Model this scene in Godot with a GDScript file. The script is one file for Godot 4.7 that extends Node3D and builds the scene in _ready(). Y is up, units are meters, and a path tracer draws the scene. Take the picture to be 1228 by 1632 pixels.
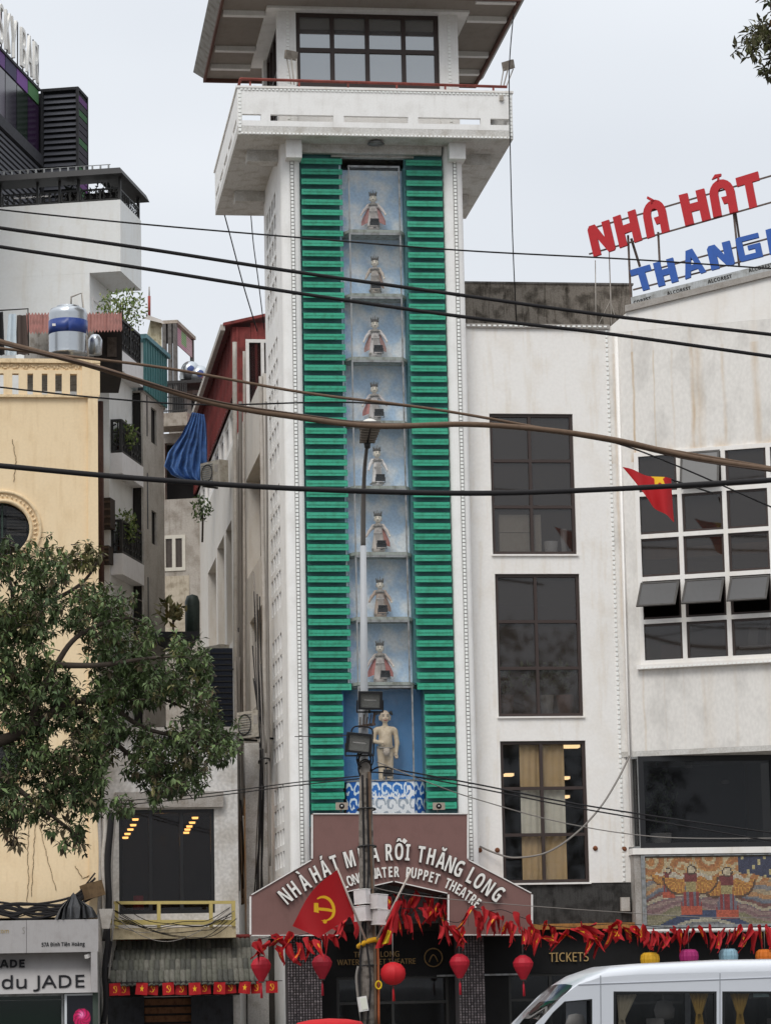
extends Node3D

const DAY := 0.42
var org := Vector3.ZERO
var used := {}
var T := {}
var M := {}
var rng := RandomNumberGenerator.new()
var sans: SystemFont
var serif: SystemFont


func _ready():
	rng.seed = 7
	var cam := Camera3D.new()
	cam.name = "camera"
	cam.position = Vector3(-8.636, 2.2, 65.5)
	cam.rotation = Vector3(0.16387, -0.13268, -0.02008)
	cam.fov = 19.6291
	cam.near = 0.5
	cam.far = 1500.0
	add_child(cam)
	cam.current = true
	var sky_mat := ProceduralSkyMaterial.new()
	sky_mat.sky_top_color = Color(0.97, 0.985, 1.0)
	sky_mat.sky_horizon_color = Color(0.585, 0.603, 0.629)
	sky_mat.sky_curve = 1.3
	sky_mat.ground_bottom_color = Color(0.3, 0.3, 0.29)
	sky_mat.ground_horizon_color = Color(0.5, 0.51, 0.52)
	sky_mat.sun_angle_max = 1.0
	sky_mat.sky_cover = cloud_cover()
	var env := Environment.new()
	env.background_mode = Environment.BG_SKY
	env.sky = Sky.new()
	env.sky.sky_material = sky_mat
	env.background_energy_multiplier = 1.92
	env.tonemap_mode = Environment.TONE_MAPPER_LINEAR
	env.tonemap_exposure = 1.0
	env.sdfgi_enabled = true
	env.ssao_enabled = true
	env.ssil_enabled = true
	var we := WorldEnvironment.new()
	we.name = "world"
	we.environment = env
	add_child(we)
	var sun := DirectionalLight3D.new()
	sun.name = "sun"
	sun.light_energy = 0.5
	sun.light_angular_distance = 25.0
	sun.light_color = Color(1.0, 0.985, 0.96)
	sun.shadow_enabled = true
	sun.rotation_degrees = Vector3(-50, -28, 0)
	sun.sky_mode = DirectionalLight3D.SKY_MODE_LIGHT_ONLY
	add_child(sun)
	sans = SystemFont.new()
	sans.font_names = ["Droid Sans"]
	sans.font_weight = 700
	serif = SystemFont.new()
	serif.font_names = ["Droid Serif"]
	materials()
	ground()
	theatre_tower()
	puppets()
	right_wing()
	curved_wing()
	rooftop_sign()
	entrance()
	side_hall()
	left_shop()
	yellow_house()
	back_houses()
	sky_bar()
	street_pole()
	wires()
	bunting()
	lanterns()
	van()
	trees()


func cloud_cover() -> ImageTexture:
	# faint, broad unevenness of an overcast sky, the same all round
	var q := FastNoiseLite.new()
	q.seed = 8
	q.frequency = 1.6
	q.fractal_octaves = 4
	var im := Image.create(384, 192, false, Image.FORMAT_RGBA8)
	for y in 192:
		for x in 384:
			var lat := PI * (0.5 - (y + 0.5) / 192.0)
			var lon := TAU * (x + 0.5) / 384.0
			var d := Vector3(cos(lat) * cos(lon), sin(lat) * 2.5, cos(lat) * sin(lon))
			var v := clampf(0.5 + q.get_noise_3dv(d * 1.4) * 1.1, 0.0, 1.0)
			im.set_pixel(x, y, Color(1.0, 0.985, 0.96, v * 0.055))
	return ImageTexture.create_from_image(im)


# ---- materials ---------------------------------------------------------------------------------
func seamless(s: int, f: float, oct: int, n := 512, kind := FastNoiseLite.TYPE_SIMPLEX_SMOOTH) -> PackedByteArray:
	var q := FastNoiseLite.new()
	q.seed = s
	q.frequency = f
	q.noise_type = kind
	q.fractal_octaves = oct
	var im := q.get_seamless_image(n, n)
	im.convert(Image.FORMAT_L8)
	return im.get_data()


# weathered surface: fine grain, blotches and vertical runs, about white, tinted by the material
func wear(s: int, fine: float, blotch: float, run: float, warm := 0.0, n := 512) -> ImageTexture:
	var a := seamless(s, 0.12, 3, n)
	var b := seamless(s + 1, 0.012, 4, n)
	var c := seamless(s + 2, 0.03, 4, n)
	var data := PackedByteArray()
	data.resize(n * n * 3)
	for y in n:
		for x in n:
			var i := y * n + x
			var fa := (a[i] - 128) / 128.0
			var fb := clampf((b[i] - 120) / 100.0, 0.0, 1.0)
			var r := c[((y * 6 / 64) % n) * n + x] / 255.0 * 0.5 + c[((y / 3) % n) * n + (x * 3) % n] / 255.0 * 0.5
			r = clampf((r - 0.52) * 3.0, 0.0, 1.0)
			var d := fb * blotch + r * run
			var g := clampf(0.96 + fa * fine - d, 0.0, 1.0)
			data[i * 3] = int(255 * clampf(g + d * warm * 0.5, 0, 1))
			data[i * 3 + 1] = int(255 * clampf(g + d * warm * 0.15, 0, 1))
			data[i * 3 + 2] = int(255 * clampf(g - d * warm * 0.35, 0, 1))
	return ImageTexture.create_from_image(Image.create_from_data(n, n, false, Image.FORMAT_RGB8, data))


func pm(hex: String, tex = null, scale := 0.25, rough := 0.85, metal := 0.0) -> StandardMaterial3D:
	var m := StandardMaterial3D.new()
	m.albedo_color = Color.html(hex)
	m.roughness = rough
	m.metallic = metal
	if tex:
		m.albedo_texture = T[tex]
		m.uv1_triplanar = true
		m.uv1_world_triplanar = true
		m.uv1_scale = Vector3.ONE * scale
	return m


func relief(m: StandardMaterial3D, cm: float) -> StandardMaterial3D:
	m.heightmap_enabled = true
	m.heightmap_texture = m.albedo_texture
	m.heightmap_scale = cm
	return m


func glass(hex: String, alpha: float, rough := 0.03) -> StandardMaterial3D:
	var m := StandardMaterial3D.new()
	m.albedo_color = Color(Color.html(hex), alpha)
	m.transparency = BaseMaterial3D.TRANSPARENCY_ALPHA
	m.roughness = rough
	m.metallic_specular = 0.36
	m.cull_mode = BaseMaterial3D.CULL_DISABLED
	return m


func glow(hex: String, e: float) -> StandardMaterial3D:
	var m := pm(hex)
	m.emission_enabled = true
	m.emission = Color.html(hex)
	m.emission_energy_multiplier = e
	return m


func print_mat(im: Image, rough := 0.6) -> StandardMaterial3D:
	var m := StandardMaterial3D.new()
	m.albedo_texture = ImageTexture.create_from_image(im)
	m.roughness = rough
	m.texture_repeat = false
	m.cull_mode = BaseMaterial3D.CULL_DISABLED
	return m


func materials():
	T.white = wear(11, 0.016, 0.03, 0.06, 0.7)
	T.grime = wear(21, 0.07, 0.2, 0.16, 0.2)
	T.light = wear(31, 0.018, 0.04, 0.04, 0.2)
	T.rough = wear(41, 0.08, 0.12, 0.08, 0.3)
	T.black = wear(51, 0.12, 0.42, 0.4, 0.1)
	M.white = relief(pm("f6f2ed", "white", 0.16), 0.3)
	M.tower = pm("f6f4f1", "light", 0.3)
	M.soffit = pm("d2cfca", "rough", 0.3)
	M.roof = pm("a9a6a1", "grime", 0.5)
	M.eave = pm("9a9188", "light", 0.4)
	M.fascia = pm("6b4a40", "light", 0.4)
	M.green = pm("35ab88", "rough", 0.7, 0.5)
	M.green_faded = pm("3dae8d", "rough", 0.5, 0.6)
	M.green_dirty = pm("31a482", "rough", 0.9, 0.6)
	M.green_dark = pm("5a8c92", "light", 0.6, 0.6)
	M.dot = pm("0f3f33")
	M.rail = pm("8f4338", "grime", 0.8, 0.6)
	M.frame = pm("3a2c27", "light", 0.6, 0.5)
	M.black = pm("17171a", null, 1, 0.45)
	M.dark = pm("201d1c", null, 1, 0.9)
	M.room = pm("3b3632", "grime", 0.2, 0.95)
	M.glass = glass("0f1012", 0.45)
	M.glass_hi = glass("3b342f", 0.42)
	M.glass_hi.metallic_specular = 0.55
	M.clear = glass("cdd8de", 0.015)
	M.clear.metallic_specular = 0.28
	M.mirror_glass = pm("a3a6a8", null, 1, 0.04, 0.75)
	M.tint = glass("40464a", 0.12)
	M.led = pm("f2f2ee", null, 1, 0.4)
	M.led_gap = pm("8d8a86", null, 1, 0.6)
	M.concrete = relief(pm("7d7a76", "black", 0.22), 2.0)
	M.stain = pm("6f6b67", "black", 0.3)
	M.grey = pm("a8a29c", "rough", 0.3)
	M.pipe = pm("bdb6ae", "rough", 0.6)
	M.cable = pm("151214", null, 1, 0.85)
	M.cable_tan = pm("6a5442", "rough", 1.0, 0.8)
	M.cable_grey = pm("86807a", "light", 1.0, 0.7)
	M.steel = pm("b8bcc0", null, 1, 0.28, 0.9)
	M.zinc = pm("9a9c9d", "grime", 0.8, 0.5, 0.4)
	M.maroon = pm("7d5a54", "light", 0.35, 0.55)
	M.trim = pm("e8e4e0", "light", 1.0, 0.6)
	M.letter = pm("efece6", "light", 1.0, 0.5)
	M.letter_side = pm("3a302e", null, 1, 0.6)
	M.gold = pm("8d7148", null, 1, 0.35, 0.6)
	M.red = pm("c1121f", "light", 1.0, 0.6)
	M.blue = pm("2a5cb0", "light", 1.0, 0.6)
	M.flag = pm("b00d18", "light", 2.0, 0.75)
	M.yellow = pm("f2c81c", null, 1, 0.7)
	M.cream = relief(pm("f2d9b2", "white", 0.2), 1.0)
	M.cream_trim = pm("f0d6ae", "rough", 0.8)
	M.wall_white = pm("dad8d3", "white", 0.15)
	M.house_grey = pm("bab4ac", "rough", 0.2)
	M.teal = pm("4f8486", "light", 0.4, 0.6)
	M.iron = pm("22211f", null, 1, 0.55)
	M.tarp = pm("4f78b6", "grime", 0.8, 0.6)
	M.rust_red = pm("84332f", "grime", 0.4, 0.7)
	M.rust_roof = pm("8f5a50", "grime", 0.5, 0.7)
	M.leaf = pm("ffffff", null, 1, 0.75)
	M.leaf.vertex_color_use_as_albedo = true
	M.leaf.backlight_enabled = true
	M.leaf.backlight = Color(0.12, 0.16, 0.04)
	M.leaf.cull_mode = BaseMaterial3D.CULL_DISABLED
	M.bark = relief(pm("4a4038", "rough", 1.2, 0.95), 2.0)
	M.lamp = glow("ffd9a0", 1.6)


# ---- shapes ------------------------------------------------------------------------------------
func S(smooth := false) -> SurfaceTool:
	var st := SurfaceTool.new()
	st.begin(Mesh.PRIMITIVE_TRIANGLES)
	st.set_smooth_group(0 if smooth else -1)
	return st


func tri(st, a: Vector3, b: Vector3, c: Vector3):
	st.add_vertex(a - org)
	st.add_vertex(b - org)
	st.add_vertex(c - org)


# a, b, c, d anticlockwise seen from the front
func quad(st, a: Vector3, b: Vector3, c: Vector3, d: Vector3):
	tri(st, a, c, b)
	tri(st, a, d, c)


func quv(st, a: Vector3, b: Vector3, c: Vector3, d: Vector3, u0 := 0.0, u1 := 1.0, v0 := 0.0, v1 := 1.0):
	var p := [a, c, b, a, d, c]
	var t := [Vector2(u0, v1), Vector2(u1, v0), Vector2(u1, v1), Vector2(u0, v1), Vector2(u0, v0), Vector2(u1, v0)]
	for i in 6:
		st.set_uv(t[i])
		st.add_vertex(p[i] - org)


func hexa(st, p: Array):   # bottom ring 0..3, top ring 4..7, both anticlockwise seen from above
	quad(st, p[4], p[5], p[6], p[7])
	quad(st, p[3], p[2], p[1], p[0])
	for i in 4:
		var j := (i + 1) % 4
		quad(st, p[i], p[j], p[j + 4], p[i + 4])


func box(st, x0: float, x1: float, y0: float, y1: float, z0: float, z1: float, t := Transform3D()):
	var p := []
	for y in [y0, y1]:
		for q in [[x0, z1], [x1, z1], [x1, z0], [x0, z0]]:
			p.append(t * Vector3(q[0], y, q[1]))
	hexa(st, p)


func bar(st, a: Vector3, b: Vector3, w: float, h := -1.0):   # a square bar from a to b
	if h < 0:
		h = w
	var d := (b - a).normalized()
	var s := d.cross(Vector3.UP if absf(d.y) < 0.9 else Vector3.BACK).normalized() * w / 2
	var u := s.cross(d).normalized() * h / 2
	hexa(st, [a - s - u, a + s - u, b + s - u, b - s - u, a - s + u, a + s + u, b + s + u, b - s + u])


func tube(st, pts: Array, r, n := 6, caps := true):
	var u := Vector3.ZERO
	var rings := []
	for i in pts.size():
		var d: Vector3 = (pts[mini(i + 1, pts.size() - 1)] - pts[maxi(i - 1, 0)]).normalized()
		if u == Vector3.ZERO:
			u = d.cross(Vector3.UP if absf(d.y) < 0.9 else Vector3.RIGHT).normalized()
		u = (u - d * u.dot(d)).normalized()
		var w := d.cross(u)
		var q: float = r[i] if r is Array else r
		var ring := []
		for k in n:
			var a := TAU * k / n
			ring.append(pts[i] + (u * cos(a) + w * sin(a)) * q)
		rings.append(ring)
	for i in rings.size() - 1:
		for k in n:
			var j := (k + 1) % n
			quad(st, rings[i][k], rings[i][j], rings[i + 1][j], rings[i + 1][k])
	if caps:
		for e in [[0, 1], [rings.size() - 1, -1]]:
			for k in n - 2:
				var g = rings[e[0]]
				if e[1] > 0:
					tri(st, g[0], g[k + 1], g[k + 2])
				else:
					tri(st, g[0], g[k + 2], g[k + 1])


func lathe(st, prof: Array, n := 12, t := Transform3D(), lobes := 0.0):
	for i in prof.size() - 1:
		for k in n:
			var a0 := TAU * k / n
			var a1 := TAU * (k + 1) / n
			var f0 := 1.0 - (lobes if k % 2 else 0.0)
			var f1 := 1.0 - (lobes if (k + 1) % n % 2 else 0.0)
			var p = prof[i]
			var q = prof[i + 1]
			var A = t * Vector3(sin(a0) * p.x * f0, p.y, cos(a0) * p.x * f0)
			var B = t * Vector3(sin(a1) * p.x * f1, p.y, cos(a1) * p.x * f1)
			var Cc = t * Vector3(sin(a1) * q.x * f1, q.y, cos(a1) * q.x * f1)
			var D = t * Vector3(sin(a0) * q.x * f0, q.y, cos(a0) * q.x * f0)
			if p.x > 1e-5:
				tri(st, A, Cc, B)
			if q.x > 1e-5:
				tri(st, A, D, Cc)


func prism(st, poly: PackedVector2Array, z0: float, z1: float, t := Transform3D()):
	if Geometry2D.is_polygon_clockwise(poly):
		poly.reverse()
	var idx := Geometry2D.triangulate_polygon(poly)
	for i in range(0, idx.size(), 3):
		var a := poly[idx[i]]
		var b := poly[idx[i + 1]]
		var c := poly[idx[i + 2]]
		if (b - a).cross(c - a) < 0:
			var w := b
			b = c
			c = w
		tri(st, t * Vector3(a.x, a.y, z1), t * Vector3(c.x, c.y, z1), t * Vector3(b.x, b.y, z1))
		tri(st, t * Vector3(a.x, a.y, z0), t * Vector3(b.x, b.y, z0), t * Vector3(c.x, c.y, z0))
	for i in poly.size():
		var a := poly[i]
		var b := poly[(i + 1) % poly.size()]
		quad(st, t * Vector3(a.x, a.y, z0), t * Vector3(b.x, b.y, z0), t * Vector3(b.x, b.y, z1), t * Vector3(a.x, a.y, z1))


# an upright slab between z = zb and z = zf with rectangular openings [x0, x1, y0, y1]
func slab(st, x0: float, x1: float, y0: float, y1: float, zf: float, zb: float, holes: Array, t := Transform3D()):
	var xs := [x0, x1]
	var ys := [y0, y1]
	for h in holes:
		for i in 2:
			if h[i] > x0 and h[i] < x1 and not h[i] in xs:
				xs.append(h[i])
			if h[i + 2] > y0 and h[i + 2] < y1 and not h[i + 2] in ys:
				ys.append(h[i + 2])
	xs.sort()
	ys.sort()
	var nx := xs.size() - 1
	var ny := ys.size() - 1
	var solid := []
	for i in nx:
		var col := []
		for j in ny:
			var c := Vector2((xs[i] + xs[i + 1]) / 2, (ys[j] + ys[j + 1]) / 2)
			var full := true
			for h in holes:
				if c.x > h[0] and c.x < h[1] and c.y > h[2] and c.y < h[3]:
					full = false
					break
			col.append(full)
		solid.append(col)
	for i in nx:
		for j in ny:
			if not solid[i][j]:
				continue
			var a: float = xs[i]
			var b: float = xs[i + 1]
			var c: float = ys[j]
			var d: float = ys[j + 1]
			var p := [Vector3(a, c, zf), Vector3(b, c, zf), Vector3(b, d, zf), Vector3(a, d, zf), Vector3(a, c, zb), Vector3(b, c, zb), Vector3(b, d, zb), Vector3(a, d, zb)]
			for k in 8:
				p[k] = t * p[k]
			quad(st, p[0], p[1], p[2], p[3])
			quad(st, p[5], p[4], p[7], p[6])
			if i == 0 or not solid[i - 1][j]:
				quad(st, p[4], p[0], p[3], p[7])
			if i == nx - 1 or not solid[i + 1][j]:
				quad(st, p[1], p[5], p[6], p[2])
			if j == 0 or not solid[i][j - 1]:
				quad(st, p[4], p[5], p[1], p[0])
			if j == ny - 1 or not solid[i][j + 1]:
				quad(st, p[3], p[2], p[6], p[7])


# a body in one skin: tapered capsules [a, b, ra, rb] joined smoothly, meshed as surface nets
func blob(bones: Array, cell: float, k := 0.03) -> ArrayMesh:
	var lo := Vector3.ONE * 1e9
	var hi := -lo
	for b in bones:
		for e in 2:
			var r: float = b[2 + e] + k + cell * 2
			lo = lo.min(b[e] - Vector3.ONE * r)
			hi = hi.max(b[e] + Vector3.ONE * r)
	var n := Vector3i((hi - lo) / cell) + Vector3i.ONE * 2
	var f := PackedFloat32Array()
	f.resize(n.x * n.y * n.z)
	f.fill(1.0)
	for b in bones:
		var m: float = maxf(b[2], b[3]) + k * 2 + cell * 2
		var i0 := Vector3i(((b[0].min(b[1]) - Vector3.ONE * m - lo) / cell)).max(Vector3i.ZERO)
		var i1 := Vector3i(((b[0].max(b[1]) + Vector3.ONE * m - lo) / cell)).min(n - Vector3i.ONE)
		var ab: Vector3 = b[1] - b[0]
		var l2: float = maxf(ab.length_squared(), 1e-9)
		for z in range(i0.z, i1.z + 1):
			for y in range(i0.y, i1.y + 1):
				for x in range(i0.x, i1.x + 1):
					var p: Vector3 = lo + Vector3(x, y, z) * cell
					var h: float = clampf((p - b[0]).dot(ab) / l2, 0, 1)
					var d: float = p.distance_to(b[0] + ab * h) - lerpf(b[2], b[3], h)
					var at := (z * n.y + y) * n.x + x
					var o := f[at]
					var w := clampf(0.5 + 0.5 * (o - d) / k, 0.0, 1.0)
					f[at] = lerpf(o, d, w) - k * w * (1 - w)
	var verts := PackedVector3Array()
	var ids := {}
	var index := PackedInt32Array()
	var step := [1, n.x, n.x * n.y]
	for z in n.z - 1:
		for y in n.y - 1:
			for x in n.x - 1:
				var at := (z * n.y + y) * n.x + x
				var sum := Vector3.ZERO
				var cnt := 0
				var any := f[at] < 0
				var mixed := false
				for c in range(1, 8):
					if (f[at + (c & 1) * step[0] + (c >> 1 & 1) * step[1] + (c >> 2) * step[2]] < 0) != any:
						mixed = true
						break
				if not mixed:
					continue
				for c in 8:
					for ax in 3:
						if c >> ax & 1:
							continue
						var o := Vector3i(c & 1, c >> 1 & 1, c >> 2)
						var q: int = at + o.x * step[0] + o.y * step[1] + o.z * step[2]
						var g := f[q]
						var h := f[q + step[ax]]
						if (g < 0) != (h < 0):
							var e := Vector3(o)
							e[ax] += g / (g - h)
							sum += e
							cnt += 1
				ids[at] = verts.size()
				verts.append(lo + (Vector3(x, y, z) + sum / cnt) * cell)
	for z in range(1, n.z - 1):
		for y in range(1, n.y - 1):
			for x in range(1, n.x - 1):
				var at := (z * n.y + y) * n.x + x
				for ax in 3:
					var inside := f[at] < 0
					if inside == (f[at + step[ax]] < 0):
						continue
					var u: int = step[(ax + 1) % 3]
					var w: int = step[(ax + 2) % 3]
					var q := [ids[at], ids[at - u], ids[at - u - w], ids[at - w]]
					if inside:
						index.append_array([q[0], q[2], q[1], q[0], q[3], q[2]])
					else:
						index.append_array([q[0], q[1], q[2], q[0], q[2], q[3]])
	var st := S(true)
	for i in index:
		st.add_vertex(verts[i])
	st.index()
	st.generate_normals()
	return st.commit()


# ---- objects -----------------------------------------------------------------------------------
func numbered(n: String) -> String:
	var c: int = used.get(n, -1) + 1
	used[n] = c
	return n if c == 0 else "%s_%03d" % [n, c]


func tag(o: Node, label: String, category := "", group := "", kind := ""):
	if label:
		o.set_meta("label", label)
	if category:
		o.set_meta("category", category)
	if group:
		o.set_meta("group", group)
	if kind:
		o.set_meta("kind", kind)


func thing(called: String, label: String, category: String, group := "", at := Vector3.ZERO) -> Node3D:
	var o := Node3D.new()
	o.name = numbered(called)
	o.position = at
	add_child(o, true)
	tag(o, label, category, group)
	org = at
	return o


func mesh_of(st) -> Mesh:
	if st is SurfaceTool:
		st.generate_normals()
		return st.commit()
	return st


func put(parent: Node, called: String, st, mat: Material, at := Vector3.ZERO) -> MeshInstance3D:
	var o := MeshInstance3D.new()
	o.name = called if parent != self else numbered(called)
	o.mesh = mesh_of(st)
	o.material_override = mat
	o.position = at
	parent.add_child(o, true)
	return o


func structure(called: String, st, mat: Material) -> MeshInstance3D:
	var o := put(self, called, st, mat)
	o.set_meta("kind", "structure")
	return o


func stuff(parent: Node, called: String, mesh, mat: Material, where: Array, cols := []) -> MultiMeshInstance3D:
	var mm := MultiMesh.new()
	mm.transform_format = MultiMesh.TRANSFORM_3D
	mm.use_colors = cols.size() > 0
	mm.mesh = mesh_of(mesh)
	mm.instance_count = where.size()
	for i in where.size():
		mm.set_instance_transform(i, where[i])
		if cols.size():
			mm.set_instance_color(i, cols[i])
	var o := MultiMeshInstance3D.new()
	o.name = called if parent != self else numbered(called)
	o.multimesh = mm
	o.material_override = mat
	parent.add_child(o, true)
	o.set_meta("kind", "stuff")
	return o


func copy(o: Node3D, label := "", at = null) -> Node3D:
	var c: Node3D = o.duplicate()
	c.name = numbered(String(o.name).rstrip("_0123456789"))
	add_child(c, true)
	if label:
		c.set_meta("label", label)
	if at != null:
		c.position = at
	return c


func unit_box() -> Mesh:
	var keep := org
	org = Vector3.ZERO
	var st := S()
	box(st, -0.5, 0.5, -0.5, 0.5, -0.5, 0.5)
	org = keep
	return mesh_of(st)


func small_boxes(parent: Node, called: String, mat: Material, boxes: Array) -> MultiMeshInstance3D:
	var w := []
	for b in boxes:
		w.append(Transform3D(Basis.from_scale(Vector3(b[1] - b[0], b[3] - b[2], b[5] - b[4])), Vector3(b[0] + b[1], b[2] + b[3], b[4] + b[5]) / 2 - org))
	return stuff(parent, called, unit_box(), mat, w)


# a framed window: the frame is a part, each pane a sub-part; returns the frame
func window(parent: Node, r: Array, z: float, cols: Array, rows: Array, fw: float, mat: Material, gl: Material, t := Transform3D(), depth := 0.09, skip := []) -> MeshInstance3D:
	var holes := []
	for i in cols.size() - 1:
		for j in rows.size() - 1:
			var w: float = r[1] - r[0]
			var h: float = r[3] - r[2]
			holes.append([r[0] + w * cols[i] + fw / (1.0 if i == 0 else 2.0), r[0] + w * cols[i + 1] - fw / (1.0 if i == cols.size() - 2 else 2.0), r[2] + h * rows[j] + fw / (1.0 if j == 0 else 2.0), r[2] + h * rows[j + 1] - fw / (1.0 if j == rows.size() - 2 else 2.0)])
	var st := S()
	slab(st, r[0], r[1], r[2], r[3], z, z - depth, holes, t)
	var f := put(parent, "window", st, mat)
	for i in holes.size():
		if i in skip:
			continue
		var h = holes[i]
		var p := S()
		box(p, h[0] - 0.004, h[1] + 0.004, h[2] - 0.004, h[3] + 0.004, z - depth * 0.6 - 0.006, z - depth * 0.6 + 0.006, t)
		put(f, "pane", p, gl)
	return f


func letters(parent: Node, s: String, t: Transform3D, height: float, depth: float, mat: Material, squeeze := 1.0, font = null, called := "lettering") -> MeshInstance3D:
	var m := TextMesh.new()
	m.text = s
	m.font = font if font else sans
	m.font_size = 64
	m.depth = depth / (height / 0.46)
	var o := MeshInstance3D.new()
	o.name = called
	o.mesh = m
	o.material_override = mat
	var k := height / 0.46
	o.transform = Transform3D(t.basis * Basis.from_scale(Vector3(k * squeeze, k, k)), t.origin - org)
	parent.add_child(o, true)
	return o


func ramp(n: int, f: Callable) -> Array:
	var a := []
	for i in n:
		a.append(f.call(i / float(n - 1)))
	return a


func smooth_line(p: Array, per := 6) -> Array:
	var out := []
	for i in p.size() - 1:
		var a = p[maxi(i - 1, 0)]
		var d = p[mini(i + 2, p.size() - 1)]
		for k in per:
			out.append(p[i].cubic_interpolate(p[i + 1], a, d, k / float(per)))
	out.append(p[-1])
	return out


# ---- ground ------------------------------------------------------------------------------------
func ground():
	org = Vector3.ZERO
	var st := S()
	quad(st, Vector3(-700, -0.004, 200), Vector3(700, -0.004, 200), Vector3(700, -0.004, -900), Vector3(-700, -0.004, -900))
	structure("ground", st, pm("5d5a55", "grime", 0.1))
	st = S()
	box(st, -120, 120, -0.3, 0.004, 9.4, 34)
	T.asphalt = wear(61, 0.2, 0.25, 0.0)
	structure("road", st, pm("434345", "asphalt", 0.3, 0.9))
	st = S()
	box(st, -120, 120, -0.3, 0.13, -8, 9.2)
	structure("pavement", st, pm("8b8780", "grime", 0.3))
	st = S()
	box(st, -120, 120, -0.3, 0.135, 9.204, 9.396)
	structure("kerb", st, pm("9a968f", "grime", 0.5))
	st = S()
	box(st, -120, 120, -0.3, 0.13, 34, 80)
	structure("lakeside_pavement", st, pm("8b8780", "grime", 0.3))
	st = S()
	var k := 0
	while k < 40:
		box(st, -110 + k * 5.5, -107.5 + k * 5.5, 0.006, 0.01, 21.6, 21.75)
		k += 1
	structure("road_marking", st, pm("d8d6d0", "grime", 0.8))


# ---- the tower ---------------------------------------------------------------------------------
func led_run(parent: Node, a: Vector3, b: Vector3, size: float, gap := 0.066, called := "led_strip"):
	var n := int(a.distance_to(b) / gap)
	var boxes := []
	for i in n:
		var p := a.lerp(b, (i + 0.5) / n)
		var d := (b - a).normalized() * gap * 0.29
		var q := Vector3.ONE * size / 2
		q = q.max(d.abs())
		boxes.append([p.x - q.x, p.x + q.x, p.y - q.y, p.y + q.y, p.z - 0.012, p.z + 0.012])
	small_boxes(parent, called, M.led, boxes)


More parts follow.
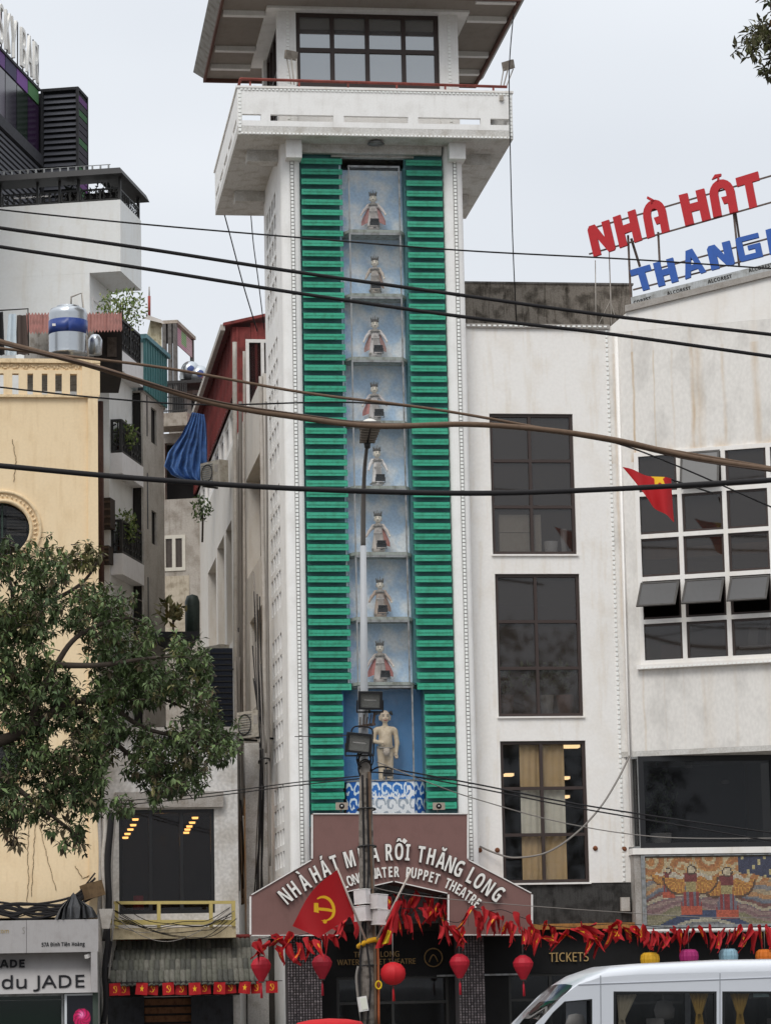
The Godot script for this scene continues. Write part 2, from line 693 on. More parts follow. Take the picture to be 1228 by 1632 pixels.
func theatre_tower():
	var t := thing("theatre_tower", "tall white theatre tower with green louvres, glazed puppet niches and a pagoda roof", "tower", "", Vector3(0, 0, -2))
	var top := 21.65
	var left := Transform3D(Basis(Vector3.UP, -PI / 2), Vector3(-2.18, 0, 0))
	# shaft
	var holes := []
	var y := 20.9
	var i := 0
	while y > 5.2:
		for k in 4:
			holes.append([-1.15 - k * 0.62 - 0.44, -1.15 - k * 0.62, y - 0.36, y])
		i += 1
		y -= 0.5 if i % 6 else 0.95
	var st := S()
	slab(st, -4.1, -0.1, 0.13, top, 0, -0.16, holes, left)
	put(t, "side_wall", st, M.tower)
	st = S()
	box(st, -2.0, -1.96, 0.13, top, -4.0, -0.3)
	put(t, "lining", st, M.dark)
	st = S()
	box(st, 1.87, 2.03, 0.13, top, -4.1, -0.1)
	box(st, -2.02, 1.87, 0.13, top, -4.1, -3.94)
	put(t, "rear_wall", st, M.tower)
	for s in [[-2.18, -1.735], [1.585, 2.03]]:
		st = S(true)
		var poly := PackedVector2Array()
		var c: float = (s[0] + s[1]) / 2
		var h: float = (s[1] - s[0]) / 2
		for k in 13:
			var a := PI * k / 12
			poly.append(Vector2(c + h * cos(a), -0.05 + 0.0 - 0.2 * pow(sin(a), 0.6)))
		poly.append(Vector2(s[0], 0.12))
		poly.append(Vector2(s[1], 0.12))
		st.set_smooth_group(-1)
		prism(st, poly, 0.13, top, Transform3D(Basis(Vector3.RIGHT, -PI / 2), Vector3.ZERO))
		put(t, "column", st, M.tower)
		var lx: float = c + 0.03
		st = S()
		box(st, lx - 0.045, lx + 0.045, 0.13, top, 0.252, 0.262)
		put(t, "led_channel", st, M.led_gap)
		led_run(t, Vector3(lx, 3.8, 0.268), Vector3(lx, top, 0.268), 0.062, 0.085)
	# louvres: backing, then each blade a part
	var ytop: float = 21.385
	var ybot: float = 6.35
	var ystep: float = 9.198
	var n := 62
	var pitch := (ytop - ybot) / n
	for s in [[-1.735, -0.76, -0.96], [0.69, 1.585, 0.88]]:
		var blade_mesh := {}
		st = S()
		box(st, minf(s[0], s[0] + 0.06), minf(s[0], s[0] + 0.06) + 1.0, 0, 1, 0, 1)
		st = S()
		box(st, s[0], s[1], ystep, ytop + 0.2, -0.08, -0.03)
		if s[0] < 0:
			box(st, s[0], s[2], ybot - 0.3, ystep - 0.002, -0.08, -0.03)
		else:
			box(st, s[2], s[1], ybot - 0.3, ystep - 0.002, -0.08, -0.03)
		put(t, "louvre_backing", st, M.green_dark)
		var dots := []
		for k in n:
			var y1 := ytop - k * pitch
			var low := y1 < ystep
			var xa: float = s[0] + 0.03
			var xb: float = s[1]
			if low:
				if s[0] < 0:
					xb = s[2]
				else:
					xa = s[2]
			if s[0] > 0:
				xb -= 0.03
			var key := "%d" % int(low)
			if not blade_mesh.has(key):
				var keep := org
				org = Vector3.ZERO
				st = S()
				var w := (xb - xa) / 2
				# drip edge: an upright lip with a turned hem, and a flat return to the wall
				box(st, -w, w, -0.118, 0.0, 0.155, 0.17)
				box(st, -w, w, -0.128, -0.1185, 0.15, 0.176)
				hexa(st, [Vector3(-w, -0.002, 0.154), Vector3(w, -0.002, 0.154), Vector3(w, 0.045, -0.03), Vector3(-w, 0.045, -0.03), Vector3(-w, 0.006, 0.154), Vector3(w, 0.006, 0.154), Vector3(w, 0.053, -0.03), Vector3(-w, 0.053, -0.03)])
				blade_mesh[key] = mesh_of(st)
				org = keep
			var o := put(t, "louvre_blade", blade_mesh[key], [M.green, M.green_faded, M.green_dirty, M.green][rng.randi() % 4], Vector3((xa + xb) / 2 + rng.randf_range(-0.003, 0.003), y1 - 0.06 + rng.randf_range(-0.004, 0.004), rng.randf_range(-0.006, 0.006)) - org)
			o.rotation.z = rng.randf_range(-0.005, 0.005)
			var d := xa + 0.04
			while d < xb - 0.04:
				dots.append([d, d + 0.012, y1 - 0.128, y1 - 0.116, 0.162, 0.179])
				d += 0.03
		small_boxes(t, "perforation", M.dot, dots)
	# the niches
	T.cloudy = cloud_tex()
	var back := pm("ffffff", "cloudy", 0.45, 0.7)
	var deep := pm("4580b4", "light", 0.5, 0.6)
	var cx := -0.04
	var fronts := [21.224, 19.634, 18.136, 16.656, 15.184, 13.684, 12.172, 10.702, 9.235]
	var flat := Transform3D(Basis(Vector3.RIGHT, -PI / 2), Vector3.ZERO)
	for k in 8:
		var y1: float = fronts[k]
		var y0: float = fronts[k + 1]
		bay(t, cx, 0.58, 0.715, 0.27, y0, y1, back, M.clear, 0.07)
	bay(t, cx + 0.02, 0.6, 0.88, 0.33, 7.022, fronts[8] - 0.09, deep, M.clear, 0.0)
	st = S()
	box(st, -0.99, 0.92, ytop + 0.02, top, -0.1, 0.06)
	put(t, "lintel", st, M.soffit)
	# painted wave pedestal under the lowest niche
	var ped := waves()
	var pa := print_mat(ped[0])
	var pb := print_mat(ped[1])
	var y1: float = 7.022
	var y0: float = ybot - 0.25
	var px := [cx - 0.86, cx - 0.58, cx + 0.62, cx + 0.9]
	st = S()
	quv(st, Vector3(px[1], y0, 0.33), Vector3(px[2], y0, 0.33), Vector3(px[2], y1, 0.33), Vector3(px[1], y1, 0.33))
	put(t, "wave_panel", st, pa)
	st = S()
	quv(st, Vector3(px[0], y0, 0.0), Vector3(px[1], y0, 0.33), Vector3(px[1], y1, 0.33), Vector3(px[0], y1, 0.0))
	put(t, "wave_panel", st, pb)
	st = S()
	quv(st, Vector3(px[2], y0, 0.33), Vector3(px[3], y0, 0.0), Vector3(px[3], y1, 0.0), Vector3(px[2], y1, 0.33))
	put(t, "wave_panel", st, pb)
	st = S()
	prism(st, PackedVector2Array([Vector2(px[0] - 0.01, 0.45), Vector2(px[0] - 0.01, 0), Vector2(px[1], -0.35), Vector2(px[2], -0.35), Vector2(px[3] + 0.01, 0), Vector2(px[3] + 0.01, 0.45)]), y1, y1 + 0.03, flat)
	put(t, "pedestal_top", st, M.zinc)
	balcony(t, top)
	pavilion(t)
	# horn loudspeakers on the entrance roof, lamps and wires about the tower
	for q in [[Vector3(-1.097, 6.348, 0.6), "left"], [Vector3(1.052, 6.323, 0.6), "right"]]:
		var h := thing("horn_speaker", "beige horn loudspeaker on the entrance sign, %s of the wave painted pedestal" % q[1], "loudspeaker", "horn loudspeakers on the entrance sign", q[0])
		org = Vector3.ZERO
		st = S()
		for e in [[0.17, 0.1, 0.12, 0.2], [0.12, 0.07, -0.06, 0.12]]:
			hexa(st, [Vector3(-e[0] * 0.8, 0.1 - e[1] * 0.8, e[3]), Vector3(e[0] * 0.8, 0.1 - e[1] * 0.8, e[3]), Vector3(e[0] * 0.6, 0.1 - e[1] * 0.5, e[2]), Vector3(-e[0] * 0.6, 0.1 - e[1] * 0.5, e[2]), Vector3(-e[0] * 0.8, 0.1 + e[1] * 0.8, e[3]), Vector3(e[0] * 0.8, 0.1 + e[1] * 0.8, e[3]), Vector3(e[0] * 0.6, 0.1 + e[1] * 0.5, e[2]), Vector3(-e[0] * 0.6, 0.1 + e[1] * 0.5, e[2])])
		put(h, "horn", st, pm("a89a8c", "light", 1.0, 0.6))
		st = S(true)
		lathe(st, [Vector2(0.0, 0.01), Vector2(0.04, 0.01), Vector2(0.062, 0.0)], 16, Transform3D(Basis(Vector3.RIGHT, PI / 2), Vector3(0, 0.1, 0.203)))
		put(h, "throat", st, M.dark)
		st = S(true)
		lathe(st, [Vector2(0.0, 0.04), Vector2(0.016, 0.035), Vector2(0.022, 0.0)], 10, Transform3D(Basis(Vector3.RIGHT, PI / 2), Vector3(0, 0.1, 0.2)))
		put(h, "driver", st, M.trim)
		st = S()
		box(st, -0.02, 0.02, -0.02, 0.03, 0.0, 0.06)
		put(h, "bracket", st, M.zinc)


func cloud_tex() -> ImageTexture:
	var n := 256
	var a := seamless(71, 0.012, 4, n)
	var b := seamless(72, 0.1, 3, n)
	var im := Image.create(n, n, false, Image.FORMAT_RGB8)
	for y in n:
		for x in n:
			var k := clampf((a[y * n + x] - 70) / 130.0, 0, 1)
			var g := (b[y * n + x] - 128) / 128.0 * 0.05
			im.set_pixel(x, y, Color(lerpf(0.74, 0.94, k) + g, lerpf(0.84, 0.95, k) + g, lerpf(0.94, 0.96, k) + g))
	return ImageTexture.create_from_image(im)


# white scrolls on blue and blue scrolls on white, painted on the pedestal
func waves() -> Array:
	var out := []
	for v in 2:
		var w := 192 if v == 0 else 64
		var h := 96
		var im := Image.create(w, h, false, Image.FORMAT_RGB8)
		var q := FastNoiseLite.new()
		q.seed = 5 + v
		q.frequency = 0.05
		var centres := []
		for r in 3:
			for c in range(-1, w / 40 + 2):
				centres.append(Vector2(c * 40 + (20 if r % 2 else 0) + 8, 20 + r * 34))
		for y in h:
			for x in w:
				var p := Vector2(x, y) + Vector2(q.get_noise_2d(x, y), q.get_noise_2d(x + 99, y)) * 5
				var s := 0.0
				for c in centres:
					var d: Vector2 = p - c
					var r: float = d.length()
					if r < 22:
						var a := fposmod(atan2(d.y, d.x) + (PI if int(c.x) % 2 else 0.0), TAU)
						var target := 4.0 + a / TAU * 15.0
						if absf(r - target) < 3.2:
							s = 1.0
				var base := Color(0.9, 0.91, 0.92) if v == 0 else Color(0.1, 0.36, 0.68)
				var ink := (Color(0.62, 0.66, 0.7) if y > 40 else Color(0.15, 0.42, 0.72)) if v == 0 else Color(0.85, 0.9, 0.93)
				if v == 0 and y < 30 + 14 * q.get_noise_2d(x * 2, 3) and x > 30 and x < 165:
					base = Color(0.16, 0.44, 0.74)
					ink = Color(0.85, 0.9, 0.94)
				im.set_pixel(x, y, base.lerp(ink, s) * (0.95 + 0.06 * q.get_noise_2d(x * 4, y * 4)))
		out.append(im)
	return out


func bay(t: Node3D, cx: float, hf: float, hb: float, d: float, y0: float, y1: float, back: Material, gl: Material, sill: float):
	var st := S()
	var flat := Transform3D(Basis(Vector3.RIGHT, -PI / 2), Vector3.ZERO)
	var niche: MeshInstance3D
	box(st, cx - hb - 0.02, cx + hb + 0.02, y0, y1, -0.45, -0.4)
	niche = put(t, "display_niche", st, back)
	st = S()
	box(st, cx - hb - 0.06, cx - hb - 0.021, y0, y1, -0.399, -0.01)
	put(niche, "side_lining", st, back)
	st = S()
	box(st, cx + hb + 0.021, cx + hb + 0.06, y0, y1, -0.399, -0.01)
	put(niche, "side_lining", st, M.green_dark)
	if sill > 0:
		st = S()
		prism(st, PackedVector2Array([Vector2(cx - hb, 0.39), Vector2(cx - hb, 0), Vector2(cx - hf, -d), Vector2(cx + hf, -d), Vector2(cx + hb, 0), Vector2(cx + hb, 0.39)]), y0 - sill, y0, flat)
		put(niche, "sill", st, pm("9aa09a", "grime", 0.8))
	var e := 0.006
	st = S()
	box(st, cx - hf, cx + hf, y0 + 0.002, y1 - sill - 0.002, d - 0.03 - e, d - 0.03)
	put(niche, "front_pane", st, gl)
	for s in [-1, 1]:
		st = S()
		var a := Vector3(cx + s * hf, 0, d - 0.033)
		var b := Vector3(cx + s * hb, 0, -0.033)
		var nn := Vector3(0, 0, -e)
		var h0 := Vector3(0, y0 + 0.002, 0)
		var h1 := Vector3(0, y1 - sill - 0.002, 0)
		hexa(st, [a + h0, b + h0, b + h0 + nn, a + h0 + nn, a + h1, b + h1, b + h1 + nn, a + h1 + nn])
		put(niche, "side_pane", st, gl)
		st = S()
		box(st, cx + s * hf - 0.018, cx + s * hf + 0.018, y0 + 0.001, y1 - sill - 0.001, d - 0.028, d - 0.004)
		put(niche, "corner_post", st, M.zinc)
	st = S()
	box(st, cx - hf, cx + hf, y1 - sill - 0.05, y1 - sill - 0.003, d - 0.028, d - 0.002)
	put(niche, "head_rail", st, M.zinc)


func balcony(t: Node3D, top: float):
	var x0 := -3.21
	var x1 := 3.11
	var zf := 0.9
	var zb := -6.1
	var yt: float = 22.74
	var st := S()
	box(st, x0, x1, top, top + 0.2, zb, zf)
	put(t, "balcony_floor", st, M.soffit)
	st = S()
	var holes := []
	for h in [[-3.108, -2.679, 21.889, 22.007], [-2.465, -1.031, 21.896, 22.014], [-0.786, 0.686, 21.929, 22.048], [0.917, 2.363, 21.917, 22.066], [2.589, 3.027, 21.925, 22.074]]:
		holes.append(h)
	for h in holes:
		h[2] = 21.98
		h[3] = 22.13
	slab(st, x0, x1, top + 0.203, yt, zf, zf - 0.11, holes)
	put(t, "parapet", st, M.tower)
	var side := []
	for k in 5:
		side.append([-5.9 + k * 1.35, -4.85 + k * 1.35, 21.98, 22.13])
	for s in [[-1, x0], [1, x1]]:
		var tr := Transform3D(Basis(Vector3.UP, s[0] * PI / 2), Vector3(s[1], 0, 0))
		var hs := []
		for q in side:
			hs.append(q if s[0] < 0 else [-q[1], -q[0], q[2], q[3]])
		st = S()
		if s[0] < 0:
			slab(st, zb, zf - 0.112, top + 0.203, yt, 0, -0.11, hs, tr)
		else:
			slab(st, -zf + 0.112, -zb, top + 0.203, yt, 0, -0.11, hs, tr)
		put(t, "parapet", st, M.tower)
	st = S()
	slab(st, x0 + 0.112, x1 - 0.112, top + 0.203, yt, zb + 0.11, zb, [])
	put(t, "parapet", st, M.tower)
	st = S()
	slab(st, x0 - 0.03, x1 + 0.03, -zf - 0.03, -zb + 0.03, yt + 0.05, yt + 0.002, [[x0 + 0.15, x1 - 0.15, -zf + 0.15, -zb - 0.15]], Transform3D(Basis(Vector3.RIGHT, -PI / 2), Vector3.ZERO))
	put(t, "coping", st, M.white)
	for y in [top + 0.03, yt - 0.03]:
		led_run(t, Vector3(x0 + 0.05, y, zf + 0.012), Vector3(x1 - 0.05, y, zf + 0.012), 0.035, 0.09)
	for x in [x0 + 0.05, x1 - 0.05]:
		led_run(t, Vector3(x, top + 0.06, zf + 0.012), Vector3(x, yt - 0.06, zf + 0.012), 0.06, 0.085)
	# brown pipe handrail on short posts
	var yr: float = 22.942
	st = S(true)
	tube(st, [Vector3(x0 + 0.08, yr + 0.03, zf - 0.06), Vector3(x1 - 0.1, yr - 0.03, zf - 0.06)], 0.035, 8)
	tube(st, [Vector3(x0 + 0.08, yr + 0.03, zf - 0.06), Vector3(x0 + 0.08, yr + 0.03, zb + 0.1)], 0.035, 8)
	put(t, "handrail", st, M.rail)
	for k in 6:
		st = S()
		var x := x0 + 0.3 + k * 1.12
		box(st, x - 0.02, x + 0.02, yt + 0.05, yr - 0.03, zf - 0.08, zf - 0.04)
		put(t, "rail_post", st, M.rail)
	# beam ends under the floor
	for q in [[-2.081, -1.721, 21.212, 21.613], [1.677, 2.057, 21.25, 21.668]]:
		st = S()
		box(st, q[0], q[1], q[2] + 0.02, top - 0.002, 0.08, 0.55)
		put(t, "beam_end", st, M.tower)
	for z in [-0.75, -4.2]:
		for s in [-1, 1]:
			st = S()
			box(st, -2.9 if s < 0 else 2.032, -2.182 if s < 0 else 2.8, top - 0.26, top - 0.002, z, z + 0.4)
			put(t, "bracket_beam", st, M.soffit)
	st = S()
	box(st, -1.7, 1.55, top - 0.2, top - 0.002, 0.07, 0.22)
	put(t, "bracket_beam", st, M.soffit)
	# floodlight on a stand by the window, a second one at the right corner
	for q in [[Vector3(-1.954, 23.588, 0.75), Vector3(-1.935, 22.947, 0.75), "left of the tower windows", 0.5], [Vector3(3.072, 23.477, 0.7), Vector3(2.928, 23.038, 0.7), "at the right end of the balcony rail", -0.9]]:
		var f := thing("rail_floodlight", "flat grey floodlight on a thin bracket %s" % q[2], "floodlight", "floodlights on the balcony rail", q[1])
		org = Vector3.ZERO
		var d: Vector3 = q[0] - q[1]
		var b := Transform3D(Basis(Vector3.UP, q[3]) * Basis(Vector3.RIGHT, 0.2), d)
		st = S()
		box(st, -0.16, 0.16, -0.1, 0.1, -0.04, 0.03, b)
		put(f, "housing", st, pm("8d857c", "grime", 1.0))
		st = S()
		box(st, -0.13, 0.13, -0.08, 0.08, -0.05, -0.043, b)
		put(f, "lens", st, M.black)
		st = S()
		bar(st, Vector3(-0.02, -0.02, -0.1), d + Vector3(-0.1, -0.08, 0), 0.025)
		bar(st, Vector3(0.12, -0.02, -0.1), d + Vector3(0.12, -0.08, 0), 0.025)
		bar(st, Vector3(0.05, -0.02, -0.12), d + Vector3(0.0, -0.08, 0), 0.03)
		put(f, "bracket", st, M.pipe)
	org = t.position
	st = S()
	box(st, 2.812, 2.9, 22.553, 22.673, 0.902, 0.96)
	put(t, "junction_box", st, M.pipe)
	st = S(true)
	lathe(st, [Vector2(0, 0.06), Vector2(0.16, 0.05), Vector2(0.2, 0.0), Vector2(0, 0.0)], 14, Transform3D(Basis(), Vector3(-0.02, top - 0.07, 0.55)))
	put(t, "soffit_fitting", st, M.zinc)


func pavilion(t: Node3D):
	org = t.position
	var y0 := 21.85
	var y1 := 24.9
	var st := S()
	var cols := [[-2.18, -1.76, -0.42, 0.0], [1.585, 2.03, -0.42, 0.0], [-2.18, -1.76, -4.1, -3.68], [1.585, 2.03, -4.1, -3.68]]
	for c in cols:
		st = S()
		box(st, c[0], c[1], y0, y1, c[2], c[3])
		put(t, "pavilion_column", st, M.tower)
	for x in [-1.95, 1.82]:
		led_run(t, Vector3(x, y0, 0.013), Vector3(x, y1, 0.013), 0.06, 0.085)
	var fr: Array = [-1.758, 1.583, 23.123, 25.101]
	fr[3] = minf(fr[3], y1 - 0.002)
	var q := [0.0, 0.255, 0.5, 0.755, 1.0]
	window(t, fr, -0.1, q, [0.0, 0.5, 1.0], 0.1, M.frame, M.mirror_glass)
	st = S()
	box(st, -1.758, 1.583, y0, fr[2] - 0.002, -0.2, -0.08)
	box(st, -1.758, 1.583, y0, fr[2] - 0.002, -4.0, -3.9)
	put(t, "dado", st, M.tower)
	window(t, [-1.583, 1.758, fr[2], y1 - 0.02], 4.0, [0.0, 0.25, 0.5, 0.75, 1.0], [0.0, 0.55, 1.0], 0.08, M.frame, M.tint, Transform3D(Basis(Vector3.UP, PI), Vector3.ZERO))
	for s in [-1, 1]:
		var tr := Transform3D(Basis(Vector3.UP, s * PI / 2), Vector3(-2.1 if s < 0 else 1.95, 0, 0))
		var a := -3.678 if s < 0 else 0.422
		window(t, [a, a + 3.256, y0, y1 - 0.002], 0.0, [0.0, 0.25, 0.5, 0.75, 1.0], [0.0, 0.3, 0.65, 1.0], 0.09, M.frame, M.tint, tr)
	# eaves: flat soffit with rafters, leaning fascia, hipped tile roof above
	var e := [-3.52, 3.33, -5.4, 1.2]
	st = S()
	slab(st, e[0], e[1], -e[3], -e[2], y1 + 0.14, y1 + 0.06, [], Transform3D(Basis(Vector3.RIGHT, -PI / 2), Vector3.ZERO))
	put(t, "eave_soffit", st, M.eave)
	for z in [-4.35, -2.95, -0.35, 0.95]:
		for s in [-1, 1]:
			st = S()
			box(st, e[0] + 0.1 if s < 0 else 2.3, -2.45 if s < 0 else e[1] - 0.1, y1 - 0.06, y1 + 0.058, z, z + 0.16)
			put(t, "rafter", st, M.tower)
	st = S()
	slab(st, -2.44, 2.29, -0.2, 4.3, y1 + 0.058, y1 + 0.001, [[-2.1, 1.95, 0.1, 3.9]], Transform3D(Basis(Vector3.RIGHT, -PI / 2), Vector3.ZERO))
	put(t, "ring_beam", st, M.tower)
	st = S()
	slab(st, e[0] - 0.01, e[1] + 0.01, -e[3] - 0.01, -e[2] + 0.01, y1 + 0.06, y1 - 0.04, [[e[0] + 0.05, e[1] - 0.05, -e[3] + 0.05, -e[2] - 0.05]], Transform3D(Basis(Vector3.RIGHT, -PI / 2), Vector3.ZERO))
	put(t, "fascia", st, M.fascia)
	st = S()
	var g := 0.24
	var lo := [Vector3(e[0], y1 + 0.062, e[3]), Vector3(e[1], y1 + 0.062, e[3]), Vector3(e[1], y1 + 0.062, e[2]), Vector3(e[0], y1 + 0.062, e[2])]
	var hi := [Vector3(e[0] - g, y1 + 0.3, e[3] + g), Vector3(e[1] + g, y1 + 0.3, e[3] + g), Vector3(e[1] + g, y1 + 0.3, e[2] - g), Vector3(e[0] - g, y1 + 0.3, e[2] - g)]
	var lo2 := []
	for p in lo:
		lo2.append(p + Vector3(0, 0.08, 0))
	hexa(st, lo + hi)
	var rd := [Vector3(-0.9, y1 + 2.1, -1.2), Vector3(0.7, y1 + 2.1, -1.2), Vector3(0.7, y1 + 2.1, -3.0), Vector3(-0.9, y1 + 2.1, -3.0)]
	var up := []
	for p in hi:
		up.append(p + Vector3(0, 0.003, 0))
	hexa(st, up + rd)
	put(t, "hip_roof", st, M.roof)


# ---- puppets -----------------------------------------------------------------------------------
func puppet(label: String, at: Vector3, kind: int, turn: float, cloth: Array) -> Node3D:
	var p := thing("puppet", label, "puppet", "water puppets in the tower niches", at)
	org = Vector3.ZERO
	var spread: float = [0.2, 0.12, 0.17][kind]
	var bones := [[Vector3(0, 0.02, 0), Vector3(0, 0.48, 0), 0.15 if kind != 1 else 0.13, 0.085], [Vector3(-0.1, 0.53, 0), Vector3(0.1, 0.53, 0), 0.055, 0.055], [Vector3(0, 0.5, 0), Vector3(0, 0.62, 0), 0.07, 0.04], [Vector3(0, 0.68, 0), Vector3(0, 0.71, 0.005), 0.07, 0.078]]
	var hands := []
	for s in [-1, 1]:
		var elbow := Vector3(s * (0.13 + spread * 0.4), 0.42, 0.03)
		var hand := Vector3(s * (0.13 + spread * 0.75), 0.3, 0.08)
		bones.append([Vector3(s * 0.11, 0.53, 0), elbow, 0.042, 0.035])
		bones.append([elbow, hand, 0.035, 0.024])
		bones.append([Vector3(s * 0.075, 0.7, 0), Vector3(s * 0.08, 0.66, 0), 0.02, 0.014])
		hands.append(hand)
	var robe := pm(cloth[0], "rough", 2.0)
	put(p, "body", blob(bones, 0.014, 0.02), robe)
	var face := pm("f3e8d6", "light", 2.0)
	var st := S(true)
	var hd := Transform3D(Basis(), Vector3(0, 0.7, 0.012))
	lathe(st, [Vector2(0, -0.1), Vector2(0.05, -0.082), Vector2(0.076, -0.03), Vector2(0.082, 0.02), Vector2(0.072, 0.065), Vector2(0.0, 0.09)], 14, hd)
	var head := put(p, "head", st, face)
	st = S()
	for s in [-1, 1]:
		box(st, s * 0.03 - 0.014, s * 0.03 + 0.014, 0.705, 0.713, 0.082, 0.092)
		box(st, s * 0.03 - 0.018, s * 0.03 + 0.018, 0.727, 0.734, 0.08, 0.09)
	box(st, -0.018, 0.018, 0.655, 0.664, 0.074, 0.087)
	put(head, "painted_features", st, M.dark)
	st = S()
	hexa(st, [Vector3(-0.012, 0.678, 0.1), Vector3(0.012, 0.678, 0.1), Vector3(0.008, 0.678, 0.06), Vector3(-0.008, 0.678, 0.06), Vector3(-0.004, 0.71, 0.094), Vector3(0.004, 0.71, 0.094), Vector3(0.004, 0.71, 0.06), Vector3(-0.004, 0.71, 0.06)])
	put(head, "nose", st, face)
	st = S(true)
	lathe(st, [Vector2(0.08, 0.745), Vector2(0.092, 0.765), Vector2(0.088, 0.8), Vector2(0.05, 0.815), Vector2(0, 0.82)], 14, Transform3D(Basis(), Vector3(0, 0, 0.008)))
	var crown := put(p, "crown", st, pm("55504a", "rough", 3.0))
	st = S()
	for k in 7:
		var a := -1.5 + k * 0.5
		var c := Vector3(sin(a) * 0.075, 0.8, cos(a) * 0.075)
		tube(st, [c, c + Vector3(sin(a) * 0.02, 0.06 + (0.03 if k == 3 else 0.0), 0.0)], [0.014, 0.004], 5)
	put(crown, "spike", st, pm("6a645c", "rough", 3.0))
	st = S(true)
	lathe(st, [Vector2(0.05, 0.6), Vector2(0.1, 0.57), Vector2(0.13, 0.53), Vector2(0.11, 0.51)], 16)
	put(p, "collar", st, pm("8b8680", "rough", 3.0))
	st = S()
	for k in 5:
		var x := -0.05 + k * 0.025
		box(st, x - 0.005, x + 0.005, 0.1, 0.47, 0.115, 0.15 - absf(x) * 0.3)
	box(st, -0.09, 0.09, 0.36, 0.385, 0.08, 0.135)
	put(p, "sash", st, pm("bdb7b2", "rough", 3.0))
	var cape := pm(cloth[1], "rough", 2.0)
	for s in [-1, 1]:
		if not s in cloth[2]:
			continue
		st = S(true)
		for j in 5:
			for i in 4:
				var g := []
				for q in [[i, j], [i + 1, j], [i + 1, j + 1], [i, j + 1]]:
					var u: float = q[0] / 4.0
					var v: float = q[1] / 5.0
					var w: float = 0.03 + (spread - 0.03) * minf(1.0, v * 1.3)
					g.append(Vector3(s * (0.08 + u * w), 0.53 - v * 0.4 - u * 0.05 * v, -0.02 + 0.05 * sin(u * 5.0) * v))
				if s > 0:
					quad(st, g[3], g[2], g[1], g[0])
				else:
					quad(st, g[0], g[1], g[2], g[3])
		put(p, "cape", st, cape)
		st = S(true)
		lathe(st, [Vector2(0, -0.035), Vector2(0.022, -0.02), Vector2(0.024, 0.012), Vector2(0, 0.035)], 8, Transform3D(Basis(), hands[0 if s < 0 else 1]))
		put(p, "hand", st, face)
	st = S()
	box(st, -0.14, 0.14, 0.0, 0.03, -0.12, 0.12)
	put(p, "base", st, pm("8c8880", "rough", 2.0))
	p.rotation.y = turn
	return p


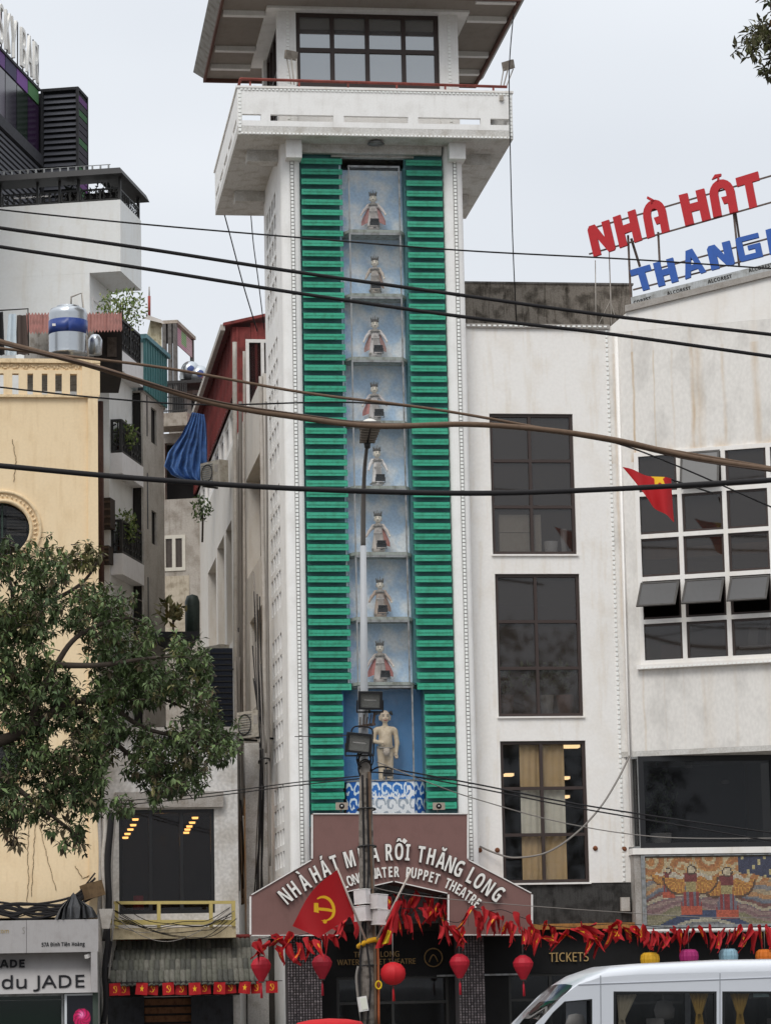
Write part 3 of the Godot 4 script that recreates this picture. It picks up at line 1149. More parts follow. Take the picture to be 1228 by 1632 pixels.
func puppets():
	var where := [Vector3(-0.023, 19.775, -0.12), Vector3(-0.009, 18.27, -0.12), Vector3(-0.037, 16.782, -0.12), Vector3(-0.081, 15.298, -0.12), Vector3(-0.052, 13.789, -0.12), Vector3(-0.054, 12.269, -0.12), Vector3(-0.04, 10.788, -0.12), Vector3(-0.069, 9.312, -0.12)]
	var kinds := [0, 1, 2, 0, 1, 2, 2, 0]
	var words := ["pink caped crowned puppet in the topmost niche, under the balcony", "slim grey robed puppet in the second niche from the top", "crowned puppet with spread arms in the third niche from the top", "puppet with a pink cape in the fourth niche, just above the street lamp", "slim silver robed puppet in the fifth niche, right of the lamp head", "puppet with rust cape in the sixth niche, under the thick black cable", "brown robed puppet in the seventh niche, third from the bottom", "pink caped puppet in the eighth niche, above the bare figure"]
	var dress := [["d5cbc6", "bd8681", [-1, 1]], ["bfb3a6", "a58c80", [1]], ["d2cbc8", "b78c84", [-1, 1]], ["c6bfbd", "bc7c76", [-1]], ["e0dbd8", "b8b0ac", []], ["c9beb5", "b0766a", [1]], ["b39e8e", "9a7c6c", [1]], ["c2b8b2", "bb766f", [-1, 1]]]
	for i in 8:
		var o := puppet(words[i], where[i], kinds[i], rng.randf_range(-0.25, 0.15), dress[i])
		o.scale = Vector3.ONE * [1.0, 0.97, 1.02, 0.98, 1.0, 1.03, 0.98, 1.04][i]
	var lamps := [Vector3(-0.036, 19.705, 0.2), Vector3(-0.036, 18.214, 0.2), Vector3(-0.007, 16.727, 0.2), Vector3(-0.022, 15.242, 0.2), Vector3(-0.023, 13.74, 0.2), Vector3(-0.024, 12.227, 0.2), Vector3(-0.025, 10.753, 0.2), Vector3(0.003, 9.283, 0.2), Vector3(0.015, 7.07, 0.2)]
	var floor_of := ["topmost niche", "second niche from the top", "third niche from the top", "fourth niche from the top", "fifth niche, below the lamp head", "sixth niche from the top", "seventh niche from the top", "eighth niche, above the bare figure", "lowest niche, at the bare figure's feet"]
	var first: Node3D
	for i in 9:
		var l: String = "small black floodlight on the sill of the " + floor_of[i]
		if first == null:
			first = thing("niche_floodlight", l, "floodlight", "floodlights on the niche sills", lamps[0])
			org = Vector3.ZERO
			var b := Transform3D(Basis(Vector3.RIGHT, 0.15), Vector3(0, 0.13, 0))
			var st := S()
			box(st, -0.1, 0.1, -0.08, 0.08, -0.03, 0.02, b)
			for k in 5:
				box(st, -0.08 + k * 0.04 - 0.006, -0.08 + k * 0.04 + 0.006, -0.07, 0.07, 0.0205, 0.04, b)
			put(first, "housing", st, M.black)
			st = S()
			box(st, -0.085, 0.085, -0.065, 0.065, -0.037, -0.0305, b)
			put(first, "lens", st, M.glass)
			st = S()
			bar(st, Vector3(-0.11, 0.02, 0), Vector3(-0.11, 0.14, 0), 0.012)
			bar(st, Vector3(0.11, 0.02, 0), Vector3(0.11, 0.14, 0), 0.012)
			bar(st, Vector3(-0.12, 0.02, 0), Vector3(0.12, 0.02, 0), 0.012)
			box(st, -0.03, 0.03, 0.0, 0.015, -0.03, 0.03)
			put(first, "bracket", st, M.iron)
		else:
			copy(first, l, lamps[i] + Vector3(0, 0.01, 0))
	# the bare figure of the lowest niche
	var p := thing("clown_puppet", "bare chested smiling wooden puppet standing in the lowest blue niche", "puppet", "", Vector3(0.011, 7.065, -0.1))
	org = Vector3.ZERO
	var skin := pm("c4b297", "rough", 1.5, 0.6)
	p.scale = Vector3(0.9, 1.0, 0.95)
	var B := []
	for s in [-1, 1]:
		B.append([Vector3(s * 0.1, 0.04, 0.02), Vector3(s * 0.1, 0.36, 0.0), 0.085, 0.085])
		B.append([Vector3(s * 0.1, 0.36, 0.0), Vector3(s * 0.1, 0.68, 0.0), 0.09, 0.115])
		B.append([Vector3(s * 0.1, 0.03, 0.03), Vector3(s * 0.1, 0.03, 0.12), 0.05, 0.04])
		B.append([Vector3(s * 0.08, 1.12, 0.0), Vector3(s * 0.2, 1.13, 0.0), 0.1, 0.075])
		B.append([Vector3(s * 0.09, 1.08, 0.06), Vector3(s * 0.07, 1.05, 0.06), 0.08, 0.08])
	B.append([Vector3(0, 0.74, 0), Vector3(0, 0.98, 0.02), 0.18, 0.17])
	B.append([Vector3(0, 0.84, 0.06), Vector3(0, 0.9, 0.06), 0.15, 0.14])
	B.append([Vector3(0, 1.15, 0), Vector3(0, 1.3, 0.01), 0.07, 0.06])
	B.append([Vector3(0.25, 1.1, 0), Vector3(0.29, 0.83, 0.02), 0.07, 0.06])
	B.append([Vector3(0.29, 0.83, 0.02), Vector3(0.26, 0.62, 0.07), 0.058, 0.045])
	B.append([Vector3(-0.25, 1.1, 0), Vector3(-0.31, 0.88, 0.03), 0.07, 0.058])
	B.append([Vector3(-0.31, 0.88, 0.03), Vector3(-0.14, 0.83, 0.17), 0.055, 0.042])
	put(p, "body", blob(B, 0.02, 0.035), skin)
	var H := [[Vector3(0, 1.4, 0), Vector3(0, 1.45, 0), 0.115, 0.12], [Vector3(0, 1.35, 0.04), Vector3(0, 1.36, 0.05), 0.075, 0.07], [Vector3(0, 1.44, 0.1), Vector3(0, 1.39, 0.13), 0.012, 0.022]]
	for s in [-1, 1]:
		H.append([Vector3(s * 0.125, 1.43, -0.01), Vector3(s * 0.125, 1.36, -0.01), 0.028, 0.02])
		H.append([Vector3(s * 0.055, 1.38, 0.08), Vector3(s * 0.05, 1.38, 0.08), 0.03, 0.03])
	var head := put(p, "head", blob(H, 0.009, 0.015), pm("d2bda4", "light", 2.0, 0.6))
	var st := S()
	for s in [-1, 1]:
		box(st, s * 0.05 - 0.024, s * 0.05 + 0.024, 1.428, 1.44, 0.1, 0.118)
		hexa(st, [Vector3(s * 0.05 - 0.03, 1.462, 0.118), Vector3(s * 0.05 + 0.03, 1.462, 0.118), Vector3(s * 0.05 + 0.03, 1.462, 0.09), Vector3(s * 0.05 - 0.03, 1.462, 0.09), Vector3(s * 0.05 - 0.028, 1.47, 0.116), Vector3(s * 0.05 + 0.028, 1.47, 0.116), Vector3(s * 0.05 + 0.028, 1.47, 0.09), Vector3(s * 0.05 - 0.028, 1.47, 0.09)])
	put(head, "painted_features", st, M.dark)
	st = S(true)
	tube(st, [Vector3(-0.045, 1.352, 0.105), Vector3(-0.02, 1.336, 0.122), Vector3(0.02, 1.336, 0.122), Vector3(0.045, 1.352, 0.105)], 0.009, 6)
	put(head, "mouth", st, pm("9c4238"))
	st = S(true)
	for s in [-1, 1]:
		tube(st, [Vector3(s * 0.09, 1.5, -0.06), Vector3(s * 0.17, 1.53, -0.08), Vector3(s * 0.2, 1.47, -0.09)], [0.025, 0.045, 0.02], 7)
	put(head, "hair_tuft", st, M.dark)
	# hands: palm, four fingers and a thumb each
	for q in [[Vector3(-0.14, 0.83, 0.17), Vector3(0.95, -0.1, 0.3)], [Vector3(0.26, 0.62, 0.07), Vector3(0.0, -1.0, 0.25)]]:
		var d: Vector3 = q[1].normalized()
		var side: Vector3 = d.cross(Vector3.BACK).normalized()
		var o: Vector3 = q[0]
		var Q := [[o, o + d * 0.06, 0.034, 0.036]]
		for f in 4:
			var r: Vector3 = o + d * 0.075 + side * (f - 1.5) * 0.022
			var ln: float = [0.04, 0.05, 0.047, 0.034][f]
			Q.append([r, r + d * ln, 0.011, 0.01])
			Q.append([r + d * ln, r + d * (ln + 0.02) - Vector3(0, 0, 0.03), 0.01, 0.008])
		Q.append([o + d * 0.02 + side * 0.03, o + d * 0.07 + side * 0.06 + Vector3(0, 0, 0.02), 0.013, 0.01])
		put(p, "hand", blob(Q, 0.006, 0.006), skin)
	st = S(true)
	tube(st, ramp(14, func(v): return Vector3(cos(v * TAU) * 0.205, 0.745 - 0.03 * sin(v * TAU), sin(v * TAU) * 0.2)), 0.018, 6, false)
	put(p, "belt", st, pm("8d8880", "rough", 2.0))
	st = S(true)
	lathe(st, [Vector2(0, -0.13), Vector2(0.06, -0.11), Vector2(0.085, -0.04), Vector2(0.07, 0.04), Vector2(0, 0.06)], 12, Transform3D(Basis.from_scale(Vector3(1, 1, 0.6)), Vector3(0, 0.66, 0.19)))
	put(p, "pouch", st, pm("b3a698", "rough", 2.0))


# ---- right wing: flat wall with three tall windows ---------------------------------------------
func pot(parent: Node, at: Vector3, r: float, h: float, mat: Material):
	var st := S(true)
	lathe(st, [Vector2(0, 0.002), Vector2(r * 0.72, 0.002), Vector2(r, h), Vector2(r * 0.88, h), Vector2(r * 0.85, h * 0.9), Vector2(0, h * 0.9)], 14, Transform3D(Basis(), at))
	put(parent, "pot", st, mat)


func leaf_mesh(l: float, w: float) -> Mesh:
	var keep := org
	org = Vector3.ZERO
	var st := S()
	var a := Vector3.ZERO
	var m := Vector3(0, l * 0.45, 0.0)
	var e := Vector3(0, l, -l * 0.18)
	var p := Vector3(-w / 2, l * 0.48, w * 0.18)
	var q := Vector3(w / 2, l * 0.48, w * 0.18)
	tri(st, a, p, m)
	tri(st, m, p, e)
	tri(st, a, m, q)
	tri(st, m, e, q)
	org = keep
	return mesh_of(st)


func sprays(parent: Node, called: String, centre: Vector3, size: Vector3, n: int, l: float, hues: Array):
	var w := []
	var c := []
	for i in n:
		var d := Vector3(rng.randfn(), rng.randfn(), rng.randfn()).normalized()
		var p := centre + d * size * pow(rng.randf(), 0.45)
		var b := Basis(Vector3(rng.randf() - 0.5, rng.randf() - 0.5, rng.randf() - 0.5).normalized(), rng.randf() * TAU) * Basis.from_scale(Vector3.ONE * rng.randf_range(0.6, 1.2))
		w.append(Transform3D(b, p - org))
		var h: Color = hues[i % hues.size()]
		c.append(h * rng.randf_range(0.7, 1.3))
	return stuff(parent, called, leaf_mesh(l, l * 0.42), M.leaf, w, c)


const GREENS := [Color(0.07, 0.115, 0.035), Color(0.05, 0.09, 0.03), Color(0.10, 0.14, 0.045)]


func right_wing():
	var zf := -0.3
	var t := thing("theatre_wing", "flat white stained theatre wing with three tall brown framed windows, right of the tower", "building", "", Vector3(3.7, 0, -6))
	var x0 := 2.034
	var x1: float = 5.415
	var yt: float = 17.48
	var yb: float = 4.739
	var rects := [[2.592, 4.536, 12.203, 15.476], [2.626, 4.574, 8.495, 11.754], [2.641, 4.6, 4.756, 7.94]]
	rects[2][2] = maxf(rects[2][2], yb + 0.01)
	var st := S()
	slab(st, x0, x1, yb, yt, zf, zf - 0.25, rects)
	put(t, "front_wall", st, M.white)
	st = S()
	box(st, x0 + 0.1, x1 + 4, yt - 0.3, yt - 0.05, -14, zf - 0.251)
	put(t, "roof", st, M.roof)
	st = S()
	box(st, x0, x0 + 0.2, yb, yt - 0.301, -14, zf - 0.251)
	box(st, x1 + 3.8, x1 + 4, yb, yt - 0.301, -14, -2.5)
	box(st, x0 + 0.2, x1 + 3.8, yb, yt - 0.301, -14, -13.8)
	put(t, "outer_wall", st, M.white)
	for k in 3:
		var r = rects[k]
		st = S()
		box(st, x0 + 0.201, x1 + 3.79, r[2] - 0.55, r[2] - 0.12, -5, zf - 0.26)
		put(t, "storey_floor", st, M.room)
	st = S()
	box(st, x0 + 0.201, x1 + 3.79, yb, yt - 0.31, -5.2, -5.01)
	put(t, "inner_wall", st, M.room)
	for r in rects:
		window(t, [r[0] + 0.002, r[1] - 0.002, r[2] + 0.002, r[3] - 0.002], zf - 0.06, [0.0, 0.48, 1.0], [0.0, 0.338, 0.666, 1.0], 0.07, M.frame, glass("0f1012", 0.16) if r == rects[2] else M.glass_hi)
		st = S()
		box(st, r[0] - 0.03, r[1] + 0.03, r[2] - 0.04, r[2] - 0.002, zf - 0.1, zf + 0.05)
		put(t, "sill", st, M.white)
	# coping with its row of bulbs
	st = S()
	box(st, x0, x1 + 0.05, yt + 0.002, yt + 0.1, zf - 0.2, zf + 0.06)
	put(t, "coping", st, M.grey)
	led_run(t, Vector3(x0 + 0.05, yt + 0.05, zf + 0.066), Vector3(x1, yt + 0.05, zf + 0.066), 0.035, 0.12)
	led_run(t, Vector3(x1 - 0.03, yb, zf + 0.012), Vector3(x1 - 0.03, yt, zf + 0.012), 0.05, 0.11)
	# what stands behind the panes
	var r = rects[0]
	for q in [[0.1, 0.46, 0.03, 0.16], [0.1, 0.46, 0.165, 0.29], [0.52, 0.6, 0.03, 0.29]]:
		st = S()
		var w: float = r[1] - r[0]
		var h: float = r[3] - r[2]
		box(st, r[0] + w * q[0], r[0] + w * q[1], r[2] + h * q[2], r[2] + h * q[3], -0.65, -0.5)
		put(t, "metal_locker", st, pm("efe2cc", "light", 1.0, 0.5))
	pot(t, Vector3(r[0] + 1.42, r[2] - 0.1, -0.7), 0.17, 0.45, M.trim)
	pot(t, Vector3(r[0] + 1.74, r[2] - 0.1, -0.75), 0.08, 0.75, M.trim)
	r = rects[1]
	for q in [[0.2, "6d5348", 0.24], [0.85, "55463d", 0.2], [1.2, "b9b2a6", 0.16], [1.62, "8b5e49", 0.2]]:
		pot(t, Vector3(r[0] + q[0], r[2] - 0.1, -0.75), q[2], 0.62, pm(q[1], "grime", 1.0))
		sprays(t, "foliage", Vector3(r[0] + q[0], r[2] + 0.85, -0.8), Vector3(0.3, 0.42, 0.2), 60, 0.2, GREENS)
	r = rects[2]
	for k in 3:
		for q in [[0.24, 0.47], [0.5, 0.76]]:
			st = S(true)
			var xa: float = lerpf(r[0], r[1], q[0])
			var xb: float = lerpf(r[0], r[1], q[1])
			var ya: float = lerpf(r[2], r[3], k / 3.0) + 0.01
			var yc: float = lerpf(r[2], r[3], (k + 1) / 3.0) - 0.01
			for i in 12:
				var a := xa + (xb - xa) * i / 12.0
				var b := xa + (xb - xa) * (i + 1) / 12.0
				quad(st, Vector3(a, ya, -0.5 + 0.02 * sin(i * 1.6)), Vector3(b, ya, -0.5 + 0.02 * sin(i * 1.6 + 1.6)), Vector3(b, yc, -0.5 + 0.02 * sin(i * 1.6 + 1.6)), Vector3(a, yc, -0.5 + 0.02 * sin(i * 1.6)))
			put(t, "curtain", st, pm("d9b988" if k != 1 else "efe8d4", "light", 1.0))
	for q in [[Vector3(4.501, 7.913, -1.6), 0.2], [Vector3(3.115, 7.307, -2.0), 0.1], [Vector3(4.424, 7.222, -2.0), 0.1], [Vector3(4.426, 6.787, -2.0), 0.08]]:
		st = S()
		box(st, q[0].x - q[1], q[0].x + q[1], q[0].y - 0.03, q[0].y + 0.03, q[0].z - 0.15, q[0].z + 0.15)
		put(t, "ceiling_lamp", st, M.lamp)
	# blackened band over the ticket hall and the ledge under it
	st = S()
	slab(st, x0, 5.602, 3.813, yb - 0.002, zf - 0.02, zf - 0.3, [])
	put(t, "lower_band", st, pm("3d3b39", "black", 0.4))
	st = S()
	box(st, 3.219, 5.571, 3.711, 3.835, zf - 0.019, -0.05)
	put(t, "ledge", st, pm("a9763c", "grime", 1.0))
	st = S()
	slab(st, x1 + 0.002, 5.727, yb, 7.65, zf, zf - 0.2, [])
	put(t, "corner_wall", st, M.white)
	for q in [Vector3(4.751, 5.508, -0.3), Vector3(2.517, 5.496, -0.3), Vector3(2.118, 5.501, -0.3), Vector3(5.413, 5.486, -0.3)]:
		st = S(true)
		lathe(st, [Vector2(0, 0.04), Vector2(0.05, 0.03), Vector2(0.06, 0)], 8, Transform3D(Basis(Vector3.RIGHT, PI / 2), q))
		put(t, "rusty_anchor", st, pm("7d4a2c", "grime", 2.0))
	# white rainwater conduit down the corner
	st = S(true)
	tube(st, [Vector3(5.596, 17.311, -0.2), Vector3(5.595, 5.52, -0.2)], 0.05, 8)
	put(t, "conduit", st, M.white)
	st = S()
	box(st, 5.277, 5.477, 4.094, 4.401, -0.3, -0.18)
	put(t, "meter_box", st, M.pipe)
	# stained concrete parapet behind
	var c := thing("roof_parapet", "blackened bare concrete parapet wall behind the roof of the flat white wing", "wall", "", Vector3(4, yt, -3))
	st = S()
	box(st, 2.04, 6.639, yt - 0.04, 19.209, -3.3, -3)
	put(c, "parapet_wall", st, pm("847c72", "black", 0.3))
	st = S()
	box(st, 2.04, 6.639 + 0.03, 19.209 + 0.001, 19.256, -3.34, -2.97)
	put(c, "parapet_coping", st, M.stain)
	var mast := thing("roof_mast", "thin white braced mast standing on the roof edge before the concrete parapet", "mast", "", Vector3(5.687, 17.72, -1.0))
	st = S(true)
	tube(st, [Vector3(5.671, 17.674, -1.0), Vector3(5.672, 19.537, -1.0)], 0.015, 5)
	tube(st, [Vector3(5.298, 17.746, -1.0), Vector3(5.333, 19.304, -1.0)], 0.012, 5)
	put(mast, "pole", st, M.pipe)
	st = S(true)
	tube(st, [Vector3(5.342, 17.716, -1.0), Vector3(5.663, 18.354, -1.0), Vector3(5.807, 17.721, -1.0)], 0.012, 5)
	put(mast, "brace", st, M.pipe)


# ---- the wing turned towards the street --------------------------------------------------------
func curved_wing():
	var t := thing("angled_wing", "angled white theatre wing with rust streaks and a grid window of small panes", "building", "", Vector3(5.415, 0.0, -0.3))
	t.rotation.y = -0.4363
	org = Vector3.ZERO
	var ue := 6.2
	var y0: float = 7.672
	var ym: float = 17.389
	var g := [0.53, 1.563, 9.615, 14.522]
	var cw: float = g[1] - g[0]
	g[1] = g[0] + cw * 4
	var st := S()
	slab(st, 0.0, ue, y0, ym, 0, -0.3, [g])
	put(t, "front_wall", st, rusty_wall(g, y0, ym))
	var top := PackedVector2Array([Vector2(0.178, 17.435), Vector2(0.551, 17.894), Vector2(3.87, 18.388)])
	var sl := (top[2].y - top[1].y) / (top[2].x - top[1].x)
	st = S()
	prism(st, PackedVector2Array([Vector2(0.0, ym + 0.002), Vector2(ue, ym + 0.002), Vector2(ue, top[1].y + sl * (ue - top[1].x)), top[1], Vector2(0.0, ym + 0.1)]), -0.3, 0.0)
	put(t, "gable_wall", st, M.white)
	st = S()
	prism(st, PackedVector2Array([top[1] + Vector2(-0.1, -0.05), Vector2(ue, top[1].y + sl * (ue - top[1].x)), Vector2(ue, top[1].y + sl * (ue - top[1].x) + 0.12), top[1] + Vector2(-0.1, 0.1)]), -0.35, 0.08)
	put(t, "coping", st, M.grey)
	st = S()
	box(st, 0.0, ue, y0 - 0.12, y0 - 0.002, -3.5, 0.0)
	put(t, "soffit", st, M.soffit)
	st = S()
	box(st, -0.2, ue, y0 - 0.1, ym, -3.6, -3.4)
	box(st, ue, ue + 0.2, y0 - 0.1, ym, -3.6, 0)
	put(t, "rear_wall", st, M.room)
	st = S()
	box(st, -0.2, ue, ym, ym + 0.15, -3.6, -0.301)
	put(t, "roof", st, M.roof)
	var skip := [1, 4 + 5, 6, 11, 16]
	var wf := window(t, [g[0] + 0.002, g[1] - 0.002, g[2] + 0.002, g[3] - 0.002], 0.05, [0.0, 0.25, 0.5, 0.75, 1.0], [0.0, 0.2, 0.4, 0.6, 0.8, 1.0], 0.1, M.white, M.glass_hi, Transform3D(), 0.12, skip)
	st = S()
	box(st, g[0] - 0.08, g[1], g[2] - 0.1, g[2] - 0.002, -0.1, 0.14)
	put(t, "sill", st, M.white)
	led_run(t, Vector3(g[0], g[2] - 0.08, 0.15), Vector3(g[1], g[2] - 0.08, 0.15), 0.035, 0.1)
	var rh: float = (g[3] - g[2]) / 5.0
	for i in 4:
		for j in 5:
			# thin brown casement inside each white cell
			st = S()
			var a: float = g[0] + cw * i + 0.055
			var b: float = g[0] + cw * (i + 1) - 0.055
			var c: float = g[2] + rh * j + 0.055
			var d: float = g[2] + rh * (j + 1) - 0.055
			slab(st, a, b, c, d, 0.0, -0.06, [[a + 0.05, b - 0.05, c + 0.05, d - 0.05]])
			put(wf, "casement", st, M.frame)
			if i * 5 + j in skip:
				var tilt := 0.75 if j == 1 else 0.3
				var h := Transform3D(Basis(Vector3.RIGHT, -tilt), Vector3(0, d - 0.02, 0.06))
				st = S()
				slab(st, a + 0.01, b - 0.01, -(d - c) + 0.04, 0, 0.0, -0.03, [[a + 0.06, b - 0.06, -(d - c) + 0.09, -0.05]], h)
				var sash := put(t, "open_sash", st, pm("4a4643", "grime", 1.0, 0.6))
				st = S()
				box(st, a + 0.055, b - 0.055, -(d - c) + 0.085, -0.045, -0.02, -0.01, h)
				put(sash, "pane", st, pm("565555", "light", 1.0, 0.4))
	# shelves and rolls inside
	st = S()
	box(st, g[0], g[1], g[2] + rh * 2.55, g[2] + rh * 2.8, -0.7, -0.6)
	put(t, "pelmet", st, pm("6e5236", "grime", 1.0))
	st = S()
	box(st, g[0] + cw * 2.1, g[0] + cw * 3.5, g[2] + 0.32, g[2] + 0.38, -1.0, -0.5)
	put(t, "shelf", st, M.trim)
	for k in 2:
		st = S(true)
		lathe(st, [Vector2(0, 0), Vector2(0.12, 0), Vector2(0.11, 0.42), Vector2(0, 0.42)], 12, Transform3D(Basis(Vector3.BACK, -0.12), Vector3(g[0] + cw * (2.35 + k * 0.4), g[2] + 0.39, -0.75)))
		put(t, "paper_roll", st, M.grey)
	st = S()
	box(st, g[0] + cw * 0.35, g[0] + cw * 0.75, g[2] + 0.1, g[2] + 0.5, -0.9, -0.5, Transform3D(Basis(), Vector3.ZERO))
	put(t, "cabinet", st, pm("55302c"))
	glazed_bay()


func rusty_wall(g: Array, y0: float, ym: float) -> StandardMaterial3D:
	# streaked render: grain as elsewhere, rust runs where gutters and the window head leak
	var n := 512
	var a := seamless(11, 0.12, 3, n)
	var b := seamless(12, 0.014, 4, n)
	var im := Image.create(n, n, false, Image.FORMAT_RGB8)
	var q := FastNoiseLite.new()
	q.seed = 3
	q.frequency = 0.02
	var runs := [[0.09, 0.006, 0.9], [0.315, 0.012, 0.75], [0.335, 0.03, 0.35], [0.17, 0.004, 0.5], [0.43, 0.01, 0.4], [0.02, 0.01, 0.4], [0.55, 0.02, 0.5], [0.24, 0.006, 0.25]]
	var top: float = (ym - g[3]) / (ym - y0)
	for y in n:
		for x in n:
			var u := x / float(n)
			var v := y / float(n)
			var d := 0.0
			for r in runs:
				var e: float = absf(u - r[0] - q.get_noise_2d(r[0] * 900, y * 0.6) * 0.006)
				if e < r[1]:
					d = maxf(d, r[2] * (1.0 - e / r[1]) * (0.65 + 0.6 * q.get_noise_2d(x * 3, y * 0.7)))
			if v > top * 0.82 and v < top + 0.02:
				var s: float = (v - top * 0.82) / (top * 0.18)
				d = maxf(d, pow(s, 3.0) * clampf(0.15 + q.get_noise_2d(x * 0.8, y * 0.15) * 0.8, 0, 0.8))
			if v < 0.05 or v > top + 0.02 and v > 0.75:
				d *= 0.3
			var w := (a[y * n + x] - 128) / 128.0 * 0.03 - clampf((b[y * n + x] - 120) / 100.0, 0, 1) * 0.06
			var c := Color(0.885 + w, 0.868 + w, 0.845 + w).lerp(Color(0.68, 0.52, 0.34), clampf(d, 0, 1) * 0.75)
			im.set_pixel(x, y, c)
	var m := StandardMaterial3D.new()
	m.albedo_texture = ImageTexture.create_from_image(im)
	m.roughness = 0.85
	m.uv1_triplanar = true
	m.uv1_scale = Vector3(1.0 / 6.2, 1.0 / (ym - y0), 1.0 / 6.2)
	m.uv1_offset = Vector3(0, 1.0 - ym / (ym - y0), 0)
	return m


func glazed_bay():
	var x0: float = 5.722
	var x1 := x0 + 5.0
	var y0: float = 5.476
	var y1: float = 7.672 - 0.13
	var t := thing("glazed_bay", "wide dark framed window bay below the angled wing, above the mosaic", "window", "", Vector3(x0 + 2, y0 - 1.6, -0.5))
	window(t, [x0, x1, y0, y1], 0.05, [0.0, 0.62, 1.0], [0.0, 1.0], 0.12, M.black, M.glass)
	window(t, [0.0, 0.5, y0, y1], 0.0, [0.0, 1.0], [0.0, 1.0], 0.05, M.zinc, M.glass, Transform3D(Basis(Vector3.UP, -1.0), Vector3(x0 - 0.26, 0, -0.38)))
	var st := S()
	box(st, x0 - 0.22, x1, y0 - 0.14, y0 - 0.002, -0.3, 0.16)
	put(t, "sill", st, M.white)
	st = S()
	box(st, x0 - 0.1, x1, y0 - 0.14, y1 + 0.4, -4.2, -4.0)
	box(st, x1, x1 + 0.2, y0 - 0.14, y1, -4.0, 0.05)
	box(st, x0 - 0.1, x0 + 0.1, y0 - 0.14, y1, -4.0, -0.6)
	box(st, x0 - 0.1, x1, y0 - 0.34, y0 - 0.142, -4.0, 0.0)
	put(t, "room_walls", st, M.room)
	sprays(t, "foliage", Vector3(x0 + 0.75, y0 + 1.2, -1.2), Vector3(0.45, 0.8, 0.3), 160, 0.17, GREENS)
	pot(t, Vector3(x0 + 0.75, y0 - 0.1, -1.2), 0.25, 0.5, M.trim)
	for q in [[1.45, 0.12], [2.3, 0.5]]:
		st = S(true)
		lathe(st, [Vector2(0, 0.05), Vector2(0.08, 0.04), Vector2(0.1, -0.04), Vector2(0, -0.06)], 12, Transform3D(Basis(), Vector3(x0 + q[0], y1 - q[1], -1.2)))
		put(t, "ceiling_fitting", st, M.grey)
	# the mosaic: thousands of small tiles in a steel frame
	var m := thing("mosaic_panel", "colourful mosaic of two dancers in orange fan sleeves, in a pale metal frame", "mosaic", "", Vector3(x0 + 2, y0 - 1.7, 0))
	var mx0: float = 5.782
	var mx1 := mx0 + 4.3
	var my0: float = 3.756
	var my1: float = 5.291
	st = S()
	slab(st, mx0 - 0.09, mx1 + 0.09, my0 - 0.07, my1 + 0.03, 0.14, 0.0, [[mx0, mx1, my0, my1]])
	put(m, "frame", st, M.zinc)
	st = S()
	box(st, mx0, mx1, my0, my1, 0.02, 0.085)
	put(m, "mortar", st, pm("6d6459", "grime", 1.0))
	st = S()
	box(st, mx0 - 0.24, mx0 - 0.092, my0 - 0.07, my1 + 0.03, -0.3, 0.1)
	put(m, "side_panel", st, M.grey)
	var ts := 0.032
	var w := []
	var cs := []
	var nx := int((mx1 - mx0) / ts)
	var ny := int((my1 - my0) / ts)
	for i in nx:
		for j in ny:
			var u := (i + 0.5) * ts
			var v := (j + 0.5) * ts
			var c := mosaic_colour(u, v, ny * ts)
			cs.append((c.lerp(Color(0.6, 0.57, 0.52), 0.25) * rng.randf_range(0.86, 1.08)).srgb_to_linear())
			w.append(Transform3D(Basis(Vector3.BACK, rng.randf_range(-0.12, 0.12)) * Basis.from_scale(Vector3(ts * 0.9, ts * 0.9, 0.012)), Vector3(mx0 + u, my0 + v, 0.091 + rng.randf_range(-0.003, 0.003)) - org))
	var tm := pm("ffffff", null, 1, 0.35)
	tm.vertex_color_use_as_albedo = true
	stuff(m, "tesserae", unit_box(), tm, w, cs)
	st = S(true)
	tube(st, [Vector3(mx0 - 0.25, my0 - 0.13, 0.16), Vector3(mx1 + 0.4, my0 - 0.13, 0.16)], 0.045, 8)
	put(m, "bottom_pipe", st, M.trim)


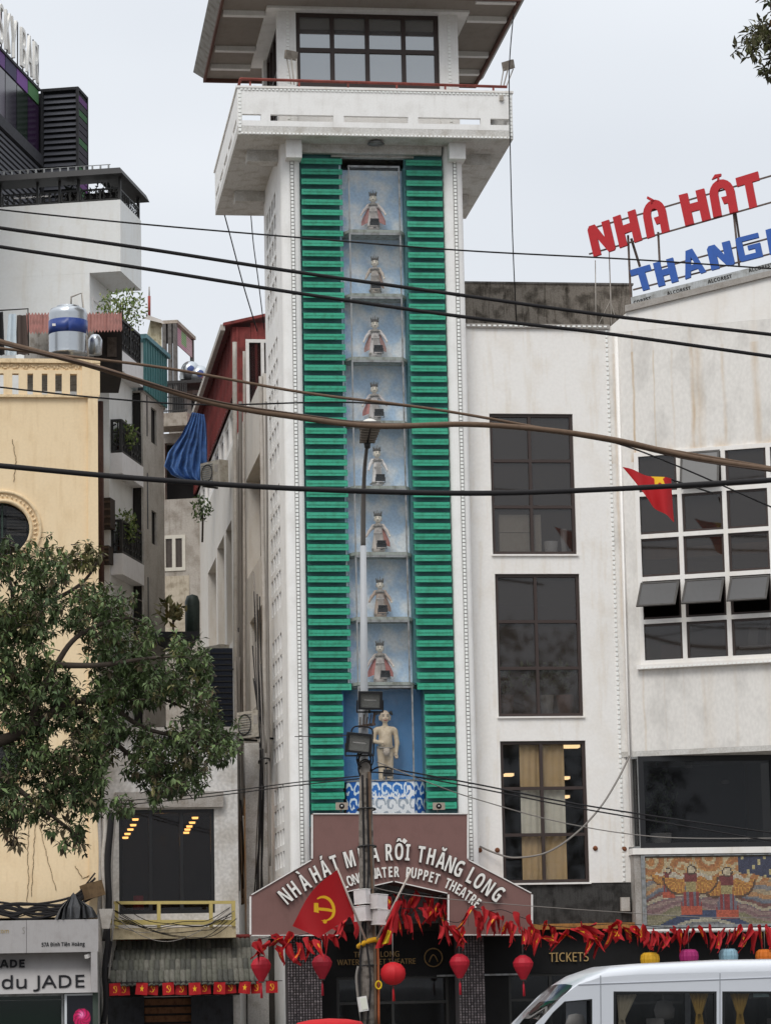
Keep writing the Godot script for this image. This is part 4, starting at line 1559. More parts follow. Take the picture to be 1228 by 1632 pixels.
func mosaic_colour(u: float, v: float, h: float) -> Color:
	# u, v in metres from the lower left corner; dancers on a blue arch under curling clouds
	var q := Vector2(u, v)
	var n := sin(u * 5.0 + v * 3.0) * 0.04 + sin(u * 11.0 - v * 7.0) * 0.02
	for f in [[1.04, 0.62, 1.2], [1.86, 0.54, 1.25], [0.52, 0.86, 0.7]]:
		var p: Vector2 = (q - Vector2(f[0], f[1])) / f[2]
		var head := p - Vector2(0.02, 0.5)
		if head.length() > 0.07 and head.length() < 0.095:
			return Color(0.25, 0.18, 0.15)
		if head.length() < 0.07:
			return Color(0.80, 0.74, 0.62)
		if head.length() < 0.15 and head.y > -0.04:
			return Color(0.80, 0.62, 0.36) if int(head.angle() * 5 + 20) % 2 else Color(0.76, 0.7, 0.58)
		if absf(p.x) < 0.13 - (0.44 - p.y) * 0.1 and p.y > 0.27 and p.y < 0.44:
			return Color(0.42, 0.16, 0.17)
		if absf(p.x) < 0.1 and p.y > 0.1 and p.y <= 0.27:
			return Color(0.62, 0.56, 0.36)
		if p.y <= 0.1 and p.y > -0.18 and absf(p.x) < 0.13 + (0.1 - p.y) * 0.3:
			return Color(0.52, 0.16, 0.17) if int(absf(p.x) * 22) % 2 == 0 else Color(0.38, 0.37, 0.43)
		if p.y <= -0.18 and p.y > -0.34 and absf(p.x) < 0.21:
			return Color(0.72, 0.29, 0.2)
		for s in [-1, 1]:
			var arm: Vector2 = p - Vector2(s * 0.12, 0.4)
			if absf(arm.y + 0.1 * arm.x * s - 0.03 * sin(arm.x * 20)) < 0.035 and arm.x * s > -0.02 and arm.x * s < 0.3:
				return Color(0.78, 0.74, 0.66)
			var w: Vector2 = p - Vector2(s * 0.2, 0.37)
			if w.y < 0 and w.length() < 0.34 and w.x * s > -0.07 + w.y * 0.1:
				var a: float = atan2(w.y, w.x * s)
				if w.length() > 0.3:
					return Color(0.3, 0.2, 0.15)
				return Color(0.78, 0.54, 0.22) if int(a * 7 + 30) % 2 else Color(0.66, 0.4, 0.18)
	var arch := (q - Vector2(1.35, -1.55)).length()
	if arch < 1.86 + n * 0.4 and arch > 1.7:
		return Color(0.17, 0.22, 0.36)
	if arch <= 1.7 and arch > 1.63:
		return Color(0.68, 0.66, 0.58)
	if arch <= 1.63:
		return Color(0.42, 0.43, 0.45) if int(arch * 16) % 2 else Color(0.22, 0.27, 0.38)
	if u > 2.15 and v > h * 0.74 - (u - 2.15) * 0.05 + n:
		var cell := Vector2(floorf(u / 0.13), floorf(v / 0.11))
		return Color(0.78, 0.72, 0.5) if int(cell.x * 7 + cell.y * 5) % 4 == 0 and fposmod(u, 0.13) < 0.06 else Color(0.17, 0.19, 0.3)
	if v > h * 0.62 + 0.08 * sin(u * 2.2 + 0.6):
		var best := 9.0
		for c in [Vector2(0.15, h * 0.95), Vector2(0.85, h * 0.86), Vector2(1.5, h * 1.0), Vector2(2.1, h * 0.84)]:
			var d: Vector2 = q - c
			best = minf(best, d.length() + 0.012 * d.angle())
		var b := int((best + n * 0.25) * 13.0) % 3
		return [Color(0.72, 0.47, 0.25), Color(0.78, 0.70, 0.54), Color(0.66, 0.40, 0.22)][b]
	var band := v - 0.2 * sin(u * 1.25 + 0.2) + n
	if band < h * 0.12:
		return Color(0.47, 0.45, 0.33) if int((band + 2) * 11) % 2 else Color(0.55, 0.52, 0.42)
	if band < h * 0.28:
		return Color(0.46, 0.33, 0.35) if int((band + 2) * 13) % 2 else Color(0.57, 0.47, 0.45)
	if band < h * 0.42:
		var k := int((band + 2) * 14) % 3
		return [Color(0.36, 0.39, 0.45), Color(0.68, 0.63, 0.53), Color(0.42, 0.26, 0.25)][k]
	return [Color(0.66, 0.58, 0.46), Color(0.48, 0.47, 0.48), Color(0.7, 0.5, 0.32)][int((band + 2) * 12) % 3]


# ---- red and blue letters on the roof ----------------------------------------------------------
func rooftop_sign():
	var zf := -0.25
	var t := thing("rooftop_sign", "red and blue upright letters on a sloping steel frame above the angled wing", "sign", "", Vector3(5.415, 0.0, -0.3))
	t.rotation.y = -0.4363
	org = Vector3.ZERO
	var shapes := {
		"N": [[Vector2(0, 0), Vector2(0, 0.88), Vector2(0.1, 1), Vector2(0.36, 1), Vector2(0.66, 0.5), Vector2(0.66, 1), Vector2(1, 1), Vector2(1, 0.06), Vector2(0.94, 0), Vector2(0.68, 0), Vector2(0.34, 0.52), Vector2(0.34, 0)]],
		"H": [[Vector2(0, 0), Vector2(0, 1), Vector2(0.34, 1), Vector2(0.34, 0.64), Vector2(0.66, 0.64), Vector2(0.66, 1), Vector2(1, 1), Vector2(1, 0), Vector2(0.66, 0), Vector2(0.66, 0.38), Vector2(0.34, 0.38), Vector2(0.34, 0)]],
		"T": [[Vector2(0, 1), Vector2(1, 1), Vector2(1, 0.74), Vector2(0.68, 0.74), Vector2(0.68, 0), Vector2(0.34, 0), Vector2(0.34, 0.74), Vector2(0, 0.74)]],
		"L": [[Vector2(0, 0), Vector2(0, 1), Vector2(0.28, 1), Vector2(0.28, 0.24), Vector2(1, 0.24), Vector2(1, 0)]],
		"G": [[Vector2(0, 0.08), Vector2(0, 0.92), Vector2(0.08, 1), Vector2(1, 1), Vector2(1, 0.8), Vector2(0.26, 0.8), Vector2(0.26, 0.22), Vector2(0.74, 0.22), Vector2(0.74, 0.4), Vector2(0.45, 0.4), Vector2(0.45, 0.58), Vector2(1, 0.58), Vector2(1, 0)  , Vector2(0.08, 0)]],
		"V": [[Vector2(0, 0), Vector2(0.34, 1), Vector2(0.66, 1), Vector2(1, 0), Vector2(0.74, 0), Vector2(0.5, 0.72), Vector2(0.26, 0)], [Vector2(0.333, 0.22), Vector2(0.4, 0.42), Vector2(0.6, 0.42), Vector2(0.667, 0.22)]],
		"A": [],
	}
	var arch := []
	for k in 11:
		var a := PI - PI * k / 10
		arch.append(Vector2(0.5 + 0.5 * cos(a), 0.6 + 0.4 * sin(a)))
	arch.append_array([Vector2(1, 0), Vector2(0.66, 0), Vector2(0.66, 0.3), Vector2(0.5, 0.3), Vector2(0.44, 0.5), Vector2(0.66, 0.5)])
	for k in 6:
		var a := PI * k / 5
		arch.append(Vector2(0.5 + 0.16 * cos(a), 0.62 + 0.14 * sin(a)))
	arch.append_array([Vector2(0.34, 0.0), Vector2(0, 0)])
	shapes["A"] = [arch]
	var rows := [
		["N", PackedVector2Array([Vector2(-0.332, 19.307), Vector2(0.204, 19.434), Vector2(-0.473, 20.039)]), 0], ["H", PackedVector2Array([Vector2(0.296, 19.461), Vector2(0.836, 19.603), Vector2(0.156, 20.211)]), 0], ["A", PackedVector2Array([Vector2(0.957, 19.623), Vector2(1.494, 19.753), Vector2(0.836, 20.463)]), 0],
		["H", PackedVector2Array([Vector2(1.87, 19.838), Vector2(2.474, 19.941), Vector2(1.741, 20.582)]), 0], ["A", PackedVector2Array([Vector2(2.535, 19.972), Vector2(3.118, 20.059), Vector2(2.426, 20.812)]), 0], ["T", PackedVector2Array([Vector2(3.205, 20.056), Vector2(3.732, 20.165), Vector2(3.089, 20.852)]), 0],
		["T", PackedVector2Array([Vector2(0.652, 18.354), Vector2(1.128, 18.449), Vector2(0.52, 18.902)]), 1], ["H", PackedVector2Array([Vector2(1.187, 18.444), Vector2(1.661, 18.54), Vector2(1.075, 19.015)]), 1], ["V", PackedVector2Array([Vector2(1.823, 18.567), Vector2(2.319, 18.702), Vector2(1.685, 19.19)]), 1],
		["N", PackedVector2Array([Vector2(2.445, 18.72), Vector2(2.997, 18.818), Vector2(2.342, 19.287)]), 1], ["G", PackedVector2Array([Vector2(3.116, 18.85), Vector2(3.653, 18.937), Vector2(3.02, 19.42)]), 1], ["L", PackedVector2Array([Vector2(3.813, 18.963), Vector2(4.274, 19.059), Vector2(3.736, 19.55)]), 1]]
	for r in rows:
		var o: Vector2 = r[1][0]
		var ex: Vector2 = r[1][1] - o
		var ey: Vector2 = r[1][2] - o
		var st := S()
		for poly in shapes[r[0]]:
			var q := PackedVector2Array()
			for p in poly:
				q.append(o + ex * p.x + ey * p.y)
			prism(st, q, zf - 0.09, zf)
		put(t, "letter", st, M.red if r[2] == 0 else M.blue)
	for q in [PackedVector2Array([Vector2(0.982, 20.584), Vector2(1.15, 20.476), Vector2(1.182, 20.519), Vector2(1.006, 20.635)]), PackedVector2Array([Vector2(2.532, 20.877), Vector2(2.749, 20.944), Vector2(2.758, 20.996), Vector2(2.61, 20.989)]), PackedVector2Array([Vector2(1.074, 20.424), Vector2(1.092, 20.528), Vector2(1.122, 20.525), Vector2(1.126, 20.434)]), PackedVector2Array([Vector2(2.648, 20.804), Vector2(2.674, 20.922), Vector2(2.704, 20.926), Vector2(2.692, 20.807)])]:
		var st := S()
		prism(st, q, zf - 0.09, zf)
		put(t, "accent", st, M.red)
	var rust := pm("6e5f57", "grime", 1.5)
	for q in [[Vector3(-0.46, 19.408, -0.36), Vector3(4.79, 20.387, -0.36)], [Vector3(-0.471, 20.001, -0.36), Vector3(4.818, 21.025, -0.36)], [Vector3(0.513, 18.787, -0.36), Vector3(4.754, 19.543, -0.36)], [Vector3(0.562, 18.452, -0.36), Vector3(4.737, 19.159, -0.36)]]:
		var st := S()
		bar(st, q[0], q[1], 0.035)
		put(t, "rail", st, rust)
	for q in [[Vector3(0.478, 19.78, -0.4), Vector3(0.494, 18.047, -0.4)], [Vector3(0.55, 19.698, -0.4), Vector3(0.671, 19.077, -0.7)], [Vector3(2.988, 20.087, -0.4), Vector3(3.069, 18.779, -0.4)], [Vector3(3.032, 20.083, -0.4), Vector3(3.055, 19.249, -0.8)], [Vector3(1.197, 19.785, -0.4), Vector3(1.214, 18.58, -0.4)], [Vector3(4.056, 20.398, -0.4), Vector3(4.075, 18.758, -0.4)]]:
		var st := S()
		bar(st, q[0], q[1], 0.045)
		put(t, "strut", st, rust)
	# printed vinyl strip round the foot of the frame
	var st := S()
	prism(st, PackedVector2Array([Vector2(0.531, 18.239), Vector2(4.753, 18.897), Vector2(4.769, 18.615), Vector2(0.551, 17.938)]), -0.24, -0.2)
	put(t, "vinyl_strip", st, pm("b4b7b8", "grime", 0.8))
	for q in [[PackedVector2Array([Vector2(0.648, 18.106), Vector2(0.963, 18.167)]), "COREST"], [PackedVector2Array([Vector2(1.411, 18.245), Vector2(1.946, 18.33)]), "ALCOREST"], [PackedVector2Array([Vector2(2.377, 18.439), Vector2(2.909, 18.523)]), "ALCOREST"], [PackedVector2Array([Vector2(3.336, 18.616), Vector2(3.863, 18.699)]), "ALCOREST"]]:
		var d: Vector2 = q[0][1] - q[0][0]
		var c: Vector2 = (q[0][0] + q[0][1]) / 2
		letters(t, q[1], Transform3D(Basis(Vector3.BACK, d.angle()), Vector3(c.x, c.y, -0.195)), 0.085, 0.006, M.dark, 1.0)


# ---- entrance ----------------------------------------------------------------------------------
func entrance():
	var z := 1.2
	var t := thing("entrance_sign", "maroon gabled entrance sign with white arched lettering over the theatre door", "sign", "", Vector3(0, 3.6, 0.5))
	var outline := PackedVector2Array([Vector2(-3.174, 3.661), Vector2(-3.164, 4.52), Vector2(-1.816, 5.271), Vector2(-1.8, 6.262), Vector2(1.629, 6.223), Vector2(1.604, 5.224), Vector2(3.003, 4.468), Vector2(2.978, 3.571), Vector2(1.136, 3.602), Vector2(1.157, 4.496), Vector2(-0.038, 4.778), Vector2(-1.239, 4.532), Vector2(-1.254, 3.635)])
	var st := S()
	prism(st, outline, z - 0.1, z)
	put(t, "front_board", st, M.maroon)
	st = S()
	for i in outline.size():
		var a := outline[i]
		var b := outline[(i + 1) % outline.size()]
		var d := (b - a).normalized() * 0.022
		bar(st, Vector3(a.x + d.x, a.y + d.y, z + 0.012), Vector3(b.x - d.x, b.y - d.y, z + 0.012), 0.04, 0.022)
	put(t, "edge_trim", st, M.trim)
	var o := outline
	st = S()
	for q in [[1, 2], [2, 3], [3, 4], [4, 5], [5, 6], [6, 7]]:
		var a := o[q[0]]
		var b := o[q[1]]
		var zb := -0.24 if q[0] in [2, 3, 4] else -2.9
		if q[0] > 4:
			zb = -0.2
		var d := Vector3(b.x - a.x, b.y - a.y, 0).normalized() * 0.03
		var nn := Vector3(-d.y, d.x, 0) * -1.0
		hexa(st, [Vector3(a.x, a.y, z - 0.102) + d, Vector3(b.x, b.y, z - 0.102) - d, Vector3(b.x, b.y, zb) - d, Vector3(a.x, a.y, zb) + d, Vector3(a.x, a.y, z - 0.102) + d - nn, Vector3(b.x, b.y, z - 0.102) - d - nn, Vector3(b.x, b.y, zb) - d - nn, Vector3(a.x, a.y, zb) + d - nn])
	put(t, "cover_panel", st, M.maroon)
	st = S()
	box(st, o[0].x, o[0].x + 0.05, o[0].y, o[1].y - 0.03, -2.9, z - 0.102)
	box(st, o[7].x - 0.05, o[7].x, o[7].y, o[7].y + 0.87, -0.2, z - 0.102)
	put(t, "end_panel", st, pm("6a4d47", "light", 0.4))
	st = S()
	box(st, o[0].x + 0.06, o[7].x - 0.06, o[0].y + 1.62, o[0].y + 1.7, -0.2, z - 0.15)
	put(t, "inner_ceiling", st, M.dark)
	for x in [-0.366, -0.09, -1.817, 1.581]:
		st = S()
		var hi: float = o[3].y - 0.05 if absf(x) < 1.0 else o[2].y - 0.1
		box(st, x - 0.006, x + 0.006, hi - 0.9, hi, z + 0.001, z + 0.004)
		put(t, "seam", st, pm("4f3833"))
	# lettering on two arcs
	var chars := [["N", 210, 365, -40], ["H", 243, 339, -36], ["À", 283, 311, -32], ["H", 325, 281, -26], ["Á", 363, 258, -22], ["T", 400, 238, -19], ["M", 457, 221, -14], ["Ú", 508, 208, -9], ["A", 555, 200, -5], ["R", 609, 194, -1], ["Ô", 650, 192, 2], ["I", 684, 194, 5], ["T", 737, 202, 9], ["H", 775, 211, 13], ["Ă", 815, 226, 17], ["N", 850, 241, 21], ["G", 884, 258, 25], ["L", 931, 284, 29], ["O", 963, 307, 33], ["N", 999, 332, 37], ["G", 1036, 358, 41]]
	var k := 2.456
	for c in chars:
		var p := Vector3(pxx(370 + c[1] / k, 1280 + c[2] / k), pxy(370 + c[1] / k, 1280 + c[2] / k), z + 0.06)
		var tr := Transform3D(Basis(Vector3.BACK, -deg_to_rad(c[3])), p)
		var l := letters(t, c[0], tr, 0.355, 0.1, M.letter, 0.58, null, "letter")
		var sh := letters(t, c[0], Transform3D(tr.basis, tr.origin - Vector3(0, 0, 0.03)), 0.385, 0.05, M.letter_side, 0.6, null, "letter_dark_back")  # larger dark copy set behind, giving each letter dark sides
	var ac := S()
	bar(ac, Vector3(pxx(641.5, 1343), pxy(641.5, 1343), z + 0.06), Vector3(pxx(645.5, 1338), pxy(645.5, 1338), z + 0.06), 0.05, 0.09)
	put(t, "accent", ac, M.letter)
	var small := "THĂNG LONG WATER PUPPET THEATRE"
	for i in small.length():
		if small[i] == " ":
			continue
		var a := deg_to_rad(-42.6 + i * 2.84)
		var x := 370 + (640 + 466 * sin(a)) / k
		var y := 1280 + (736 - 466 * cos(a)) / k
		var p := Vector3(pxx(x, y), pxy(x, y), z + 0.04)
		letters(t, small[i], Transform3D(Basis(Vector3.BACK, -a * 0.92), p), 0.225, 0.07, M.letter, 0.62, null, "letter")
	# ground floor: dark lobby front, doors, gilt names
	var g := thing("lobby_front", "dark recessed ground floor front with glass doors and gilt lettering", "shopfront", "", Vector3(3, 0, -0.4))
	st = S()
	var x1 := 13.0
	var doors := [[-1.15, 1.35, 0.13, 2.75], [2.7, 4.6, 0.13, 2.75], [5.2, 7.2, 0.13, 2.6], [7.8, 11.5, 0.13, 2.7]]
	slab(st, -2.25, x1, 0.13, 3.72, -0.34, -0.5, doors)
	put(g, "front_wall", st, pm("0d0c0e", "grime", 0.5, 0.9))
	for d in doors:
		window(g, [d[0] + 0.002, d[1] - 0.002, d[2], d[3] - 0.002], -0.38, [0.0, 0.5, 1.0], [0.0, 0.78, 1.0], 0.06, M.iron, M.glass)
	st = S()
	box(st, -2.3, x1, 0.0, 3.7, -4.2, -4.0)
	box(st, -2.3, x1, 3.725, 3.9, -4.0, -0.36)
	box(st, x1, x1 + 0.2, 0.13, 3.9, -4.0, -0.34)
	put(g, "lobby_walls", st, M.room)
	for q in [["THĂNG LONG", Vector3(-0.25, 3.235, -0.3), 0.12, 1.0], ["WATER PUPPET THEATRE", Vector3(-0.253, 3.07, -0.3), 0.12, 0.95], ["TICKETS", Vector3(4.074, 3.096, -0.3), 0.2, 0.9]]:
		letters(g, q[0], Transform3D(Basis(), q[1]), q[2], 0.03, pm("b89a66", null, 1, 0.4, 0.3) if q[2] > 0.15 else M.gold, q[3], light_font())
	st = S(true)
	tube(st, ramp(20, func(v): return Vector3(1.014, 3.143, -0.3) + Vector3(cos(v * TAU) * 0.2, sin(v * TAU) * 0.2, 0.03)), 0.015, 5, false)
	tube(st, ramp(9, func(v): return Vector3(1.014, 3.143, -0.3) + Vector3(-0.1 + 0.2 * v, -0.1 + 0.16 * sin(v * PI), 0.03)), 0.014, 5)
	put(g, "emblem", st, M.gold)
	st = S()
	box(st, 1.087, 2.41 + 0.6, 2.72, 2.76, -0.33, -0.28)
	put(g, "door_head", st, M.zinc)
	# beaded columns
	for q in [[-2.338, -1.584, "left"], [1.411, 1.995, "right"]]:
		var c := thing("beaded_column", "square column hung with mauve bead strings, %s of the theatre door" % q[2], "column", "beaded columns of the entrance", Vector3((q[0] + q[1]) / 2, 0.13, 0.45))
		st = S()
		box(st, q[0], q[1], 0.13, 3.7, 0.2, 0.7)
		put(c, "shaft", st, pm("454042", "rough", 1.0))
		var w := []
		var cols := []
		var n := int((q[1] - q[0]) / 0.062)
		for i in n:
			for j in 44:
				w.append(Transform3D(Basis.from_scale(Vector3(1, 1.25, 1) * rng.randf_range(0.8, 1.15)), Vector3(q[0] + (i + 0.5) * (q[1] - q[0]) / n, 1.2 + j * 0.057, 0.72) - org))
				cols.append(Color(0.17, 0.145, 0.15) * rng.randf_range(0.45, 1.5))
		var keep := org
		org = Vector3.ZERO
		st = S(true)
		lathe(st, [Vector2(0, -0.024), Vector2(0.02, -0.012), Vector2(0.024, 0.006), Vector2(0, 0.024)], 6)
		org = keep
		var bm := pm("ffffff", null, 1, 0.4)
		bm.vertex_color_use_as_albedo = true
		stuff(c, "bead_strings", st, bm, w, cols)


func light_font() -> SystemFont:
	var f := SystemFont.new()
	f.font_names = ["Droid Sans"]
	f.font_weight = 400
	return f


# metres on the entrance board from the surveyed drawing of its lettering
func pxx(x: float, y: float) -> float:
	return -0.409 + (x - 600.0) * 0.013796 + (y - 1400.0) * -0.000264


func pxy(x: float, y: float) -> float:
	return 4.8445 + (y - 1400.0) * -0.013533 + (x - 600.0) * -0.000199


# ---- the hall beside the tower, seen along its flank -------------------------------------------
func ac_unit(label: String, at: Vector3, turn: float, k := 1.0) -> Node3D:
	var a := thing("air_conditioner", label, "air conditioner", "outdoor air conditioner units", at)
	org = Vector3.ZERO
	var st := S()
	box(st, -0.42 * k, 0.42 * k, 0, 0.62 * k, -0.15 * k, 0.15 * k)
	put(a, "casing", st, pm("b9b2a6", "grime", 0.9))
	st = S()
	for i in 9:
		box(st, -0.38 * k, 0.12 * k, (0.07 + i * 0.058) * k, (0.085 + i * 0.058) * k, 0.151 * k, 0.165 * k)
	put(a, "grille", st, M.zinc)
	st = S(true)
	lathe(st, [Vector2(0.22 * k, 0), Vector2(0.235 * k, 0.012), Vector2(0.25 * k, 0)], 20, Transform3D(Basis(Vector3.RIGHT, PI / 2), Vector3(-0.13 * k, 0.31 * k, 0.166 * k)))
	put(a, "fan_ring", st, M.iron)
	st = S()
	box(st, 0.2 * k, 0.34 * k, 0.3 * k, 0.5 * k, 0.151 * k, 0.158 * k)
	put(a, "label_plate", st, M.grey)
	st = S()
	for s in [-0.3, 0.3]:
		box(st, s * k - 0.02, s * k + 0.02, -0.05, -0.002, -0.35 * k, 0.17 * k)
	put(a, "bracket", st, M.iron)
	a.rotation.y = turn
	return a


func side_hall():
	var xw := -2.25
	var t := thing("theatre_hall", "long white theatre hall flank with red metal top storey, left of the tower", "building", "", Vector3(xw + 3, 0, -15))
	var tr := Transform3D(Basis(Vector3.UP, -PI / 2), Vector3(xw, 0, 0))
	var zr: float = -11.937
	var yt: float = 17.199
	var holes := [[-9.296, -5.016, 12.93, 15.082], [-8.683, -5.165, 9.455, 11.597], [-16.115, -14.148, 11.935, 15.27], [-19.416, -16.833, 12.203, 15.27], [-23.265, -19.958, 12.523, 15.104]]
	for h in holes:
		var w: float = h[1] - h[0]
	holes[0][3] = 15.475
	holes[1][3] = 11.722
	var st := S()
	slab(st, -30, -4.12, 0.13, yt, 0, -0.35, holes, tr)
	put(t, "flank_wall", st, pm("d8d2ca", "white", 0.2))
	st = S()
	box(st, -2.774, xw - 0.003, 0.13, 8.315, -4.9, -4.5)
	put(t, "corner_pier", st, pm("e2deda", "rough", 0.3))
	st = S()
	box(st, xw + 0.36, xw + 7, yt - 0.25, yt, -30, -4.12)
	put(t, "roof", st, M.roof)
	st = S()
	box(st, xw + 0.42, xw + 0.5, 0.13, yt - 0.26, -30, -4.12)
	put(t, "inner_wall", st, pm("b3a797", "grime", 0.3))
	st = S()
	box(st, xw + 0.0, xw + 7, 0.13, yt - 0.26, -30.2, -30.002)
	put(t, "rear_wall", st, M.white)
	# red metal top storey: ribbed sheets
	var yr: float = 20.140
	var ym := 18.28
	var bands := []
	for k in 9:
		bands.append([-29.5 + k * 1.9, -28.0 + k * 1.9, yt + 0.15, ym - 0.12])
	st = S()
	slab(st, -30, zr, yt + 0.002, ym - 0.002, 0, -0.2, bands, tr)
	put(t, "clerestory", st, M.white)
	for b in bands:
		window(t, [b[0], b[1], b[2], b[3]], -0.05, [0.0, 0.5, 1.0], [0.0, 1.0], 0.08, M.trim, M.glass, tr)
	st = S()
	box(st, xw + 0.6, xw + 0.7, yt, yr - 0.2, -29.9, zr - 0.1)
	put(t, "attic_wall", st, M.room)
	var ribs := int((29.0 + zr) / 0.5)
	for k in ribs:
		st = S()
		var za := zr - 0.5 * k
		box(st, xw - 0.1, xw - 0.06, ym, yr, za - 0.49, za)
		box(st, xw - 0.13, xw - 0.1, ym, yr, za - 0.1, za - 0.02)
		put(t, "metal_sheet", st, M.rust_red)
	for k in 9:
		st = S()
		box(st, xw - 0.1 + k * 0.5, xw + 0.39 + k * 0.5, yt, yr + k * 0.12, zr, zr + 0.04)
		box(st, xw + k * 0.5, xw + 0.07 + k * 0.5, yt, yr + k * 0.12, zr + 0.04, zr + 0.07)
		put(t, "metal_sheet", st, M.rust_red)
	st = S()
	hexa(st, [Vector3(xw - 0.35, yr + 0.0, zr + 0.2), Vector3(xw + 4.4, yr + 1.1, zr + 0.2), Vector3(xw + 4.4, yr + 1.1, -30), Vector3(xw - 0.35, yr + 0.0, -30), Vector3(xw - 0.35, yr + 0.08, zr + 0.2), Vector3(xw + 4.4, yr + 1.18, zr + 0.2), Vector3(xw + 4.4, yr + 1.18, -30), Vector3(xw - 0.35, yr + 0.08, -30)])
	put(t, "metal_roof", st, M.rust_red)
	st = S()
	box(st, xw - 0.42, xw - 0.3, yr - 0.12, yr + 0.04, -30, zr + 0.15)
	put(t, "gutter", st, M.pipe)
	window(t, [xw + 0.25, xw + 1.15, yt + 0.25, yr - 0.35], zr + 0.12, [0.0, 0.5, 1.0], [0.0, 1.0], 0.09, M.trim, M.glass)
	# pipes and cable bundles down the flank
	var runs := [[Vector3(-2.42, 19.363, -10.288), Vector3(-2.42, 4.777, -11.587), 0.06, M.pipe], [Vector3(-2.4, 17.498, -8.978), Vector3(-2.4, 6.938, -9.926), 0.05, M.cable_grey], [Vector3(-2.45, 18.394, -7.066), Vector3(-2.45, 7.781, -8.425), 0.035, M.pipe], [Vector3(-2.5, 16.457, -8.691), Vector3(-2.5, 5.038, -9.956), 0.03, M.cable_grey], [Vector3(-2.42, 16.837, -2.793), Vector3(-2.42, 7.931, -2.784), 0.055, M.pipe], [Vector3(-2.4, 16.03, -1.811), Vector3(-2.4, 5.315, -2.432), 0.03, M.cable_grey]]
	for q in runs:
		st = S(true)
		var a: Vector3 = q[0]
		var b: Vector3 = q[1]
		tube(st, smooth_line(ramp(9, func(v): return a.lerp(b, v) + Vector3(0, 0, 0.06 * sin(v * 17 + a.z) if v > 0.05 and v < 0.95 else 0.0)), 3), q[2], 7)
		put(t, "drain_pipe", st, q[3])
	for k in 14:
		st = S(true)
		var x := 405.0 + k * 2.4
		var a: Vector3 = Vector3(-2.5, 12.601, -4.565) + Vector3(-0.02 * (k % 3), -rng.randf() * 3.0, k * 0.16 - 0.4)
		var b: Vector3 = Vector3(-2.5, 7.697, -2.575) + Vector3(-0.03 * (k % 4), 0, (k % 5) * 0.06)
		var c: Vector3 = Vector3(-2.5, 4.819, -4.328) + Vector3(-0.05 * (k % 3), -rng.randf() * 0.6, rng.randf_range(-0.5, 1.6))
		tube(st, smooth_line([a, a.lerp(b, 0.5) + Vector3(0, 0, rng.randf_range(-0.15, 0.15)), b, b.lerp(c, 0.5) + Vector3(0, 0, rng.randf_range(-0.3, 0.3)), c], 5), 0.016, 5)
		put(t, "hanging_cable", st, [M.cable, M.cable_grey, M.cable][k % 3])
	for k in 8:
		st = S(true)
		var a: Vector3 = Vector3(-2.55, 11.595, -8.58) + Vector3(-0.02 * (k % 2), -rng.randf() * 2.0, k * 0.2 - 0.8)
		var b: Vector3 = Vector3(-2.55, 7.651, -8.762) + Vector3(0, 0, (k % 4) * 0.12)
		var c: Vector3 = Vector3(-2.55, 4.644, -7.675) + Vector3(0, 0, rng.randf_range(-1.0, 1.2))
		tube(st, smooth_line([a, a.lerp(b, 0.5) + Vector3(0, 0, rng.randf_range(-0.2, 0.2)), b, b.lerp(c, 0.5) + Vector3(0, 0, rng.randf_range(-0.3, 0.3)), c], 5), 0.018, 5)
		put(t, "hanging_cable", st, [M.cable, M.cable_grey][k % 2])
	st = S(true)
	tube(st, ramp(14, func(v): return Vector3(-2.5, 7.712, -2.41) + Vector3(cos(v * TAU) * 0.12, sin(v * TAU) * 0.03, sin(v * TAU) * 0.5)), 0.02, 5)
	put(t, "cable_tie", st, M.cable)
	ac_unit("beige air conditioner high on the hall flank beside the lowest tower lattice", Vector3(-2.65, 8.341, -3.44), -PI / 2 + 0.6)
	ac_unit("grey air conditioner on the far hall flank above the dark mesh screen", Vector3(-2.7, 11.176, -14.168), -PI / 2 + 0.5)
	ac_unit("lowest small air conditioner deep in the alley beside the tree crown", Vector3(-2.7, 10.886, -18.609), -PI / 2 + 0.4)
	ac_unit("pale air conditioner under the red metal storey, right of the blue tarpaulin", Vector3(-2.7, 16.244, -14.144), -PI / 2 + 0.6)
	var m := thing("mesh_screen", "dark blue mesh screen standing out from the hall flank above the side house", "screen", "", Vector3(-2.5, 9.328, -12.411))
	st = S()
	var mp: Vector3 = Vector3(-2.5, 9.328, -12.411)
	slab(st, mp.x - 0.5, mp.x + 0.1, mp.y, mp.y + 2.2, mp.z, mp.z - 0.05, [])
	put(m, "screen_panel", st, pm("232a3a", "grime", 2.0))
	for k in 14:
		st = S()
		box(st, mp.x - 0.5, mp.x + 0.1, mp.y + 0.1 + k * 0.15, mp.y + 0.13 + k * 0.15, mp.z + 0.002, mp.z + 0.02)
		put(m, "slat", st, M.iron)
	side_house()


